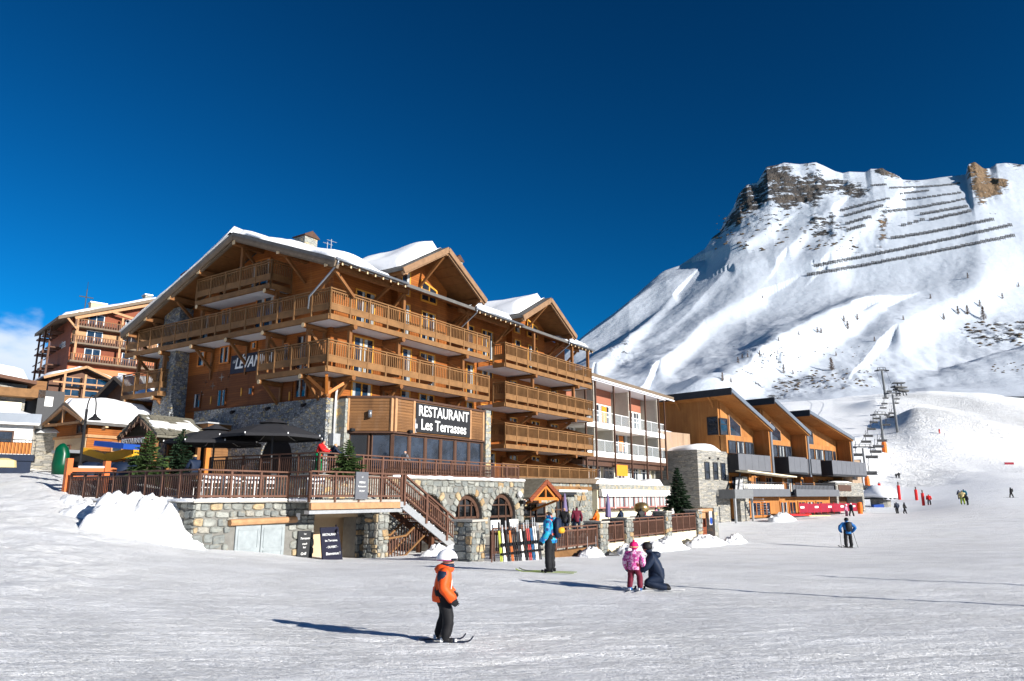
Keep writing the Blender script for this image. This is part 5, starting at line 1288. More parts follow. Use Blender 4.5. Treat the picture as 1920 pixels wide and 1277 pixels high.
def chair_proto(mat, seat):
    T = Thing('terrace_chair', 'pale metal terrace chair behind the railing', 'chair', (0, 0, 0), HF)
    q = MB(); q.box(-.22, -.22, .43, .22, .22, .46); T.part('seat', q, seat)
    q = MB(); q.box(-.22, .19, .62, .22, .22, .90); T.part('backrest', q, seat)
    for sx in (-1, 1):
        for sy in (-1, 1):
            q = MB(); q.tube([(sx * .2, sy * .2, 0), (sx * .2, sy * .2, .45 if sy < 0 else .92)], .016, 5); T.part('leg', q, mat)
    return T.e
cp = chair_proto('white_metal', 'white_metal'); first = True
pos = [(-9.0, -3.6, .3), (-8.5, -3.55, .1), (-8.0, -3.6, -.1), (-7.6, -3.5, .2), (-7.0, -3.6, 0), (-6.6, -3.6, .1), (-6.1, -3.7, 0), (-5.0, -4.8, .2), (-4.4, -4.8, -.3)]
labs = ['nearest the terrace corner', 'second from the terrace corner', 'third from the terrace corner', 'just left of the middle post', 'just right of the middle post', 'near the right end of the corner railing', 'against the right end post of the corner railing', 'on the deck at the left end', 'on the deck left of the grey board']
for (x, y, rz), lb in zip(pos, labs):
    o = cp if first else copy_tree(cp); first = False
    o.location = HF.w(x, y, DZ); o.rotation_euler = (0, 0, HF.a + rz + PI); o['label'] = 'pale metal chair ' + lb; o['group'] = 'chairs on the lower terrace'
def table_proto(mat='white_metal'):
    T = Thing('terrace_table', 'small terrace table', 'table', (0, 0, 0), HF)
    q = MB(); q.box(-.4, -.4, .70, .4, .4, .74); T.part('table_top', q, mat)
    q = MB(); q.tube([(0, 0, 0), (0, 0, .7)], .03, 6); T.part('leg', q, 'steel'); q = MB(); q.box(-.25, -.25, 0, .25, .25, .03); T.part('base', q, 'steel')
    return T.e
tp = table_proto(); first = True
for (x, y, z, lb) in ((-8.3, -2.6, DZ, 'between the chairs near the terrace corner'), (-6.4, -2.6, DZ, 'behind the chairs near the deck'), (-1.6, -.6, .96, 'on the upper terrace behind the man in red'), (-1.6, 2.9, .96, 'under the nearer open parasol'), (-1.4, -1.6, .96, 'at the upper terrace corner'),
                      (4, -9.5, -2.42, 'on the ground terrace behind the long fence'), (9.5, -8.2, -2.42, 'on the ground terrace behind the short fence'), (14, -8.6, -2.42, 'on the ground terrace right of the folded parasol'), (18, -8.0, -2.42, 'at the far end of the ground terrace')):
    o = tp if first else copy_tree(tp); first = False
    o.location = HF.w(x, y, z); o['label'] = 'small pale table ' + lb; o['group'] = 'terrace tables'
# boards with writing
sign('menu_board', 'grey notice board fixed to the deck railing above the passage', -3.16, -2.42, -.16, 1.0, -5.74, '-y', 'panel_grey', [('LE', .09, -2.79, .78, {}), ('MENU', .13, -2.79, .55, {}), ('Restaurant', .11, -2.79, .38, {}), ('du jour', .11, -2.79, .20, {})], cat='notice board')
sign('wall_chalkboard', 'small slate chalkboard hung on the stone wall right of the garage doors', -4.85, -4.15, -2.55, -1.45, -4.26, '-y', 'slate', [('Les', .09, -4.5, -1.58, {}), ('Terrasses', .13, -4.5, -1.76, dict(shear=.2)), ('snack', .12, -4.5, -1.98, {}), ('bar', .12, -4.5, -2.12, {}), ('Grill', .16, -4.55, -2.38, dict(shear=.2))], cat='chalkboard')
T = Thing('standing_chalkboard', 'tall leaning navy chalkboard with white handwriting beside the passage', 'chalkboard', (-3.75, -5.0, -2.8), HF)
q = MB(); q.add([(-4.35, -5.35, -2.78), (-3.25, -5.35, -2.78), (-3.2, -4.9, -1.32), (-4.2, -4.9, -1.32), (-4.35, -5.28, -2.78), (-3.25, -5.28, -2.78), (-3.2, -4.84, -1.32), (-4.2, -4.84, -1.32)], [(0, 1, 2, 3), (7, 6, 5, 4), (0, 4, 5, 1), (1, 5, 6, 2), (2, 6, 7, 3), (3, 7, 4, 0)]); T.part('board', q, 'sign_navy')
q = MB(); q.beam((-3.25, -4.85, -1.35), (-2.95, -4.45, -2.8), .05, .7); T.part('back_leg', q, 'sign_navy')
til = math.atan2(.45, 1.46)
for s_, sz_, z in (('RESTAURANT', .14, -1.62), ('les Terrasses', .13, -1.86), ('- OUVERT -', .13, -2.12), ('Bienvenue !', .17, -2.38)):
    y = -4.9 - .45 * (-1.32 - z) / 1.46 - .012; T.piece('lettering', text_mesh(s_, sz_, 'lettering', .004, shear=.2), (-3.74, y, z), rot=(PI / 2 - til, 0, 0))
# ski rack and skis
T = Thing('ski_rack', 'low wooden rail rack with slanted legs in front of the fence', 'ski rack', (-.7, FY - .5, -2.6), HF)
q = MB(); q.tube([(-2.3, FY - .55, -1.25), (1.0, FY - .55, -1.3)], .035, 6); T.part('rail', q, 'wood_fence')
for x in (-2.35, 1.0):
    q = MB(); q.beam((x, FY - .55, -1.25), (x - .35, FY - .75, -2.65), .05, .05); q.beam((x, FY - .55, -1.25), (x + .35, FY - .4, -2.65), .05, .05); T.part('leg', q, 'wood_fence', kind='stuff')
cols = [('lime_d', 'lime-yellow'), ('white', 'white'), ('black', 'black'), ('orange_d', 'orange and black'), ('black', 'black'), ('steel', 'dark grey'), ('white', 'white'), ('black', 'black'), ('red_d', 'red'), ('blue_d', 'blue'), ('white', 'white and red'), ('steel', 'dark grey')]
for k, (c_, nm) in enumerate(cols):
    x = -2.1 + k * .26; L = random.uniform(1.55, 1.8)
    T = Thing('skis', 'pair of %s skis leaning on the rack, %s from the left pier' % (nm, ['first', 'second', 'third', 'fourth', 'fifth', 'sixth', 'seventh', 'eighth', 'ninth', 'tenth', 'eleventh', 'last'][k]), 'skis', (x, FY - .7, -2.62), HF, 'skis parked at the rack')
    for j in (0, 1):
        xx = x + j * .11; q = MB(); sl = random.uniform(-.06, .06)
        q.beam((xx, FY - .78, -2.68), (xx + sl, FY - .60, -2.68 + L * .8), .062, .02, up=(0, 1, 0)); q.beam((xx + sl, FY - .60, -2.68 + L * .8), (xx + sl * 1.2, FY - .58, -2.68 + L), .055, .015, mi=1, up=(0, 1, 0))
        o = T.part('ski', q, [c_, 'galv' if k % 3 else 'black'])
        q = MB(); q.box(xx - .03, FY - .84, -1.92, xx + .03, FY - .74, -1.8); q.box(xx - .03, FY - .85, -2.24, xx + .03, FY - .76, -2.16); T.part('binding', q, 'black', parent=o, kind='stuff')
for k, x in enumerate((-1.75, -.45)):
    T = Thing('display_board', 'white board standing behind the skis, %s' % ('left one' if k == 0 else 'right one'), 'panel', (x, FY - .3, -2.6), HF); T.e.name = 'display_board'
    q = MB(); q.box(x - .35, FY - .28, -1.35, x + .3, FY - .25, -.95); T.part('panel', q, 'white')
T = Thing('grill_dome', 'round bronze grill lid on the ground terrace in front of the pink windows', 'grill', (27.0, -5.5, -2.42), HF)
q = MB(); q.lathe([(.05, -.35), (.5, -.2), (.62, .05), (.5, .35), (.2, .5)], (26.5, -6.0, -1.0), 14); T.part('lid', q, 'bronze', smooth=True); q = MB(); q.tube([(26.5, -6, -2.42), (26.5, -6, -1.3)], .1, 8); T.part('stand', q, 'steel')
T = Thing('bar_counter', 'dark counter with a pale top on the ground terrace beside the folded parasol', 'counter', (22, -8, -2.42), HF)
q = MB(); q.box(18.5, -7.4, -2.42, 30, -6.6, -1.55); T.part('front', q, 'anthracite'); q = MB(); q.box(23.2, -7.5, -1.54, 26.6, -6.5, -1.46); T.part('counter_top', q, 'white')
# ------------------------------------------------------------------ white apartment block beside the hotel
A = Thing('apartment_block', 'white apartment block with glass balconies and thin brown posts, right of the chalet hotel', 'apartment block', (28.7, 0, -2.9), HF)
m = MB(); m.box(28.6, 1.8, -2.9, 46.6, 12, 9.9); A.part('wall', m, 'white_shaded')
m = MB(); m.prism([(-.45, 10.15), (12.5, 11.2), (12.5, 11.5), (-.45, 10.5)], 'x', 28.2, 49.0); rf = A.part('roof', m, 'verge')
m = MB(); m.box(28.2, -.50, 10.02, 49.0, -.44, 10.16); m.box(28.6, -.35, 9.92, 46.8, 1.8, 10.12); A.part('soffit', m, 'soffit', parent=rf)
m = snow_sheet('s', (28.4, -.2, 10.5), (48.8, -.2, 10.5), (28.4, 12, 11.45), (48.8, 12, 11.45), .25, 30, 8, 13, .3, .6); A.part('roof_snow', m, 'snow_roof', smooth=True)
PX = [28.7, 30.6, 34.3, 37.9, 41.5, 45.0]
for k, x in enumerate(PX + [46.6]):
    m = MB(); m.box(x - .07, -.30, 1.6 if k else 1.0, x + .07, -.16, 10.1); A.part('post', m, 'frame_brown')
for fl in (6.3, 3.75):
    m = MB(); m.box(28.6, -.15, fl - .45, 46.7, 1.8, fl - .05); s_ = A.part('balcony_slab', m, 'white')
    m = MB(); m.tube([(28.6 + k * .6, -.1, fl - .03) for k in range(31)], [.09 + .07 * mnoise.noise(Vector((k * .6, fl, 0))) for k in range(31)], 6); A.part('snow_trim', m, 'snow_roof', parent=s_, smooth=True)
    for a, b in zip(PX, PX[1:] + [46.6]):
        m = MB(); m.box(a + .1, -.10, fl + .1, b - .1, -.085, fl + 1.0); g_ = A.part('glass_panel', m, 'pane_clear' if 'pane_clear' in M else 'galv')
        m = MB(); m.box(a + .07, -.13, fl + 1.0, b - .07, -.06, fl + 1.06); m.box((a + b) / 2 - .02, -.12, fl, (a + b) / 2 + .02, -.07, fl + 1.0); A.part('handrail', m, 'white_metal', parent=g_)
    for x in (30.6, 37.9, 45.0) if fl > 5 else (30.6, 34.3, 41.5, 45.0):
        m = MB(); m.box(x + .1, .0, fl - .05, x + .2, 1.8, fl + 3.5 if fl > 5 else fl + 2.2); A.part('partition', m, 'white_shaded')
    top = fl + 2.15
    for k, (a, b) in enumerate(zip(PX, PX[1:] + [46.6])):
        if fl > 5: m = MB(); m.box(a + .1, 1.74, top + .08, b - .1, 1.79, fl + 3.6); A.part('panel', m, 'terracotta')
        if k in (1, 5): continue
        win(A, None, a + .25, b - .35, fl + .05, top, 1.78, frame='white', mull=2 if b - a > 3 else 1, trans=fl + 1.1, pane='glass')
        if k in (2, 3): m = MB(); m.box(a + 1.35, 1.66, fl + .5, a + 2.3, 1.72, top - .15); A.part('shutter', m, 'orange_banner' if k == 2 else 'wood_orange')
m = MB(); m.box(28.6, -.2, 3.0, 46.7, .1, 3.3); m.box(28.6, .1, 2.55, 46.7, 1.7, 3.0); A.part('fascia', m, 'frame_brown')
for k in range(6):
    a = 29.2 + k * 2.85; win(A, None, a, a + 2.3, 1.0, 2.75, 1.4, frame='white', mull=1 if k != 4 else 2, trans=2.3, curtain=True, pane='glass')
m = MB(); m.box(28.6, 1.4, 1.0, 46.6, 1.8, 3.0); A.part('recessed_wall', m, 'cream')
m = MB(); m.box(46.3, 1.1, 1.0, 46.75, 1.78, 9.9); A.part('stone_end', m, 'stone_light')
T = Thing('hanging_banner', 'plain orange banner hanging from the first balcony of the white block', 'banner', (35.6, -.1, 1.6), HF)
m = MB(); m.box(34.4, -.12, 1.75, 37.1, -.08, 2.75); T.part('cloth', m, 'orange_banner')
X_ = Thing('restaurant_annex', 'low annex with snowy flat roof, white awning band and pink-curtained windows', 'building', (28, -1.6, -2.9), HF)
m = MB(); m.box(28.0, -1.5, -2.9, 43.2, 1.7, .5); X_.part('wall', m, 'cream')
m = MB(); m.box(27.9, -1.75, .52, 43.7, 1.7, .92); X_.part('stone_band', m, 'stone_light')
m = snow_sheet('s', (28.2, -1.5, .92), (42.8, -1.5, .92), (28.2, 1.6, .92), (42.8, 1.6, .92), .4, 30, 8, 17, .4, .6); X_.part('roof_snow', m, 'snow_roof', smooth=True)
m = MB(); m.prism([(-1.95, -.08), (-1.85, .5), (-1.6, .5), (-1.6, -.08)], 'x', 28.1, 43.0); X_.part('awning', m, 'white')
for k in range(5):
    a = 28.3 + k * 2.95; win(X_, None, a, a + 2.7, -1.05, .0, -1.52, frame='pinkish', mull=2, curtain=True, cw=.8)
    m = MB(); m.box(a + 2.74, -1.62, -1.1, a + 2.92, -1.5, .0); X_.part('pier', m, 'white')
m = MB(); m.box(28.0, -1.95, -1.22, 43.2, -1.5, -1.08); X_.part('ledge', m, 'frame_brown')

# ------------------------------------------------------------------ modern timber building
B_ = Thing('timber_lodge', 'modern larch-clad building with three dark sloping roofs stepping away to the right', 'building', (0, 0, -2.0), WB)
def lodge_unit(x0, w_, zp, zl, k):
    s_ = (zp - zl) / w_
    m = MB(); m.box(x0, .6, -1.9, x0 + .25, 9.5, zp - .5); m.box(x0 + .25, .5, 3.6, x0 + w_, .8, zl - .05)
    m.prism([(x0 + .25, zl - .05), (x0 + w_ - .1, zl - .05), (x0 + .25, zp - .7)], 'y', .5, .8)
    u = B_.part('unit_wall', m, 'larch')
    m = MB(); m.box(x0 + w_ - .3, -1.0, 2.0, x0 + w_ + .05, 9.5, zl - .25); B_.part('fin', m, 'larch', parent=u)
    m = MB(); m.box(x0 + w_ + .05, -1.05, 1.8, x0 + w_ + .18, 9.5, zl - .1); m.box(x0 + w_ - .1, -1.12, 1.8, x0 + w_ + .2, -1.0, zl - .1); B_.part('edge_trim', m, 'zinc', parent=u)
    m = MB(); rquad(m, [(x0 - .9, -1.3, zp), (x0 + w_ + .2, -1.3, zl), (x0 + w_ + .2, 9.6, zl), (x0 - .9, 9.6, zp)], .16); r_ = B_.part('roof', m, 'zinc')
    m = MB(); rquad(m, [(x0 - .8, -1.25, zp - .18), (x0 + w_ + .1, -1.25, zl - .18), (x0 + w_ + .1, 9.5, zl - .18), (x0 - .8, 9.5, zp - .18)], .2); B_.part('soffit', m, 'larch', parent=r_)
    m = MB(); m.box(x0 - 1.0, -1.38, zp - .52, x0 - .88, 9.65, zp + .1); B_.part('fascia', m, 'anthracite', parent=r_)
    m = MB(); m.beam((x0 - .9, -1.36, zp - .12), (x0 + w_ + .2, -1.36, zl - .12), .1, .34); B_.part('verge', m, 'zinc', parent=r_)
    for y in (1.0, 4.5): m = MB(); m.beam((x0 - .75, y, zp - .45), (x0, y, zp - 1.35), .12, .14); B_.part('strut', m, 'larch', parent=r_)
    # corner glazing and the triangular light
    win(B_, None, x0 + .05, x0 + 1.35, 5.25, 6.75, .5, frame='anthracite', mull=0, curtain=False, parent=u, trans=6.2)
    win(B_, None, .62, 1.7, 5.25, 6.85, x0, face='x', frame='anthracite', mull=0, curtain=False, parent=u, trans=6.2)
    zt_ = lambda x: zp - (x - x0 + .9) * s_ - .75
    f = MB(); a, b = x0 + 1.6, x0 + min(3.6, w_ * .62)
    f.beam((a, .45, 5.25), (b, .45, 5.25), .1, .1); f.beam((a, .45, zt_(a)), (b, .45, zt_(b)), .1, .14); f.box(a - .07, .4, 5.2, a + .07, .5, zt_(a)); f.box(b - .05, .4, 5.2, b + .05, .5, max(5.3, zt_(b))); o = B_.part('window', f, 'wood_pale', parent=u)
    q = MB(); q.prism([(a, 5.25), (b, 5.25), (b, max(5.35, zt_(b))), (a, zt_(a))], 'y', .44, .48); B_.part('pane', q, 'glass', parent=o)
    m = MB(); m.box(x0 + .02, -.05, 3.62, x0 + w_ * .72, .5, 5.2); B_.part('bay_front', m, 'larch', parent=u)
    for j in range(3): win(B_, None, x0 + .3 + j * w_ * .23, x0 + .3 + j * w_ * .23 + w_ * .2, 3.62, 4.75, -.06, frame='anthracite', mull=1 if j else 0, curtain=bool(j == 1), parent=u)
    win(B_, None, x0 + w_ * .74, x0 + w_ * .92, 3.6, 4.8, .5, frame='anthracite', mull=0, curtain=False, parent=u)
for k, (x0, w_, zp, zl) in enumerate(((0, 6.4, 9.05, 6.15), (8.0, 6.3, 8.95, 6.2), (15.6, 10.0, 8.4, 6.25))): lodge_unit(x0, w_, zp, zl, k)
m = MB(); m.box(.3, 1.2, -1.9, 27.5, 9.4, 3.55); m.box(6.4, 2.4, 3.5, 8.0, 9.4, 6); m.box(14.3, 2.4, 3.5, 15.6, 9.4, 6); B_.part('wall', m, 'larch')
m = MB(); m.box(25.6, -.8, 1.3, 28.3, 9, 3.9); B_.part('end_wall', m, 'larch_grey')
m = MB(); m.box(28.3, -.9, 1.3, 28.5, 9, 4.0); B_.part('edge_trim', m, 'zinc')
for a, b, y in ((.2, 6.2, -1.0), (7.9, 11.6, -1.9), (11.6, 14.4, -1.0), (14.4, 16.6, -1.2), (18.0, 27.2, -1.8)):
    m = MB(); m.box(a, y, 2.15, b, y + .12, 3.55)
    for x in np.arange(a + 1.2, b - .2, 1.2): m.box(x - .01, y - .012, 2.2, x + .01, y, 3.5)
    o = B_.part('balcony_panel', m, 'panel_grey'); m = MB(); m.box(a, y, 2.0, b, 1.2, 2.14); B_.part('balcony_slab', m, 'anthracite', parent=o)
    m = MB(); m.box(a - .02, y + .02, 2.15, a, 1.0, 3.5); B_.part('side_panel', m, 'anthracite', parent=o)
for j, (a, b) in enumerate(((.5, 2.0), (2.6, 4.0), (4.6, 6.0), (7.0, 8.4), (8.9, 10.6), (11.4, 12.8), (13.6, 15.2), (16.2, 17.6), (18.2, 20.0), (21.0, 22.6), (23.2, 25.2))):
    win(B_, None, a, b, .1, 1.75, 1.18, frame='larch', mull=1, curtain=j % 2 == 0)
    if j % 3 == 1: m = MB(); m.box(b + .1, .2, .1, b + .5, 1.1, 1.9); B_.part('pier', m, 'larch')
m = MB(); m.beam((-.5, -1.6, 2.05), (7.4, -2.2, 1.65), 1.2, .10); B_.part('awning', m, 'cream')
for a, b in ((.3, 9.0), (10.3, 20.4)):
    m = MB(); m.box(a, -1.3, -.10, b, -1.1, .58); m.box(a, -1.1, -.10, b, 1.2, .02); o = B_.part('terrace_panel', m, 'panel_grey')
    m = MB(); m.box(a, -1.26, 1.12, b, -1.2, 1.17); B_.part('handrail', m, 'steel', parent=o)
    m = MB(); n = int((b - a) / .32)
    for k in range(n): m.box(a + k * .32, -1.24, .55, a + k * .32 + .03, -1.21, 1.12)
    B_.part('baluster', m, 'steel', parent=o, kind='stuff')
    m = MB(); m.box(a + .2, -.9, .0, b - .3, -.85, 1.0); B_.part('windbreak', m, 'white' if a < 5 else 'panel_grey', parent=o)
m = MB(); m.box(9.1, -.8, -.1, 10.2, 1.1, .5); B_.part('gap_panel', m, 'anthracite')
for j, (a, b) in enumerate(((1.6, 3.1), (3.5, 5.0), (5.4, 6.9), (8.9, 10.4), (10.8, 12.2), (12.7, 14.3), (14.8, 16.4), (16.9, 18.4))):
    win(B_, None, a, b, -1.85, -.55, -.22, frame='wood_orange', mull=1, curtain=j % 3 == 0)
m = MB(); m.box(.3, -.2, -1.95, 20.5, 1.2, -.12); B_.part('ground_wall', m, 'larch')
m = MB(); m.box(20.6, -.9, -.1, 28.2, 1.2, 1.35); m.box(20.6, -.9, -1.9, 21.1, 1.2, -.1); m.box(27.7, -.9, -1.9, 28.2, 1.2, -.1); B_.part('stone_block', m, 'stone_ledge')
m = MB(); m.box(21.1, .8, -1.9, 27.7, 1.1, -.1); B_.part('recess', m, 'wood_dark'); m = MB(); m.box(22.0, .6, -1.9, 24.5, .78, -.5); B_.part('doors', m, 'wood_orange')
m = MB(); m.box(21.2, -.96, .45, 24.6, -.91, 1.1); B_.part('plaque', m, 'frame_brown')
m = snow_sheet('s', (21.0, -.8, 1.35), (28.0, -.8, 1.35), (21.0, 1, 1.35), (28.0, 1, 1.35), .12, 10, 4, 21, .3, .4); B_.part('snow_cap', m, 'snow_roof', smooth=True)
# stone annex to its left, with steel landing
N_x = Thing('stone_annex', 'square annex of thin grey ledge stone with three small windows and snow on its roof', 'building', (-4.7, 0, -1.6), WB)
m = MB(); m.box(-4.75, 0, -2.4, .15, 9.5, 3.72); N_x.part('wall', m, 'stone_ledge')
m = snow_sheet('s', (-4.6, .2, 3.72), (-.1, .2, 3.72), (-4.6, 9, 3.72), (-.1, 9, 3.72), .5, 10, 14, 23, .3, 1.0); N_x.part('roof_snow', m, 'snow_roof', smooth=True)
for a in (-3.75, -2.4, -1.15): win(N_x, None, a, a + .75, 1.3, 2.75, 0, frame='anthracite', mull=0, curtain=False)
for a in (-3.0, -1.6): m = MB(); m.box(a, -.1, 3.0, a + .15, 0, 3.15); N_x.part('wall_lamp', m, 'black')
m = MB(); m.prism([(0.2, -2.2), (1.7, -2.2), (1.7, 1.6), (.9, 1.6), (.2, .2)], 'y', -.9, -.4); N_x.part('stair_wall', m, 'stone_ledge')
m = MB(); m.box(-1.9, -1.6, -.25, 1.2, -.1, -.1); o = N_x.part('landing', m, 'mesh_steel'); m = MB(); m.box(-1.9, -1.62, -.1, 1.2, -1.58, .5); m.box(-1.92, -1.6, -.1, -1.88, -.1, .5); N_x.part('landing_panel', m, 'mesh_steel', parent=o)
m = MB(); m.beam((-.3, -1.0, .0), (1.0, -.5, 1.6), .8, .10); m.beam((-.7, -1.2, .2), (.7, -.8, 1.9), .06, .3); o = N_x.part('steep_stair', m, 'anthracite')
m = MB(); m.beam((-.3, -1.1, .10), (.9, -.6, 1.5), .6, .10); N_x.part('stair_snow', m, 'snow_roof', parent=o)
for k in range(7): m = MB(); m.beam((1.2 + k * .18, -2.5, -.3 - k * .22), (1.2 + k * .18, -1.6, -.3 - k * .22), .25, .04); N_x.part('step', m, 'galv')
for x, y in ((-1.8, -1.5), (1.1, -1.5)): m = MB(); m.box(x - .08, y - .08, -2.6, x + .08, y + .08, -.2); N_x.part('support', m, 'galv')
m = MB(); m.box(-4.7, -.15, -2.6, -.4, -.02, -.9); N_x.part('plinth', m, 'stone_ledge')
T = Thing('larch_screen', 'pale larch screen standing on the stone annex, behind the roof corner of the white block', 'screen', (-3.5, 3, 3.75), WB)
m = MB(); m.box(-7.0, 3.0, 3.74, -.9, 3.15, 5.4); T.part('boards', m, 'larch_grey'); m = MB(); m.box(-7, 3.16, 3.74, -1.3, 8, 5.3); T.part('backing', m, 'larch_grey')
m = snow_sheet('s', (-7, 3.2, 5.3), (-2.0, 3.2, 5.3), (-7, 8, 5.3), (-2.0, 8, 5.3), .4, 10, 6, 25, .3, 1.2); T.part('snow', m, 'snow_roof', smooth=True)
# red safety net, sledges
def wpx(px, py, D): return W(px, py, D)
pa, pb = W(1500, 962, 83), W(1608, 958, 97)
T = Thing('red_safety_net', 'long crimson safety net along the foot of the timber building', 'net', tuple(pa), WF)
nn = 9
for k in range(nn):
    a, b = pa.lerp(pb, k / nn), pa.lerp(pb, (k + .97) / nn); sag = random.uniform(-.12, .05)
    q = MB(); z = 1.05; q.add([a, b, b + Vector((0, 0, z + sag)), a + Vector((0, 0, z))], [(0, 1, 2, 3)]); me = q.mesh('net_panel', 'red_net', T.base); o = link('net_panel', me, T.e); o.modifiers.new('s', 'SOLIDIFY').thickness = .03
    q = MB(); q.tube([a - Vector((0, 0, .2)), a + Vector((0, 0, z + .1))], .03, 5); T.part('pole', q, 'red')
    if k % 2 == 0: d = (b - a).normalized(); n_ = Vector((d.y, -d.x, 0)); q = MB(); c_ = a + n_ * .03 + Vector((0, 0, .62)); q.beam(c_ + d * .2, c_ + d * 1.3, .01, .22); T.part('print', q, 'white')
pa, pb = W(1462, 968, 79), W(1520, 967, 82)
T = Thing('fallen_net', 'heap of fallen red netting on the snow left of the standing net', 'net', tuple(pa), WF)
q = MB(); q.tube([pa.lerp(pb, k / 12) + Vector((0, 0, .12)) for k in range(13)], [.12 + .16 * abs(mnoise.noise(Vector((k, 1, 0)))) * 2 for k in range(13)], 7); T.part('netting', q, 'red', smooth=True)
pa = W(1540, 968, 82); T = Thing('yellow_pad', 'thin yellow mat lying on the snow before the red net', 'mat', tuple(pa), WF); q = MB(); q.beam(pa - Vector((1.6, 0, -.06)), pa + Vector((1.2, 1.0, .06)), .7, .1); T.part('pad', q, 'yellow_pale')

# ------------------------------------------------------------------ village at the left
def gable_house(T, x0, x1, y0, y1, z0, ze, zr, wall, roofm, ov=.6, gable='x', snow=.5, seed=0, base=None, verge='verge', th=.2):
    """gable ends face +-x, ridge runs in x"""
    yc = (y0 + y1) / 2; m = MB(); m.prism([(y0, z0), (y1, z0), (y1, ze), (yc, zr), (y0, ze)], 'x', x0, x1); w_ = T.part('wall', m, wall)
    s_ = (zr - ze) / (yc - y0); a, b = y0 - ov, y1 + ov; zl = ze - ov * s_
    m = MB(); rquad(m, [(x0 - ov, a, zl + .12), (x1 + ov, a, zl + .12), (x1 + ov, yc, zr + .14), (x0 - ov, yc, zr + .14)], th); rquad(m, [(x0 - ov, yc, zr + .14), (x1 + ov, yc, zr + .14), (x1 + ov, b, zl + .12), (x0 - ov, b, zl + .12)], th); r_ = T.part('roof', m, roofm)
    m = MB()
    for xx in (x0 - ov - .02,): m.beam((xx, a, zl + .0), (xx, yc, zr + .02), .08, .3); m.beam((xx, yc, zr + .02), (xx, b, zl), .08, .3)
    T.part('verge_board', m, verge, parent=r_)
    if snow:
        for (p, q, r1, r2) in (((x0 - ov, a, zl + .12), (x1 + ov, a, zl + .12), (x0 - ov, yc, zr + .14), (x1 + ov, yc, zr + .14)), ((x0 - ov, b, zl + .12), (x1 + ov, b, zl + .12), (x0 - ov, yc, zr + .14), (x1 + ov, yc, zr + .14))):
            m = snow_sheet('s', p, q, r1, r2, snow, 16, 12, seed, .35, .6); T.part('roof_snow', m, 'snow_roof', smooth=True)
    return w_, r_
# snow-roofed chalet beside the hotel
c_ = HF.loc(W(160, 776, 49)); cx0, cy0 = c_.x, c_.y
CF = Frame((-9.8, 37.2), HF.a, .88)
T = Thing('snow_roofed_chalet', 'small chalet under a thick smooth cushion of snow behind the street lamp', 'chalet', (cx0 + 2, cy0 + 3, 1.0), CF)
w_, r_ = gable_house(T, cx0 + .6, cx0 + 5.2, cy0 + .6, cy0 + 5.6, .8, 5.15, 6.35, 'wood_clad', 'roof_grey', .6, snow=.55, seed=31)
m = MB(); m.box(cx0 + .55, cy0 + .65, .8, cx0 + .59, cy0 + 5.55, 3.95); T.part('render', m, 'plaster')
m = MB(); m.box(cx0 + .5, cy0 + .5, 3.95, cx0 + 5.3, cy0 + .62, 4.15); m.box(cx0 + .45, cy0 + .5, 3.95, cx0 + .6, cy0 + 5.7, 4.12); T.part('band', m, 'wood_pale')
m = MB(); m.beam((cx0 - .02, cy0 + .3, 5.05), (cx0 - .02, cy0 + 3.1, 6.15), .14, .2); m.beam((cx0 - .02, cy0 + 5.9, 5.05), (cx0 - .02, cy0 + 3.1, 6.15), .14, .2); m.beam((cx0, cy0 + .6, 4.95), (cx0, cy0 + 5.6, 4.95), .14, .16); m.beam((cx0, cy0 + 3.1, 4.95), (cx0, cy0 + 3.1, 6.2), .14, .14); T.part('truss', m, 'wood_pale')
for y in (1.0, 3.1, 5.2): m = MB(); m.beam((cx0 - .05, cy0 + y, 5.0), (cx0 + .6, cy0 + y, 5.0), .2, .22); T.part('purlin_end', m, 'wood_pale')
for a in (.6, 2.6): m = MB(); m.beam((cx0 + 1 + a, cy0 + .1, 4.75), (cx0 + 1 + a, cy0 + .7, 4.55), .2, .2); T.part('purlin_end', m, 'wood_end')
for a in (2.3, 3.3): win(T, None, cx0 + a, cx0 + a + .8, 3.0, 3.75, cy0 + .6, frame='wood_pale', mull=0, curtain=False)
win(T, None, cy0 + 2.6, cy0 + 3.6, 1.9, 3.5, cx0 + .55, face='x', frame='wood_dark', mull=0, curtain=False)
win(T, None, cy0 + .8, cy0 + 2.0, 4.2, 4.9, cx0 + .55, face='x', frame='wood_dark', mull=1, curtain=False)
m = MB(); m.box(cx0 - 1.6, cy0 - 1.4, 2.72, cx0 + 3.4, cy0 + .5, 2.92); T.part('canopy', m, 'zinc')
# bar terrace clutter: awnings, dark counters
T = Thing('blue_awning', 'blue awning slung below the grey canopy of the small chalet', 'awning', tuple(HF.loc(W(220, 836, 44))), HF)
q = MB(); a, b = HF.loc(W(192, 832, 40)), HF.loc(W(247, 838, 39)); q.beam((a.x, a.y, a.z), (b.x, b.y, b.z), 1.0, .28); T.part('cloth', q, 'blue_fabric')
T = Thing('yellow_awning', 'yellow cloth awning hanging behind the blue one', 'awning', tuple(HF.loc(W(210, 845, 45))), HF)
q = MB(); a, b = HF.loc(W(160, 845, 41)), HF.loc(W(254, 848, 40)); mid = (a + b) / 2 - Vector((0, 0, .35)); q.beam(a, mid, .5, .35); q.beam(mid, b, .5, .5); T.part('cloth', q, 'yellow')
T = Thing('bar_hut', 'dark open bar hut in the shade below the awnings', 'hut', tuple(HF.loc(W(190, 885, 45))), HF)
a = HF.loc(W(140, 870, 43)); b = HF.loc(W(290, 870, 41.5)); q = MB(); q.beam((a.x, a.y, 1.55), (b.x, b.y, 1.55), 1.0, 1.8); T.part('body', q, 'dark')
q = MB(); q.beam((a.x, a.y, 1.35), (b.x - 1, b.y, 1.35), 2.0, .1); T.part('counter', q, 'wood_dark')
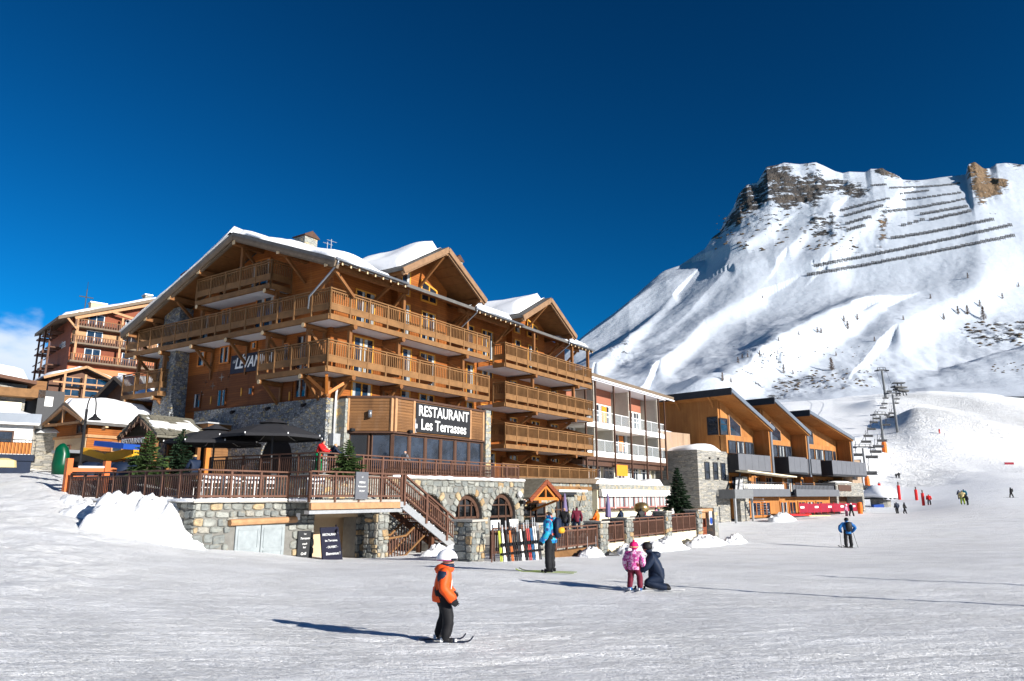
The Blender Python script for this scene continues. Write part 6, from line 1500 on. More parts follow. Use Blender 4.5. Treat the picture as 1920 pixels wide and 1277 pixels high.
for k, (px, lab) in enumerate(((172, 'dark cloth-covered table behind the orange gate'), (205, 'dark covered barrel right of the orange gate'), (232, 'dark barrel chair by the fir tree'))):
    p = HF.loc(W(px, 880, 39)); T = Thing('covered_table', lab, 'table', (p.x, p.y, .9), HF, 'covered tables of the bar'); q = MB(); q.lathe([(.65, 0), (.7, .4), (.62, .85), (.3, 1.0)], (p.x, p.y, .75), 10); T.part('cover', q, 'navy', smooth=True)
# orange gate frame
g0, g1 = HF.loc(W(125, 905, 32.3)), HF.loc(W(197, 900, 33.5))
T = Thing('orange_barrier', 'bright orange wooden barrier frame at the far end of the terrace railing', 'barrier', (g0.x, g0.y, .35), HF)
for p, ht in ((g0, 1.62), (g1, 1.55)): q = MB(); q.box(p.x - .12, p.y - .12, .1, p.x + .12, p.y + .12, ht); T.part('post', q, 'gate_orange')
e_ = g1 + (g1 - g0) * .28
for z, hh in ((1.12, .18), (.75, .2)): q = MB(); q.beam((g0.x, g0.y, z), (e_.x, e_.y, z + .05), .08, hh); T.part('board', q, 'gate_orange')
q = MB(); q.tube([Vector((g0.x, g0.y, 1.24)).lerp(Vector((g1.x, g1.y, 1.27)), k / 8) for k in range(2, 9)], .06, 6); T.part('snow_trim', q, 'snow_roof', smooth=True)
# green tarpaulin, lamp
p = W(112, 882, 36); T = Thing('green_tarpaulin', 'glossy dark green tarpaulin wrapped round an upright load, left of the orange barrier', 'tarpaulin', tuple(p), WF)
q = MB(); q.lathe([(.36, -.2), (.42, .3), (.36, .8), (.28, 1.1), (.14, 1.3), (.03, 1.34)], tuple(p), 14, sx=1.0, sy=.8); me = q.mesh('tarp', 'green', T.base, smooth=True)
for v in me.vertices: v.co += Vector((mnoise.noise(v.co * 3), mnoise.noise(v.co * 3 + Vector((5, 0, 0))), 0)) * .1
link('tarp', me, T.e)
p = W(148, 885, 38); T = Thing('street_lamp', 'black street lamp with curled swan neck and bell shade before the snowy chalet roof', 'street lamp', tuple(p), WF)
q = MB(); q.tube([p, p + Vector((0, 0, 3.3))], .07, 8); q.lathe([(.14, 0), (.12, .4), (.08, .5)], tuple(p), 8); T.part('pole', q, 'black')
q = MB(); q.tube([p + Vector((.0 + .0 * k + .24 * (1 - math.cos(PI * k / 8)), 0, 3.3 + .75 * math.sin(PI * k / 8) + .0 * k)) for k in range(9)] + [p + Vector((.48, 0, 3.0))], .035, 6); T.part('swan_neck', q, 'black')
q = MB(); q.lathe([(.05, .3), (.12, .16), (.30, .02), (.32, -.04)], tuple(p + Vector((.48, 0, 2.75))), 12); T.part('lamp_shade', q, 'black', smooth=True)
# restaurant lych-gate with stone slab roof
c_ = HF.loc(W(258, 800, 40.5)); lx, ly = c_.x, c_.y
T = Thing('slate_roofed_gateway', 'small gateway with thick stone-slate roof and half-melted snow, right of the snow-roofed chalet', 'gateway', (lx + 1.5, ly, 1.0), HF)
zr, ze, hw = 4.45, 3.25, 2.05
m = MB(); rquad(m, [(lx, ly - hw, ze), (lx + 3.2, ly - hw, ze), (lx + 3.2, ly, zr), (lx, ly, zr)], .12); rquad(m, [(lx, ly, zr), (lx + 3.2, ly, zr), (lx + 3.2, ly + hw, ze), (lx, ly + hw, ze)], .12); r_ = T.part('roof', m, 'lauze')
sl = MB(); sl.box(-.5, -.5, 0, .5, .5, .05); sl_m = sl.mesh('slate', 'lauze')
for r in range(7):
    for c in range(7):
        for sg in (-1, 1):
            u = (r + .5) / 7; y = ly + sg * hw * (1 - u * 1.0); z = ze + (zr - ze) * u + .03
            T.piece('slate', sl_m, (lx + .22 + c * .46 + random.uniform(-.04, .04), y, z), r_, rot=(-sg * math.atan2(zr - ze, hw) * .8 + random.uniform(-.06, .06), random.uniform(-.05, .05), random.uniform(-.15, .15)), scale=(.46, .42, random.uniform(.8, 1.6)))
m = snow_sheet('s', (lx + .1, ly - hw * .75, ze + .38), (lx + 3.0, ly - hw * .75, ze + .38), (lx + .1, ly, zr + .02), (lx + 3.0, ly, zr + .02), .14, 12, 8, 41, .8, .4); T.part('roof_snow', m, 'snow_roof', smooth=True)
q = MB(); q.beam((lx + .1, ly - hw + .3, ze), (lx + .1, ly, zr - .3), .14, .18); q.beam((lx + .1, ly + hw - .3, ze), (lx + .1, ly, zr - .3), .14, .18); q.beam((lx + .1, ly - hw + .3, ze - .05), (lx + .1, ly + hw - .3, ze - .05), .14, .16); T.part('truss', q, 'wood_dark')
for y in (ly - 1.5, ly + 1.5):
    q = MB(); q.box(lx + .2, y - .1, .6, lx + .4, y + .1, ze); q.box(lx + 2.8, y - .1, .6, lx + 3.0, y + .1, ze); T.part('post', q, 'wood_beam', kind='stuff')
    q = MB(); q.beam((lx + .3, y, 2.2), (lx + .3, ly + (y - ly) * .4, 3.1), .14, .16); T.part('brace', q, 'wood_orange')
q = MB()
for k in range(40): yy = ly - hw + k * hw / 20; zz = ze + (zr - ze) * (1 - abs(yy - ly) / hw); q.beam((lx - .02, yy, zz - .05), (lx + .02 + random.uniform(-.1, .1), yy + random.uniform(-.1, .1), zz - random.uniform(.2, .5)), .03, .03)
T.part('hanging_twigs', q, 'twigs', kind='stuff')
sign('restaurant_hanging_sign', 'brown board with pale capitals RESTAURANT hanging under the slate-roofed gateway', ly - 1.25, ly + 1.25, 2.72, 3.22, lx - .12, '-x', 'sign_brown', [('RESTAURANT', .42, ly, 2.97, dict(bold=.005, sx=.9))])

# far chalet hotel on the hill
D0 = 105.0; c0 = W(137, 600, D0)
VF = Frame((c0.x, c0.y), PI / 2 - R(46.5))
zz = lambda py: rt_(py) * D0
def rt_(py): r = ray(137, py); return r[2] / r[1]
T = Thing('hillside_hotel', 'tall chalet hotel on the far-left hill with red-brown cladding and many balconies', 'hotel', (0, 0, zz(745)), VF)
ze, zr = zz(588), zz(588) + 4.6
m = MB(); m.prism([(0, zz(770)), (24, zz(770)), (24, ze), (12, zr - .6), (0, ze - .6)], 'y', 0, 14); T.part('wall', m, 'wood_red')
m = MB(); m.box(.1, -.06, zz(676), 16, -.01, zz(660)); m.box(.1, -.06, zz(715), 16, -.01, zz(686)); T.part('cladding', m, 'gate_orange')
m = MB(); m.box(.1, -.05, zz(642), 16, -.012, zz(618)); T.part('stone_storey', m, 'wood_pale')
m = MB(); rquad(m, [(-2.2, -1.6, ze - 1.0), (12, -1.6, zr), (12, 15, zr), (-2.2, 15, ze - 1.0)], .5); rquad(m, [(12, -1.6, zr), (26, -1.6, ze - 1), (26, 15, ze - 1), (12, 15, zr)], .5); r_ = T.part('roof', m, 'verge')
m = snow_sheet('s', (-2.0, -1.4, ze - 1.0), (12, -1.4, zr), (-2.0, 14.8, ze - 1.0), (12, 14.8, zr), .5, 16, 14, 51, .3, .8); T.part('roof_snow', m, 'snow_roof', smooth=True)
m = MB(); m.beam((0, -1.2, ze - .9), (12, -1.2, zr - .9), .3, .4); m.beam((5.0, -1.2, ze + .9), (11, -1.2, ze - .2), .25, .35)
for x in (.5, 6.5): m.box(x - .15, -1.3, zz(676), x + .15, -1.05, ze + .2)
m.beam((.5, -1.2, ze - 2.6), (-1, -1.2, ze - 1.0), .2, .25); T.part('truss', m, 'wood_pale')
for py in (611, 642, 676):
    z = zz(py); m = MB(); m.box(0, -1.3, z - .25, 13 if py < 670 else 16, 0, z); s_ = T.part('balcony', m, 'verge')
    m = MB(); m.box(0, -1.32, z + .95, 13 if py < 670 else 16, -1.24, z + 1.05); T.part('handrail', m, 'wood_rail', parent=s_)
    m = MB()
    for x in np.arange(0.1, 13 if py < 670 else 16, .35): m.box(x, -1.3, z, x + .2, -1.26, z + .95)
    T.part('baluster', m, 'wood_dark', parent=s_, kind='stuff')
    for x in (2.0, 7.2, 12.2): win(T, None, x, x + 2.2, z + .1, z + 2.2, -.07, frame='white', mull=1, curtain=False)
for x in (7.0,): win(T, None, x, x + 2.0, zz(705), zz(690), -.07, frame='white', mull=1, curtain=False)
for y in (5, 9, 13):
    m = MB()
    for z in (zz(611), zz(642), zz(676)): m.box(-1.8, y, z - .2, 0, y + 2.5, z); m.box(-1.8, y, z + .8, -1.7, y + 2.5, z + .95)
    m.box(-1.85, y, zz(700), -1.6, y + .25, ze - .8); T.part('side_balcony', m, 'wood_dark', kind='stuff')
for x, y, w_, h_, mt in ((3.2, 5, 2.2, 2.2, 'plaster'), (10.5, 3, 1.0, 1.6, 'stone_light')):
    zr0 = ze - 1 + (x + 2.2) * (zr - ze + 1) / 14.2; m = MB(); m.box(x, y, zr0 - .8, x + w_, y + 1.5, zr0 + h_); c_ = T.part('chimney', m, mt); m = MB(); m.box(x - .15, y - .15, zr0 + h_, x + w_ + .15, y + 1.65, zr0 + h_ + .2); T.part('chimney_cap', m, 'galv', parent=c_)
m = MB(); bx = (2.4, 5); zb = ze + 1; m.box(bx[0] - .06, 5, zb, bx[0] + .06, 5.12, zb + 4.4); m.box(bx[0] - 1.0, 5, zb + 3.0, bx[0] + 1.0, 5.1, zb + 3.15); m.tube([(bx[0], 5, zb + 4.4), (bx[0], 5, zb + 5.6)], .03, 4); T.part('roof_mast', m, 'cable', kind='stuff')
T.piece('lettering', text_mesh('HÔTEL', 1.3, 'lettering', .02), (-.05, 4.5, zz(640)), rot=(PI / 2, 0, -PI / 2))
# smaller glazed chalet in front of it
c0 = W(152, 742, 88); V2 = Frame((c0.x, c0.y), PI / 2 - R(46.5))
T = Thing('glazed_chalet', 'chalet with a glazed wooden gable and snow on its roof, below the hillside hotel', 'chalet', (0, 0, 11.5), V2)
hw, zt_, zb = 4.4, 15.7, 9.5
m = MB(); m.prism([(-3.6, zb), (3.6, zb), (3.6, 14.2), (0, zt_ - .3), (-3.6, 14.2)], 'y', 0, 10); T.part('wall', m, 'wood_dark')
m = MB(); rquad(m, [(-hw, -1.2, 13.9), (0, -1.2, zt_), (0, 10, zt_), (-hw, 10, 13.9)], .2); rquad(m, [(0, -1.2, zt_), (hw, -1.2, 13.9), (hw, 10, 13.9), (0, 10, zt_)], .2); T.part('roof', m, 'roof_grey')
m = MB(); m.beam((-hw, -1.25, 13.75), (0, -1.25, zt_ - .15), .1, .3); m.beam((0, -1.25, zt_ - .15), (hw, -1.25, 13.75), .1, .3); m.beam((-3.4, -1.1, 13.4), (3.4, -1.1, 13.4), .15, .2)
for x in (-2.2, 0, 3.4): m.box(x - .12, -1.2, 10, x + .12, -1.0, 14.6)
T.part('truss', m, 'wood_pale')
for s_, sd in ((-1, 61), (1, 62)): m = snow_sheet('s', (s_ * hw, -1.1, 13.9), (0, -1.1, zt_), (s_ * hw, 10, 13.9), (0, 10, zt_), .35, 8, 10, sd, .3, .6); T.part('roof_snow', m, 'snow_roof', smooth=True)
for a, b, z0, z1 in ((-2.1, -.2, 13.0, 14.3), (.2, 2.9, 13.0, 14.4), (-2.1, -.2, 11.9, 12.8), (.2, 3.3, 11.9, 12.8)): win(T, None, a, b, z0, z1, -.01, frame='wood_pale', mull=1, curtain=False)
m = MB(); m.box(-3.6, -1.2, 10.7, 3.6, -1.1, 11.7); T.part('balustrade', m, 'wood_rail')
m = MB(); m.box(-6.5, 2, zb, -3.6, 9, 12.9); T.part('side_wing', m, 'anthracite'); m = MB(); m.box(-7.5, 0, 12.4, -4.6, 2.2, 13.4); T.part('lean_to', m, 'wood_rail')
# second snowy roof just showing between the chalets and the hotel
p = HF.loc(W(228, 740, 62)); T = Thing('hidden_chalet', 'steep snowy roof edge showing between the glazed chalet and the hotel balconies', 'chalet', (p.x, p.y, 4), HF)
gable_house(T, p.x, p.x + 8, p.y - 3.4, p.y + 3.4, 3, 8.2, 10.0, 'wood_dark', 'roof_grey', .8, snow=.5, seed=71)
# chalet at the far left edge
c0 = W(30, 745, 78); V3 = Frame((c0.x, c0.y), PI / 2 - R(46.5))
T = Thing('edge_chalet', 'chalet at the left picture edge with very thick snow on its low roof', 'chalet', (0, 0, 10), V3)
m = MB(); m.box(-9, 0, 6.5, .9, 8, 12.0); T.part('wall', m, 'stone_ledge'); m = MB(); m.box(-8, -.1, 7.5, .6, -.02, 10.0); T.part('render', m, 'cream')
m = MB(); rquad(m, [(-9, -1.5, 13.6), (1.5, -1.5, 12.3), (1.5, 8, 12.3), (-9, 8, 13.6)], .35); T.part('roof', m, 'wood_dark')
m = snow_sheet('s', (-9, -1.4, 13.6), (.9, -1.4, 12.4), (-9, 8, 13.6), (.9, 8, 12.4), 1.3, 14, 10, 72, .2, 1.6); T.part('roof_snow', m, 'snow_roof', smooth=True)
m = MB(); m.box(-9, -1.6, 10.7, 1.7, -1.5, 11.4); m.box(-9, -1.6, 10.5, 1.7, 0, 10.7); T.part('balcony', m, 'wood_rail')
m = MB(); m.box(1.2, 1, 10.8, 2.9, 5, 12.7); T.part('wooden_wing', m, 'wood_old')
m = MB(); m.box(2.2, 1, 7.5, 4.8, 7, 11.7); T.part('grey_wing', m, 'anthracite'); win(T, None, 2.9, 3.7, 9.9, 11.0, 1.0, frame='white', mull=0, curtain=False, pane='galv')
# white modern building at the left edge
c0 = W(53, 870, 43); V4 = Frame((c0.x, c0.y), PI / 2 - R(58))
T = Thing('white_house', 'modern white house at the left picture edge with dark flat roof and railed terrace', 'house', (0, 0, 1.9), V4)
m = MB(); m.box(-9, 0, 1.2, 0, 7, 4.2); T.part('wall', m, 'white'); m = MB(); m.box(-9.2, -.5, 4.15, .35, 7.3, 4.75); T.part('roof', m, 'zinc')
m = MB(); m.box(-9.2, -.55, 4.08, .3, -.45, 4.2); T.part('roof_trim', m, 'white')
m = snow_sheet('s', (-9, -.3, 4.75), (.2, -.3, 4.75), (-9, 7, 4.75), (.2, 7, 4.75), .3, 10, 6, 73, .2, .6); T.part('roof_snow', m, 'snow_roof', smooth=True)
win(T, None, -4.2, -.9, 2.55, 3.75, 0, frame='frame_brown', mull=1, curtain=False)
m = MB(); m.box(-9, -2.6, 1.9, .3, 0, 2.25); T.part('terrace', m, 'navy'); m = MB(); m.box(-9, -2.5, 1.2, .2, -2.3, 1.95); T.part('base', m, 'blue_fabric' if 0 else 'navy')
m = MB(); m.box(-9, -2.55, 3.05, .3, -2.5, 3.1); o = T.part('handrail', m, 'black'); m = MB()
for x in np.arange(-6, .3, .17): m.box(x, -2.54, 2.25, x + .025, -2.51, 3.05)
T.part('baluster', m, 'black', parent=o, kind='stuff')
m = MB(); m.box(-1.5, -2.2, 2.3, .1, -2.1, 2.95); T.part('slatted_bench', m, 'wood_orange')
T = Thing('snowy_shed', 'small stone shed with snow on its roof between the white house and the chalet', 'shed', (0, 0, 2), Frame((W(85, 860, 46).x, 46), 0))
m = MB(); m.box(-1.2, 0, 1.0, 2.2, 3, 3.9); T.part('wall', m, 'stone_ledge'); m = snow_sheet('s', (-1.3, -.2, 3.9), (2.3, -.2, 3.9), (-1.3, 3, 3.9), (2.3, 3, 3.9), .45, 8, 6, 74, .2, .8); T.part('roof_snow', m, 'snow_roof', smooth=True)
p = W(6, 868, 34); T = Thing('yellow_tarp', 'pale yellow cover lying on the snow at the left picture edge', 'cover', tuple(p), WF); q = MB(); q.lathe([(.55, -.2), (.5, .12), (.2, .22), (.05, .22)], tuple(p), 9); T.part('cover', q, 'yellow_pale')
# ------------------------------------------------------------------ heaps of snow
def heap(label, c, rx, ry, h_, rot=0, seed=0, name='snow_heap', n=30, rough=.35, frame=WF, mat='snow_heap'):
    """c: world point; an uneven mound sunk a little into the ground"""
    m = MB(); vs = []; fs = []; ca_, sa_ = math.cos(rot), math.sin(rot)
    for j in range(n + 1):
        for i in range(n + 1):
            u, v_ = i / n * 2 - 1, j / n * 2 - 1
            x, y = u * rx, v_ * ry; X, Y = c[0] + x * ca_ - y * sa_, c[1] + x * sa_ + y * ca_
            q = Vector((X, Y, seed)); r = math.hypot(u, v_) * (1 + .35 * mnoise.noise(q * .8))
            k = max(0, 1 - r ** 2.2); k = k ** .8 * min(1, (1 - max(abs(u), abs(v_))) * 4)
            z = gz(X, Y) - .25 + (h_ + .25) * k * (1 + rough * mnoise.noise(q * 1.7)) + .16 * k * mnoise.noise(q * 4) + .11 * k * mnoise.noise(q * 9) + .06 * k * mnoise.noise(q * 19)
            vs.append((X, Y, z))
    w_ = n + 1
    for j in range(n):
        for i in range(n): a = j * w_ + i; fs.append((a, a + 1, a + w_ + 1, a + w_))
    m.add(vs, fs); me = m.mesh(name, mat, (c[0], c[1], c[2]), smooth=True)
    o = link(name, me, label=label, category='snow heap'); o.location = c; return o
def gp(px, py, D=None):
    """ground point seen at a photo position"""
    return GND.hit(px, py) if D is None else W(px, py, D)
p = W(285, 1000, 27.6); heap('big shovelled snow heap against the left side wall of the stone terrace', (p.x, p.y, gz(p.x, p.y)), 2.5, 1.9, max(.9, -.02 - gz(p.x, p.y)), .15, 3, n=70, rough=.3)
p = W(172, 943, 28.3); heap('little mound of snow at the left foot of the big heap', (p.x, p.y, gz(p.x, p.y)), 1.3, .9, .42, .1, 9, n=30)
p = W(165, 930, 30.5); heap('low bank of snow along the railing, left of the big heap', (p.x, p.y, gz(p.x, p.y)), 2.2, .9, .30, -.5, 5, n=40)
for (x, y, rx, ry, h_, lab) in ((1.6, -6.7, 1.7, .7, .45, 'crumbled snow heap at the foot of the staircase'), (5.2, FY - .9, 1.5, .7, .35, 'small snow bank in front of the brown planter'), (9.6, FY - 1.1, 2.2, .9, .45, 'snow bank before the short fence panel'), (14.0, FY - 1.0, 3.4, 1.0, .6, 'long snow bank against the cream base wall'), (20.5, FY - 1.0, 3.2, 1.0, .6, 'snow bank at the far fence panel'), (24.6, FY - 1.6, 2.2, .9, .5, 'snow bank in front of the small door')):
    p = HF.w(x, y); heap(lab, (p.x, p.y, gz(p.x, p.y)), rx, ry, h_, HF.a, int(x * 3), n=36)
p = WB.w(2.5, -3.4); heap('snow piled below the steel landing of the stone annex', (p.x, p.y, gz(p.x, p.y)), 3.0, 1.2, .8, WB.a, 77)

# ------------------------------------------------------------------ conifers
def fir(label, p, h_, r_, mat='needles', seed=0, dens=1.0, group=None, levels=None, snow=0):
    rr = random.Random(seed); T = Thing('fir_tree', label, 'fir tree', tuple(p), WF, group); p = Vector(p)
    m = MB(); m.tube([p + Vector((rr.uniform(-.02, .02) * k, 0, h_ * k / 5)) for k in range(6)], [h_ * .022 * (1 - k / 5.3) + .008 for k in range(6)], 6); T.part('trunk', m, 'bark')
    m = MB(); L = levels or int(14 + 4 * h_ / 2)
    for l in range(L):
        t_ = (l + .5) / L; z = h_ * (.06 + .93 * t_); R_ = r_ * (1 - t_) ** .85 * rr.uniform(.82, 1.15) + .03
        nb = int((7 + 9 * (1 - t_)) * dens)
        for b in range(nb):
            a = rr.uniform(0, 2 * PI); ln = R_ * rr.uniform(.65, 1.12); dr = rr.uniform(.05, .35) * (1 - t_) - .25 * t_
            base = p + Vector((0, 0, z)); tip = base + Vector((math.cos(a) * ln, math.sin(a) * ln, -dr * ln)); side = Vector((-math.sin(a), math.cos(a), 0))
            m.tube([base, tip], [.012 * h_ / 2, .004], 3, cap=False)
            ns = max(4, int(9 * ln / r_) + 2)
            for s in range(ns):
                u = (s + 1) / ns; c_ = base.lerp(tip, u); wd = ln * .34 * (1.15 - u) + .03 * h_ / 2
                for sg in (-1, 1):
                    e = c_ + side * sg * wd + (tip - base) * .18 + Vector((0, 0, rr.uniform(-.06, .05) * h_ / 2)); th = Vector((0, 0, .022 * h_ / 2 + .01)); k_ = (tip - base).normalized() * (.045 * h_ / 2)
                    m.add([c_ - k_, e, c_ + k_ + th], [(0, 1, 2)]); m.add([c_ - th, e - th * .5, c_ + th], [(0, 1, 2)])
    me = m.mesh('crown', mat, tuple(p), fix=False); link('crown', me, T.e)
    return T
fl = lambda px, py, D: W(px, py, D)
fir('small fir tree standing behind the left railing, in front of the slate-roofed gateway', W(272, 905, 33.5), 2.4, 1.0, 'needles', 1, .75)
fir('darker small fir tree right of the gateway, against the stone pier', W(335, 905, 35), 2.6, .9, 'needles_dark', 2, .8)
fir('bushy little fir tree on the deck between the two railings, beside the man in red', W(650, 893, 34.6), 1.75, .9, 'needles', 3, 1.0)
fir('dark fir tree in front of the square grey stone annex', W(1273, 968, 52), 3.4, 1.15, 'needles_dark', 4, 1.0)
fir('small dark shrub-like fir inside the entrance glazing', HF.w(16.6, -1.9, -2.42), 1.1, .45, 'needles', 6, .8, levels=9)

# ------------------------------------------------------------------ people
def build_body(J, bones, name, sub=2):
    """J: joint -> (x,y,z,r); bones: (a,b,material). One continuous skin over the joints."""
    ks = list(J); idx = {k: i for i, k in enumerate(ks)}
    me = bpy.data.meshes.new(name); me.from_pydata([J[k][:3] for k in ks], [(idx[a], idx[b]) for a, b, _m in bones], [])
    o = bpy.data.objects.new(name, me); COL.objects.link(o)
    o.modifiers.new('skin', 'SKIN'); s = o.modifiers.new('s', 'SUBSURF'); s.levels = sub; s.render_levels = sub
    for k in ks:
        r = J[k][3]; r = r if isinstance(r, tuple) else (r, r); sv = me.skin_vertices[0].data[idx[k]]; sv.radius = r; sv.use_root = (k == 'pelvis')
    dg = bpy.context.evaluated_depsgraph_get(); ev = bpy.data.meshes.new_from_object(o.evaluated_get(dg)); bpy.data.objects.remove(o)
    mats = []
    for _a, _b, m_ in bones:
        if m_ not in mats: mats.append(m_)
    ev.materials.clear()
    for m_ in mats: ev.materials.append(M[m_])
    segs = [(np.array(J[a][:3]), np.array(J[b][:3]), mats.index(m_), (J[a][3] if not isinstance(J[a][3], tuple) else J[a][3][0])) for a, b, m_ in bones]
    n = len(ev.polygons); C_ = np.empty(n * 3); ev.polygons.foreach_get('center', C_); C_ = C_.reshape(-1, 3); best = np.full(n, 1e9); mi = np.zeros(n, int)
    for A_, B__, k, r in segs:
        d = B__ - A_; L2 = max(1e-9, d @ d); u = np.clip(((C_ - A_) @ d) / L2, 0, 1); q = np.linalg.norm(C_ - A_ - u[:, None] * d, axis=1) - r * .5
        mm = q < best; best[mm] = q[mm]; mi[mm] = k
    ev.polygons.foreach_set('material_index', mi.astype(np.int32)); ev.polygons.foreach_set('use_smooth', [True] * n); ev.update()
    no = [v.normal.copy() for v in ev.vertices]; sd_ = len(name) + J['pelvis'][2] * 31
    for v, n_ in zip(ev.vertices, no): v.co += n_ * (.020 * J['pelvis'][2] * (mnoise.noise(v.co * 11 + Vector((sd_, 0, 0))) + .6 * mnoise.noise(v.co * 24)))
    return ev

def person(label, pos, heading, h_=1.75, pose='stand', top='navy', legs='black', head='hair', glove='black', boot='black', group=None, hat=None, detail=False, child=False, skis=None, face=True, helmet=None, backpack=None, puff=1.0, poles=None, arms=None):
    """local axes: x right, y the way the person faces"""
    T = Thing('person', label, 'person', tuple(pos), WF, group, rot=heading)
    k = h_; c = child
    hz = .455 if c else .49; sh = .745 if c else .80; hd = .875 if c else .905; hr = .078 if c else .058; pf = puff
    J = dict(pelvis=(0, 0, hz + .02, (.092 * pf, .078 * pf)), belly=(0, .005, (hz + sh) / 2 - .02, (.098 * pf, .085 * pf)), chest=(0, 0, sh - .065, (.105 * pf, .085 * pf)), neck=(0, .005, sh + .03, .040), head=(0, .012, hd - .01, (hr, hr * 1.1)), crown=(0, .008, hd + .05, (hr * .85, hr * .95)))
    sw, hw = .116 * pf, .066 * pf ** .5
    if pose in ('stand', 'ski', 'walk', 'akimbo', 'lean'):
        lean = {'lean': .12, 'ski': .04}.get(pose, 0); kb = .05 if pose == 'ski' else .012
        st = .09 if pose == 'walk' else .03 if pose == 'ski' else 0
        for s, S in ((-1, 'l'), (1, 'r')):
            f = st * s
            J['hip' + S] = (s * hw, 0, hz, .066 * pf ** .6); J['knee' + S] = (s * (hw + .012), kb + f * .7, .27, .055 * pf ** .5); J['ank' + S] = (s * (hw + .022), f * 1.3, .075, .054 * pf ** .5); J['heel' + S] = (s * (hw + .008), f * 1.3 + .0, .028, .034); J['toe' + S] = (s * (hw + .012), f * 1.3 + .085, .022, .030)
            J['sho' + S] = (s * sw, lean * .6, sh - .01, .050 * pf)
            if pose == 'akimbo': el, wr, ha = (s * (sw + .14), -.02, sh - .13), (s * (sw + .07), .06, sh - .26), (s * (sw + .03), .09, sh - .28)
            elif pose == 'lean': el, wr, ha = (s * (sw + .03), .16, sh - .14), (s * .06, .30, sh - .17), (s * .04, .34, sh - .17)
            elif pose == 'walk': el, wr, ha = (s * (sw + .03), -f * .5, sh - .17), (s * (sw + .02), -f * .8 + .05, sh - .31), (s * (sw + .02), -f + .07, sh - .35)
            else: el, wr, ha = (s * (sw + .035), -.01, sh - .17), (s * (sw + .04), .07, sh - .30), (s * (sw + .035), .095, sh - .345)
            if arms and S in arms: el, wr, ha = arms[S]
            J['elb' + S] = (*el, .050 * pf); J['wri' + S] = (*wr, .041 * pf); J['hand' + S] = (*ha, (.028, .022))
        if lean:
            for q in ('chest', 'neck', 'head', 'crown'): x, y, z, r = J[q]; J[q] = (x, y + lean * (z - .5) * 2, z - .02, r)
    elif pose == 'sit':
        for s, S in ((-1, 'l'), (1, 'r')):
            J['hip' + S] = (s * hw, .02, hz, .062); J['knee' + S] = (s * (hw + .02), .26, hz + .0, .05); J['ank' + S] = (s * (hw + .02), .27, hz - .22, .042); J['heel' + S] = (s * (hw + .02), .27, hz - .25, .03); J['toe' + S] = (s * (hw + .02), .35, hz - .26, .028)
            J['sho' + S] = (s * sw, 0, sh - .01, .05); J['elb' + S] = (s * (sw + .03), .07, sh - .16, .042); J['wri' + S] = (s * .08, .22, sh - .19, .033); J['hand' + S] = (s * .06, .26, sh - .18, .026)
    elif pose == 'kneel':      # both knees on the snow, sitting back on the heels, leaning forward
        J.update(pelvis=(0, -.08, .20, (.125, .115)), belly=(0, -.05, .31, (.13, .12)), chest=(0, -.01, .43, (.138, .115)), neck=(0, .03, .525, .045), head=(0, .075, .585, (hr, hr * 1.1)), crown=(0, .065, .645, (hr * .9, hr)))
        for s, S in ((-1, 'l'), (1, 'r')):
            J['hip' + S] = (s * .07, -.09, .17, .080); J['knee' + S] = (s * .10, .12, .075 if s > 0 else .13, .068); J['ank' + S] = (s * .09, -.16, .055, .050); J['heel' + S] = (s * .09, -.22, .06, .038); J['toe' + S] = (s * .09, -.23, .02, .03)
            J['sho' + S] = (s * .14, .0, .48, .066); J['elb' + S] = (s * .155, .10, .33, .052); J['wri' + S] = (s * .10, .22, .28, .040); J['hand' + S] = (s * .08, .265, .27, (.030, .024))
    bones = [('pelvis', 'belly', top), ('belly', 'chest', top), ('chest', 'neck', top), ('neck', 'head', 'skin'), ('head', 'crown', head)]
    if hat: bones[-1] = ('head', 'crown', head)
    for S in 'lr':
        bones += [('pelvis', 'hip' + S, legs), ('hip' + S, 'knee' + S, legs), ('knee' + S, 'ank' + S, legs), ('ank' + S, 'heel' + S, boot), ('heel' + S, 'toe' + S, boot), ('chest', 'sho' + S, top), ('sho' + S, 'elb' + S, top), ('elb' + S, 'wri' + S, top), ('wri' + S, 'hand' + S, glove)]
        if detail:
            hx, hy, hz_, _r = J['hand' + S]; ex, ey, ez, _r2 = J['wri' + S]; d = Vector((hx - ex, hy - ey, hz_ - ez)).normalized(); u = Vector((1, 0, 0)); v_ = d.cross(u).normalized(); s = 1 if S == 'r' else -1
            for fi, (off, ln) in enumerate(((-.016, .040), (-.006, .046), (.005, .043), (.015, .034))):
                a = Vector((hx, hy, hz_)) + v_ * off * 1.2; b1 = a + d * ln * .55 + v_ * off * .3; b2 = b1 + d * ln * .4 - u * s * .012
                J['f%s%da' % (S, fi)] = (*b1, .0085); J['f%s%db' % (S, fi)] = (*b2, .0075); bones += [('hand' + S, 'f%s%da' % (S, fi), glove), ('f%s%da' % (S, fi), 'f%s%db' % (S, fi), glove)]
            tb = Vector(J['wri' + S][:3]).lerp(Vector((hx, hy, hz_)), .7); b1 = tb + v_ * -.026 + d * .014; b2 = b1 + d * .022 - v_ * .008
            J['t%sa' % S] = (*b1, .010); J['t%sb' % S] = (*b2, .0085); bones += [('hand' + S, 't%sa' % S, glove), ('t%sa' % S, 't%sb' % S, glove)]
    if face: hx, hy, hz_, r_ = J['head']; J['nose'] = (hx, hy + hr * .98, hz_ - .004, .0085); bones.append(('head', 'nose', 'skin')); J['chin'] = (hx, hy + hr * .55, hz_ - hr * .75, .022); bones.append(('head', 'chin', 'skin'))
    JJ = {a: (b[0] * k, b[1] * k, b[2] * k, (b[3][0] * k, b[3][1] * k) if isinstance(b[3], tuple) else b[3] * k) for a, b in J.items()}
    me = build_body(JJ, bones, 'body', 2 if (detail or h_ > 1 and pose != 'x') else 1)
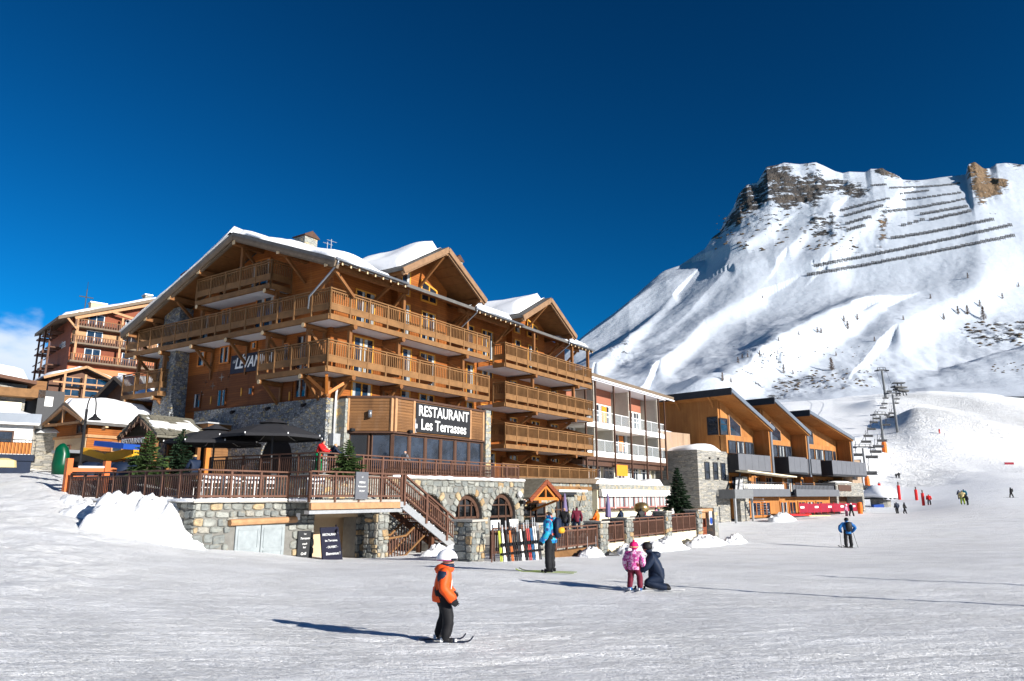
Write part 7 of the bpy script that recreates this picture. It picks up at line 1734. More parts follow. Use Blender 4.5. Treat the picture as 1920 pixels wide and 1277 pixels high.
    body = link('body', me, T.e)
    hx, hy, hz_ = JJ['head'][:3]; R0 = hr * k
    def lp(name, mb, mat, smooth=True): o = link(name, mb.mesh(name, mat, (0, 0, 0), smooth), T.e); return o
    if pose != 'kneel' and pose != 'sit':
        bx_, by_, bz_ = JJ['pelvis'][:3]; r0 = JJ['pelvis'][3][0]; q = MB(); q.lathe([(r0 * .92, -.055 * k), (r0 * 1.02, -.05 * k), (r0 * 1.08, .0), (r0 * 1.0, .09 * k), (r0 * .6, .14 * k)], (bx_, by_, bz_), 14, sx=1.0, sy=.92); o = lp('jacket_hem', q, top)
        if h_ > 1 and detail: q = MB(); nx, ny, nz = JJ['neck'][:3]; q.lathe([(.03 * k, -.05 * k), (.062 * k, -.03 * k), (.07 * k, .01 * k), (.05 * k, .03 * k)], (nx, ny - .055 * k, nz), 10); lp('hood', q, top)
    if pose == 'kneel':
        nx, ny, nz = JJ['neck'][:3]; q = MB(); q.lathe([(.02 * k, -.07 * k), (.075 * k, -.04 * k), (.085 * k, .01 * k), (.05 * k, .035 * k)], (nx, ny - .075 * k, nz - .01 * k), 10); lp('hood', q, top)
        px_, py_, pz_ = JJ['pelvis'][:3]; q = MB(); q.lathe([(.115 * k, -.05 * k), (.122 * k, .0), (.115 * k, .09 * k), (.08 * k, .12 * k)], (px_, py_ + .03 * k, pz_ + .02 * k), 14); lp('jacket_hem', q, top)
    if face and not helmet:
        q = MB()
        for s in (-1, 1): q.box(hx + s * R0 * .42 - .008 * k, hy + R0 * .98, hz_ + R0 * .12, hx + s * R0 * .42 + .008 * k, hy + R0 * 1.06, hz_ + R0 * .24)
        lp('eyes', q, 'black', False)
    if helmet:
        q = MB(); prof = [(math.cos(a) * R0 * 1.42, math.sin(a) * R0 * 1.38) for a in np.linspace(-.12, PI / 2, 8)]; prof = prof[:-1] + [(R0 * .1, R0 * 1.38)]
        q.lathe([(r_, z + .0) for r_, z in prof], (hx, hy - R0 * .05, hz_ + R0 * .35), 20, sx=.92, sy=1.08); lp('helmet', q, helmet)
        q = MB(); q.tube([(hx + R0 * 1.20 * math.sin(a), hy + R0 * 1.25 * math.cos(a), hz_ + R0 * .28 + (R0 * .02)) for a in np.linspace(-1.15, 1.15, 9)], R0 * .26, 8); lp('goggles', q, 'goggle')
        q = MB(); q.tube([(hx + R0 * 1.34 * math.sin(a), hy - R0 * .05 + R0 * 1.46 * math.cos(a), hz_ + R0 * .22) for a in np.linspace(-PI, PI, 21)], R0 * .07, 6); lp('helmet_trim', q, 'purple_trim')
    if hat:
        q = MB(); q.lathe([(R0 * 1.18, -.35 * R0), (R0 * 1.28, .1 * R0), (R0 * 1.15, .8 * R0), (R0 * .7, 1.3 * R0), (R0 * .1, 1.45 * R0)], (hx, hy - R0 * .12, hz_ + R0 * .35), 14, sx=.98, sy=1.05); o = lp('hat', q, hat)
        if hat == 'magenta':
            q = MB(); q.tube([(hx + R0 * 1.28 * math.sin(a), hy - R0 * .12 + R0 * 1.34 * math.cos(a), hz_ + R0 * .42) for a in np.linspace(-PI, PI, 21)], R0 * .12, 6); lp('hat_band', q, 'yellow_pale')
            q = MB(); q.lathe([(.02, -.3 * R0), (.34 * R0, 0), (.02, .3 * R0)], (hx, hy - R0 * .12, hz_ + R0 * 1.95), 8); lp('bobble', q, 'magenta')
    if backpack:
        cx_, cy_, cz_ = JJ['chest'][:3]; q = MB(); q.lathe([(.3, -.17), (.9, -.14), (1.0, 0), (.9, .13), (.4, .17)], (0, 0, 0), 12); vs = [((x * .105) * k * 1.1, cy_ - .135 * k + y * .055 * k, cz_ - .04 * k + z * .95 * k) for x, y, z in q.v]; q.v = vs; lp('backpack', q, backpack)
    if skis:
        L = .52 * k if child else .98 * k; 
        for S in 'lr':
            ax, ay = JJ['heel' + S][0], JJ['heel' + S][1]; q = MB(); w_ = .042 * k
            pts = [(-L * .42, .012), (L * .46, .012), (L * .52, .03), (L * .58, .075)]
            for (ya, za), (yb, zb) in zip(pts, pts[1:]): q.beam((ax, ay + ya, za), (ax, ay + yb, zb), w_, .012)
            lp('ski', q, skis, False)
            q = MB(); q.box(ax - .025 * k, ay - .06 * k, .015, ax + .025 * k, ay - .03 * k, .055 * k); q.box(ax - .025 * k, ay + .10 * k, .015, ax + .025 * k, ay + .125 * k, .04 * k); lp('binding', q, 'white_metal' if child else 'black', False)['kind'] = 'stuff'
    if poles:
        pass
    return T, JJ
plain('jacket_orange', (.72, .085, .012), .55, var=.14, scale=4)
plain('magenta', (.62, .01, .12), .7, var=.1)
plain('maroon', (.13, .012, .03), .7, var=.2)
plain('maroon_dark', (.07, .012, .04), .7, var=.2)
plain('teal', (.0, .10, .16), .6, var=.2); plain('jacket_blue', (.01, .12, .36), .6, var=.15); plain('pink', (.55, .22, .33), .6, var=.1); plain('lime', (.26, .34, .04), .5, var=.1); plain('trouser', (.010, .010, .012), .7, var=.2, scale=8); plain('purple_trim', (.35, .02, .18), .5); plain('blond', (.45, .28, .12), .8, var=.2); plain('helmet_white', (.82, .82, .84), .3, var=.02)
def patterned(name, cols, scale):
    t, p = newmat(name); c = t.nodes.new('ShaderNodeTexCoord'); v = t.nodes.new('ShaderNodeTexVoronoi'); v.inputs['Scale'].default_value = scale; t.links.new(c.outputs['Object'], v.inputs['Vector'])
    s = t.nodes.new('ShaderNodeSeparateColor'); t.links.new(v.outputs['Color'], s.inputs[0]); r = t.nodes.new('ShaderNodeValToRGB'); r.color_ramp.interpolation = 'CONSTANT'; el = r.color_ramp.elements
    while len(el) < len(cols): el.new(.5)
    for i, (pp, cc) in enumerate(cols): el[i].position = pp; el[i].color = (*cc, 1)
    t.links.new(s.outputs[0], r.inputs[0]); t.links.new(r.outputs[0], p.inputs['Base Color']); p.inputs['Roughness'].default_value = .6
patterned('pattern_blue', [(0, (.0, .16, .42)), (.3, (.0, .30, .45)), (.5, (.01, .04, .15)), (.72, (.02, .25, .30)), (.84, (.75, .12, .05)), (.92, (.05, .3, .6))], 13)
patterned('pattern_pink', [(0, (.50, .05, .25)), (.35, (.62, .30, .46)), (.6, (.42, .04, .22)), (.8, (.70, .45, .58))], 30)

def gpos(X, Y, dz=0): return Vector((X, Y, gz(X, Y) + dz))
# child in orange
P0k = gpos(-.90, 9.8, .01)
T, JJ = person('child in orange jacket, black trousers and white helmet standing on short skis in the foreground', P0k, -PI / 2 + .08, 1.17, 'ski', top='jacket_orange', legs='trouser', head='skin', helmet='helmet_white', detail=True, child=True, skis='navy', puff=1.38,
               arms={'l': ((-.20, .0, .58), (-.19, .09, .50), (-.18, .125, .465)), 'r': ((.205, .0, .585), (.20, .10, .475), (.195, .14, .425))})
k = 1.17
q = MB(); q.lathe([(.10 * k, -.03 * k), (.115 * k, .0), (.09 * k, .035 * k), (.06 * k, .05 * k)], (0, .01 * k, .765 * k), 14, sx=1.0, sy=1.0); link('collar', q.mesh('collar', 'jacket_orange', smooth=True), T.e)
q = MB(); q.lathe([(.075 * k, -.02 * k), (.085 * k, .01), (.07 * k, .035 * k)], (0, .04 * k, .79 * k), 12); link('neck_warmer', q.mesh('neck_warmer', 'navy', smooth=True), T.e)
for s in (-1, 1): q = MB(); q.lathe([(.01, -.06 * k), (.062 * k, -.05 * k), (.07 * k, .0), (.055 * k, .055 * k), (.01, .06 * k)], (s * .168 * k, .0, .70 * k), 10); link('sleeve_patch', q.mesh('sleeve_patch', 'navy', smooth=True), T.e)
q = MB(); q.beam((.12 * k, .09 * k, .55 * k), (.115 * k, .10 * k, .66 * k), .01, .02); link('reflective_strip', q.mesh('reflective_strip', 'white'), T.e)
# skier in patterned blue jacket
p = gpos(1.12, 21.7, .02)
T, JJ = person('tall skier in blue patterned jacket and black trousers standing in front of the terrace fence', p, PI / 2 - .35, 1.80, 'stand', top='pattern_blue', legs='trouser', detail=True, skis='lime', puff=1.25, backpack='navy', group=None)
q = MB(); q.lathe([(.01, -.09), (.10, -.07), (.12, .0), (.10, .07), (.01, .09)], (.0, -.33, 1.18), 8, sx=1.5); link('pack_pocket', q.mesh('pack_pocket', 'yellow', smooth=True), T.e)
# child in pink and kneeling adult
p = gpos(2.88, 17.6, .01)
person('child in pink patterned jacket and magenta bobble hat standing beside the kneeling adult', p, -.55, 1.13, 'ski', top='pattern_pink', legs='maroon', boot='jacket_blue', hat='magenta', head='magenta', detail=True, child=True, skis='navy', puff=1.4, glove='teal')
p = gpos(3.34, 17.72, .0)
T, JJ = person('adult in navy ski clothes and black cap kneeling beside the child in pink', p, PI / 2 - .15, 1.62, 'kneel', top='navy_jacket' if 'navy_jacket' in M else 'navy', legs='navy', hat='black', head='hair', detail=True, puff=1.25)
q = MB(); q.beam((-.06 * 1.75, -.28 * 1.75, .02), (-.06 * 1.75, .36 * 1.75, .02), .08, .015); q.beam((-.06 * 1.75, .36 * 1.75, .02), (-.06 * 1.75, .42 * 1.75, .08), .08, .015); link('ski', q.mesh('ski', 'white_metal'), T.e)
q = MB(); q.beam((.09 * 1.75, -.42 * 1.75, .03), (.09 * 1.75, .12 * 1.75, .02), .08, .015); link('ski', q.mesh('ski', 'white_metal'), T.e)
q = MB(); q.tube([(.23, -.05, .83), (.24, -.02, .70)], [.012, .03], 6); link('badge', q.mesh('badge', 'white'), T.e)
# lone skier in blue
p = GND.hit(1592, 1027, 20); D = p.y; hh = 52 / F * D * 1.02
T, JJ = person('lone skier in bright blue jacket with black backpack, seen from behind with hands on hips', p, .05, hh, 'akimbo', top='jacket_blue', legs='trouser', backpack='black', detail=True, skis='black', hat='black', puff=1.25)
for s in (-1, 1):
    a = T.e.location + Vector((s * .42, .15, .9)); b = Vector((T.e.location.x + s * .52, T.e.location.y - .1, gz(T.e.location.x, T.e.location.y)))
    q = MB(); q.tube([b, a], .012, 5); solo('ski_pole', q, 'steel', 'ski pole in the %s hand of the lone skier in blue' % ('left' if s < 0 else 'right'), 'ski pole', tuple(b), group='poles of the skier in blue')
small = [ # px, feet, head, heading, pose, top, legs, label, extra
 (1588, 968, 945, .6, 'stand', 'pink', 'maroon_dark', 'small child in pale pink jacket standing before the red net', dict(child=True, hat='white')),
 (1597, 968, 943, -1.2, 'walk', 'navy', 'black', 'adult in dark clothes and white hat striding beside the child in pale pink', dict(hat='white')),
 (1563, 961, 941, 0, 'stand', 'shade_tree', 'black', 'person in dark green standing at the middle of the red net', {}),
 (1683, 963, 940, .1, 'ski', 'navy', 'black', 'skier in navy with white details, left one of the two right of the snow-domed hut', dict(skis='white')),
 (1697, 963, 941, -2.2, 'walk', 'black', 'black', 'skier all in black, right one of the two right of the snow-domed hut', {}),
 (1743, 947, 926, -.4, 'stand', 'red', 'black', 'skier in red jacket and black trousers beside the red padded posts', dict(skis='red')),
 (1681, 897, 887, 0, 'stand', 'black', 'black', 'left of two tiny dark figures on the piste above the hut', {}),
 (1686, 897, 885, 0, 'stand', 'black', 'black', 'right of two tiny dark figures on the piste above the hut', {}),
 (1762, 813, 803, 1.5, 'ski', 'red', 'red', 'tiny skier in red coming down the churned slope', {}),
 (1799, 936, 918, .3, 'stand', 'navy', 'navy', 'back-left figure of the group of four skiers at the right', {}),
 (1806, 946, 919, 2.6, 'stand', 'yellow_pale', 'lime', 'figure in beige jacket and lime trousers in the group of four', {}),
 (1809, 940, 916, -.5, 'stand', 'teal', 'black', 'figure in dark teal in the middle of the group of four', {}),
 (1815, 947, 925, 1.2, 'lean', 'black', 'black', 'figure in black bending forward at the right of the group of four', {}),
 (1897, 933, 913, 1.2, 'walk', 'black', 'black', 'lone skier in black with backpack skiing at the right picture edge', dict(backpack='black', skis='black')),
]
for px, fy, hy, hd, po, tp_, lg_, lab, ex in small:
    p = GND.hit(px, fy, 20); r_ = math.hypot(p.x, p.y); hh = (W(px, hy, p.y).z - p.z); hh = min(hh, 2.1)
    kk = dict(puff=1.25, face=hh < 0); kk.update(ex)
    person(lab, p, hd, hh, po, top=tp_, legs=lg_, **kk)
# guests on the terraces
def hp(x, y, z): return HF.w(x, y, z)
person('man in red jacket and green trousers leaning on the upper terrace corner railing', hp(-2.0, -2.05, .96), HF.a - PI + .5, 1.72, 'lean', top='red', legs='green_bright', puff=1.1)
person('woman in navy jacket with sunglasses leaning beside the man in red', hp(-.9, -1.7, .96), HF.a - PI + 1.2, 1.66, 'lean', top='navy', legs='black', head='blond', puff=1.05)
person('fair-haired guest sitting behind the corner post of the lower terrace', hp(-9.0, -3.0, .02), HF.a, 1.62, 'sit', top='navy', legs='black', head='blond')
person('bald guest in grey seated behind the upper railing', hp(4.2, -1.9, .96), HF.a - PI / 2, 1.5, 'sit', top='panel_grey', legs='black', head='skin')
person('woman in black top standing on the ground terrace with a man in maroon', hp(13.2, -6.8, -2.42), HF.a + 2.0, 1.78, 'stand', top='black', legs='jeans' if 'jeans' in M else 'navy', head='hair')
person('man in maroon jumper standing beside the woman in black', hp(14.2, -7.1, -2.42), HF.a - 1.0, 1.84, 'stand', top='maroon', legs='navy', head='hair')
person('waiter in maroon standing before the pale wall of the annex', hp(26.5, -6.2, -2.42), HF.a, 1.78, 'stand', top='maroon', legs='black')
for k, (x, y, tp_, lab) in enumerate(((12.0, -9.6, 'orange', 'guest with orange bag sitting behind the long fence'), (20.2, -9.8, 'pink', 'guest in pink seated at the far tables'), (21.6, -9.4, 'teal', 'guest in teal seated at the far tables'), (22.8, -9.9, 'white', 'guest in white seated at the far tables'), (24.0, -9.4, 'maroon', 'guest in maroon seated at the far tables'), (18.2, -9.6, 'black', 'guest in black seated near the fourth pier'), (15.2, -9.6, 'navy', 'guest in navy seated left of the fourth pier'))):
    person(lab, hp(x, y, -2.38), HF.a + random.uniform(-1, 1), 1.68, 'sit', top=tp_, legs='black', head='hair' if k % 2 else 'blond', face=False)
    T = Thing('bench', 'dark bench carrying the ' + lab.split(' seated')[0].split(' sitting')[0], 'bench', tuple(HF.loc(hp(x, y, -2.42)) + Vector((0, 0, 0))), HF, 'benches of the ground terrace'); q = MB(); q.box(x - .5, y - .2, -2.0, x + .5, y + .2, -1.94); T.part('seat', q, 'anthracite'); q = MB(); q.box(x - .45, y - .1, -2.42, x - .38, y + .1, -2.0); q.box(x + .38, y - .1, -2.42, x + .45, y + .1, -2.0); T.part('leg', q, 'anthracite', kind='stuff')
# things left on the snow
for k, (px, py) in enumerate(((1102, 1047), (1118, 1046))):
    p = GND.hit(px, py, 12); T = Thing('stuck_ski_pole', 'thin ski pole stuck in the snow, %s of a pair' % ('left' if k == 0 else 'right'), 'ski pole', tuple(p), WF, 'poles stuck in the snow'); q = MB(); q.tube([p - Vector((0, 0, .1)), p + Vector((0, 0, 1.05))], .012, 5); T.part('shaft', q, 'galv'); q = MB(); q.tube([p + Vector((0, 0, .93)), p + Vector((0, 0, 1.07))], .022, 6); T.part('grip', q, 'black')
p = GND.hit(1138, 1043, 12); T = Thing('lying_skis', 'pair of dark skis lying on the snow near the two stuck poles', 'skis', tuple(p), WF)
for k in (0, 1): q = MB(); a = p + Vector((-.5, k * .18, .04)); q.beam(a, a + Vector((1.1, .1, 0)), .09, .03); o = T.part('ski', q, 'black'); q = MB(); q.box(a.x + .45, a.y - .03, a.z, a.x + .6, a.y + .12, a.z + .09); T.part('binding', q, 'black', parent=o)

# tall marker poles standing just outside the picture; their shadows fall across the piste
for k, (x, y, h_, lab) in enumerate(((14.6, 10.9, 4.9, 'tall thin piste marker pole, the nearer one'), (15.3, 17.0, 2.6, 'shorter piste marker pole, the farther one'))):
    p = gpos(x, y); T = Thing('marker_pole', lab, 'pole', tuple(p), WF); q = MB(); q.tube([p - Vector((0, 0, .3)), p + Vector((0, 0, h_))], .075, 8); T.part('pole', q, 'orange')

# ------------------------------------------------------------------ chairlift
def pylon(lab, base_px, base_py, top_py, arm_px, dbl=True, pad=None, lean=0.0):
    p = GND.hit(base_px, base_py, 60); D = p.y; top = W(base_px + lean, top_py, D); m1 = D / F
    T = Thing('lift_pylon', lab, 'pylon', tuple(p), WF, 'pylons of the chairlift')
    q = MB(); q.tube([p - Vector((0, 0, 1)), p.lerp(top, .97)], [2.6 * m1, 1.7 * m1], 8); T.part('mast', q, 'galv_dark' if 'galv_dark' in M else 'galv')
    hw = arm_px / 2 * m1; q = MB(); q.beam(top + Vector((-hw, 0, 0)), top + Vector((hw, 0, 0)), 1.8 * m1, 2.2 * m1); arm = T.part('cross_arm', q, 'steel')
    q = MB(); q.beam(top + Vector((-hw * .8, 0, 5 * m1)), top + Vector((hw * .8, 0, 5 * m1)), .8 * m1, .8 * m1)
    for s in (-1, -.4, .4, 1): q.beam(top + Vector((s * hw * .8, 0, 0)), top + Vector((s * hw * .8, 0, 5 * m1)), .8 * m1, .8 * m1)
    T.part('work_frame', q, 'steel', parent=arm)
    for s in (-1, 1):
        c_ = top + Vector((s * hw, 0, -1.0 * m1)); q = MB(); q.beam(c_ + Vector((0, -4 * m1 - 1, -1.0 * m1)), c_ + Vector((0, 4 * m1 + 1, .6 * m1)), 1.6 * m1, 2.6 * m1); T.part('sheave_train', q, 'steel')
    if pad:
        q = MB(); q.lathe([(4.6 * m1, -.3), (4.4 * m1, 14 * m1), (3.2 * m1, 20 * m1)], tuple(p), 10); T.part('safety_pad', q, pad)
    return p, top, hw
plain('galv_dark', (.13, .135, .14), .6, metal=.2, var=.1)
P1 = pylon('nearest lift pylon beside the end of the timber building, orange pad at its foot', 1627, 913, 838, 34, pad='orange', lean=-10)
P2 = pylon('second lift pylon with a red pad at its foot', 1659, 848, 777, 26, pad='orange', lean=-9)
P3 = pylon('third lift pylon standing in the shaded hollow', 1683, 810, 737, 22, lean=-10)
P4 = pylon('highest lift pylon to the left of the top station', 1661, 747, 694, 19, lean=-8)
# ropes
def rope(pts, r_=.05): 
    q = MB(); out = []
    for a, b in zip(pts, pts[1:]):
        n = 10
        for k in range(n): t_ = k / n; c_ = a.lerp(b, t_); c_.z -= 4 * t_ * (1 - t_) * (b - a).length * .012; out.append(c_)
    out.append(pts[-1]); q.tube(out, r_, 4); return q
for s, lab in ((-1, 'left'), (1, 'right')):
    pts = [P1[1] + Vector((-60 + s * 2, -90, -4)), P1[1] + Vector((s * P1[2], 0, -1)), P2[1] + Vector((s * P2[2], 0, -1)), P3[1] + Vector((s * P3[2], 0, -1)), P4[1] + Vector((s * P4[2], 0, -1))]
    pts = pts[1:]
    solo('lift_cable', rope(pts, .06), 'cable', '%s steel cable of the chairlift running from pylon to pylon' % lab, 'cable', tuple(pts[0]), group=None)
cm = MB()
for k in range(4): cm.box(-1.15 + k * .58, -.25, -.05, -.63 + k * .58, .25, .03)
cm2 = MB(); cm2.box(-1.2, .22, .0, 1.2, .30, .55)
cm3 = MB(); cm3.tube([(0, .3, .5), (0, .45, 1.6), (0, 0, 2.9)], .07, 5); cm3.box(-1.25, -.4, .35, 1.25, -.35, .42); cm3.box(-1.25, -.4, .38, -1.18, .3, .45); cm3.box(1.18, -.4, .38, 1.25, .3, .45)
M_s, M_b, M_h = cm.mesh('seat', 'anthracite'), cm2.mesh('backrest', 'anthracite'), cm3.mesh('hanger', 'steel')
chairs = [(1661, 747.5), (1659, 758), (1657, 766), (1644, 786), (1639, 793), (1635, 806), (1629, 819), (1625, 830), (1607, 855), (1648, 839), (1643, 849), (1636, 859), (1632, 890), (1622, 918), (1655, 828), (1663, 798), (1670, 783), (1673, 776), (1680, 757), (1682, 749), (1668, 735)]
chairs.sort(key=lambda q: -q[1])
for k, (px, py) in enumerate(chairs):
    t_ = min(1, max(0, (918 - py) / 180)); D = 120 * (3.3 ** t_)
    p = W(px, py, D); T = Thing('lift_chair', 'empty four-seat lift chair, number %d' % k, 'lift chair', tuple(p), WF, 'chairs hanging on the lift')
    T.e['label'] = ('lowest' if k == 0 else '%s from the bottom' % ['', 'second', 'third', 'fourth', 'fifth', 'sixth', 'seventh', 'eighth', 'ninth', 'tenth', 'eleventh', 'twelfth', 'thirteenth', 'fourteenth', 'fifteenth', 'sixteenth', 'seventeenth', 'eighteenth', 'nineteenth', 'twentieth', 'twenty-first'][k]) + ' of the dark four-seat chairs on the chairlift'; s_ = .0
    T.piece('seat', M_s, p); T.piece('backrest', M_b, p); T.piece('hanger', M_h, p); T.e.scale = (1.25,) * 3
# top station
p = GND.hit(1692, 742, 200); m1 = p.y / F
T = Thing('lift_station', 'cluster of steel frames and parked chairs just right of the highest lift pylon', 'lift station', tuple(p), WF)
q = MB()
for dx, h_ in ((-10, 20), (-4, 24), (3, 22), (9, 12)): q.beam(p + Vector((dx * m1, 0, -1)), p + Vector((dx * m1 - 1, 0, h_ * m1)), 1.6 * m1, 1.6 * m1)
T.part('masts', q, 'steel', kind='stuff')
q = MB(); q.beam(p + Vector((-15 * m1, 0, 24 * m1)), p + Vector((6 * m1, 0, 24 * m1)), 3, 2.0 * m1); q.beam(p + Vector((-16 * m1, 0, 17 * m1)), p + Vector((10 * m1, 2, 16 * m1)), 4, 2.4 * m1); q.beam(p + Vector((-12 * m1, 0, 12 * m1)), p + Vector((12 * m1, 2, 9 * m1)), 4, 3.5 * m1); T.part('frame', q, 'anthracite', kind='stuff')
# hut under a dome of snow
p = GND.hit(1652, 950, 60); m1 = p.y / F
T = Thing('lift_hut', 'small round lift hut under a big dome of snow at the foot of the lift', 'hut', tuple(p), WF)
q = MB(); q.lathe([(16 * m1, -1), (17 * m1, 13 * m1)], tuple(p), 14); T.part('wall', q, 'stone_ledge'); q = MB(); q.lathe([(28 * m1, 13 * m1), (29 * m1, 16 * m1)], tuple(p), 18); T.part('roof', q, 'anthracite')
q = MB(); q.lathe([(28 * m1, 16 * m1), (29 * m1, 22 * m1), (27 * m1, 29 * m1), (20 * m1, 34.5 * m1), (8 * m1, 36.5 * m1), (.3, 37 * m1)], tuple(p), 24); me = q.mesh('snow_cap', 'snow_roof', tuple(p), True)
for v in me.vertices: v.co += Vector((0, 0, 1)) * .5 * mnoise.noise(v.co * .4)
link('snow_cap', me, T.e)
q = MB(); q.beam(p + Vector((-26 * m1, -2, 0)), p + Vector((-8 * m1, -2, .1)), .8, 7 * m1); T.part('fence_panel', q, 'blue_fabric')
for k, (px, py, hp_, lab) in enumerate(((1649, 915, 10, 'small red padded post behind the hut'), (1687, 937, 32, 'red padded post just right of the hut'), (1719, 938, 24, 'red padded post, middle of the row'), (1732, 948, 28, 'tallest red padded post beside the skier in red'))):
    p = GND.hit(px, py, 60); m1 = p.y / F; T = Thing('padded_post', lab, 'padded post', tuple(p), WF, 'red padded posts on the piste'); q = MB(); q.tube([p - Vector((0, 0, .2)), p + Vector((0, 0, hp_ * .8 * m1))], 2.6 * m1, 8); T.part('pad', q, 'red'); q = MB(); q.tube([p + Vector((0, 0, hp_ * .8 * m1)), p + Vector((0, 0, hp_ * m1))], 1.0 * m1, 6); T.part('pole', q, 'frame_brown')
p = GND.hit(1892, 871, 60); m1 = p.y / F; T = Thing('red_banner', 'small red banner stretched across the piste at the right', 'banner', tuple(p), WF); q = MB(); q.beam(p + Vector((-8 * m1, 0, 2 * m1)), p + Vector((9 * m1, 0, 2 * m1)), .1, 4 * m1); T.part('cloth', q, 'red_net'); q = MB(); q.tube([p - Vector((8 * m1, 0, 0)), p + Vector((-8 * m1, 0, 4.5 * m1))], .05, 4); T.part('pole', q, 'steel')
p = W(1613, 959, 97); T = Thing('orange_barrel', 'orange padded barrel at the end of the red net', 'barrel', tuple(p), WF); q = MB(); q.lathe([(.3, -.3), (.34, .5), (.3, 1.1), (.2, 1.2)], tuple(p), 10); T.part('barrel', q, 'orange')

# ------------------------------------------------------------------ avalanche barriers
rows = [((1513, 516), (1903, 441), 42, 'lowest and longest row'), ((1526, 499), (1898, 421), 42, 'second long row'), ((1670, 447), (1864, 410), 22, 'third row from below'), ((1742, 412), (1822, 395), 9, 'short one left of the rock tower foot'), ((1725, 402), (1815, 386), 10, 'row just left of the rock tower'), ((1655, 398), (1810, 372), 17, 'crossing the middle of the upper slope'), ((1690, 375), (1803, 360), 12, 'below the crest, left of the tower'),
        ((1575, 395), (1668, 370), 11, 'left row below the cliff'), ((1582, 405), (1655, 385), 9, 'second left row below the cliff'), ((1585, 420), (1634, 405), 6, 'third left row below the cliff'), ((1588, 431), (1622, 422), 5, 'shortest left row'), ((1632, 347), (1662, 345), 4, 'tiny row near the crest'), ((1667, 351), (1800, 343), 16, 'pale row right below the crest'), ((1684, 363), (1742, 356), 7, 'short pale row near the crest'), ((1688, 424), (1735, 410), 4, 'scattered row in the middle')]
bm_ = MB()
for z in (.6, 1.5, 2.4, 3.2): bm_.box(-2.5, -.1, z - .22, 2.5, .1, z + .22)
for x in (-2.2, 0, 2.2): bm_.box(x - .12, -.12, -.8, x + .12, .12, 3.5); bm_.beam((x, .1, 3.2), (x, 2.2, -.5), .15, .15)
BM_ = bm_.mesh('barrier_rack', 'barrier' if 'barrier' in M else 'steel')
for (a, b, n, lab) in rows:
    T = None
    for k in range(n):
        u = (k + .5) / n; px, py = a[0] + (b[0] - a[0]) * u, a[1] + (b[1] - a[1]) * u + 2.0 * math.sin(u * PI) * (n > 15) + random.uniform(-.5, .5)
        p = MTN.hit(px, py + 2, 600)
        if T is None: T = Thing('avalanche_barrier', 'row of avalanche barriers high on the mountain, ' + lab, 'avalanche barrier', tuple(p), WF, 'avalanche barriers')
        T.piece('rack', BM_, p - Vector((0, 1.0, .5)), rot=(-.2, 0, random.uniform(-.12, .12)), scale=(1.12, 1, 1.15 if py > 380 else .8))

# ------------------------------------------------------------------ bare larches and rocks on the slopes
def larch_meshes(seed):
    rr = random.Random(seed); t_ = MB(); t_.tube([(0, 0, -.5), (rr.uniform(-.2, .2), 0, 5), (0, 0, 10)], [.28, .16, .03], 5); c_ = MB()
    for k in range(190):
        z = 10 * rr.uniform(.08, .97); a = rr.uniform(0, 2 * PI); L = (1 - z / 10.5) * 3.0 * rr.uniform(.5, 1.1) + .2; e = Vector((math.cos(a) * L, math.sin(a) * L, z + L * rr.uniform(-.1, .5))); b = Vector((0, 0, z))
        s = Vector((-math.sin(a), math.cos(a), 0)) * .12; c_.add([b - s, b + s, e], [(0, 1, 2)])
        for j in range(3):
            m_ = b.lerp(e, rr.uniform(.3, .95)); q = m_ + Vector((rr.uniform(-.8, .8), rr.uniform(-.8, .8), rr.uniform(-.1, .8))); c_.add([m_, m_ + Vector((0, 0, .26)), q], [(0, 1, 2)])
    return t_.mesh('trunk', 'bark'), c_.mesh('crown', 'twigs', fix=False)
LM = [larch_meshes(s) for s in range(3)]
tr = [(1560, 695, 26), (1590, 618, 18), (1583, 604, 14), (1458, 665, 10), (1470, 700, 18), (1487, 702, 10), (1540, 625, 12), (1533, 624, 12), (1568, 668, 10), (1608, 600, 14), (1797, 590, 18), (1845, 600, 28), (1815, 590, 20), (1838, 575, 14), (1770, 600, 14), (1694, 600, 10), (1384, 680, 12), (1392, 672, 10), (1402, 670, 9), (1425, 668, 12), (1355, 715, 18), (1371, 718, 12), (1815, 522, 12), (1910, 538, 10), (1640, 640, 10), (1460, 640, 9), (1498, 628, 8), (1745, 560, 10), (1880, 560, 12), (1430, 560, 8)]
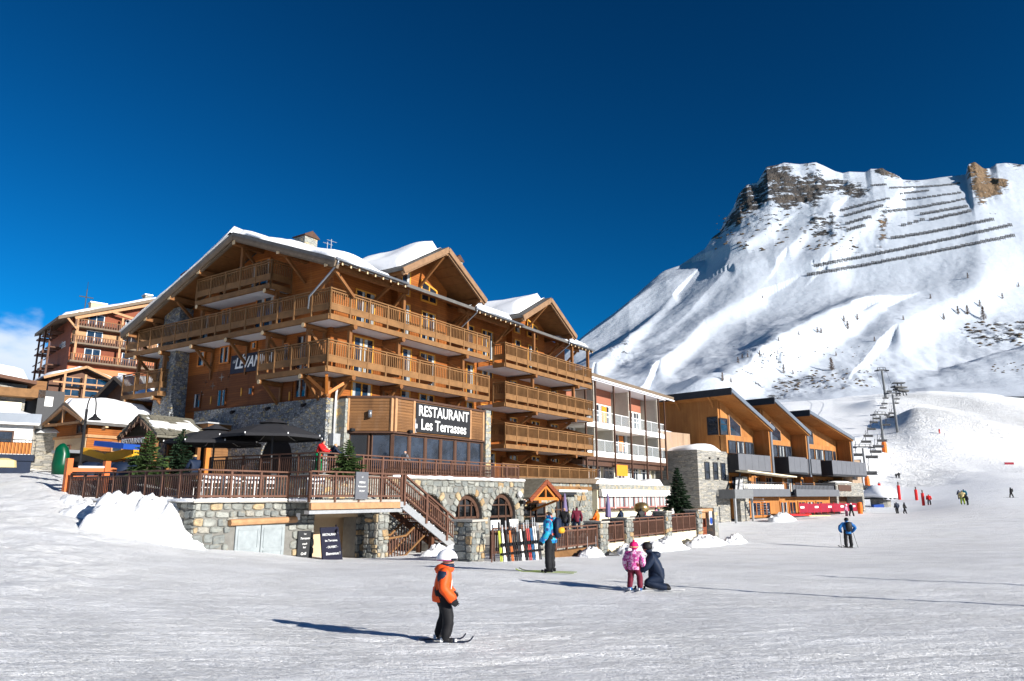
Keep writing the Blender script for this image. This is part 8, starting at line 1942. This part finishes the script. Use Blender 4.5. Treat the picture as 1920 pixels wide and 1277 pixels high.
for k, (px, py, hp_) in enumerate(tr):
    p = MTN.hit(px, py, 440); h_ = hp_ / F * p.y
    T = Thing('larch_tree', 'bare brown larch standing on the snowy mountainside', 'larch', tuple(p - Vector((0, 0, .3))), WF, 'bare larches on the mountainside')
    t_, c_ = LM[k % 3]; T.piece('trunk', t_, T.base); T.piece('crown', c_, T.base); T.e.scale = (h_ / 10,) * 3; T.e.rotation_euler = (0, 0, k * 1.3)
T = None
rk = MB(); rrr = random.Random(5)
rv = []
for k in range(12): rv.append(Vector((rrr.gauss(0, 1), rrr.gauss(0, 1), rrr.gauss(0, .6))).normalized() * rrr.uniform(.8, 1.1))
bm = bmesh.new()
for v in rv: bm.verts.new(v)
bmesh.ops.convex_hull(bm, input=bm.verts); me = bpy.data.meshes.new('boulder'); bm.to_mesh(me); bm.free(); me.materials.append(M['rockpiece'] if 'rockpiece' in M else M['bark'])
bl = MB()
def scatter_rocks(n, box_, smin, smax, seed):
    rr = random.Random(seed)
    for _q in range(n):
        px, py = rr.uniform(box_[0], box_[2]), rr.uniform(box_[1], box_[3]); p = MTN.hit(px, py, 440); s = rr.uniform(smin, smax); a = rr.uniform(0, 6)
        vv = [(p.x + (v.co.x * math.cos(a) - v.co.y * math.sin(a)) * s * 1.4, p.y + (v.co.x * math.sin(a) + v.co.y * math.cos(a)) * s, p.z + v.co.z * s * .7) for v in me.vertices]; bl.add(vv, [tuple(q.vertices) for q in me.polygons])
scatter_rocks(60, (1520, 695, 1640, 730), .4, 1.3, 1); scatter_rocks(24, (1450, 715, 1500, 735), .4, 1.4, 2); scatter_rocks(70, (1380, 650, 1660, 700), .3, .8, 3); scatter_rocks(36, (1810, 600, 1920, 650), .8, 2.4, 4); scatter_rocks(50, (1500, 420, 1600, 470), .8, 2.4, 5); scatter_rocks(20, (1860, 680, 1920, 700), .4, 1.0, 6); scatter_rocks(60, (1340, 400, 1480, 470), .8, 3, 7)
o = link('scattered_rocks', bl.mesh('scattered_rocks', 'bark')); o['kind'] = 'stuff'; o['label'] = 'small dark rocks showing through the snow of the lower mountainside'
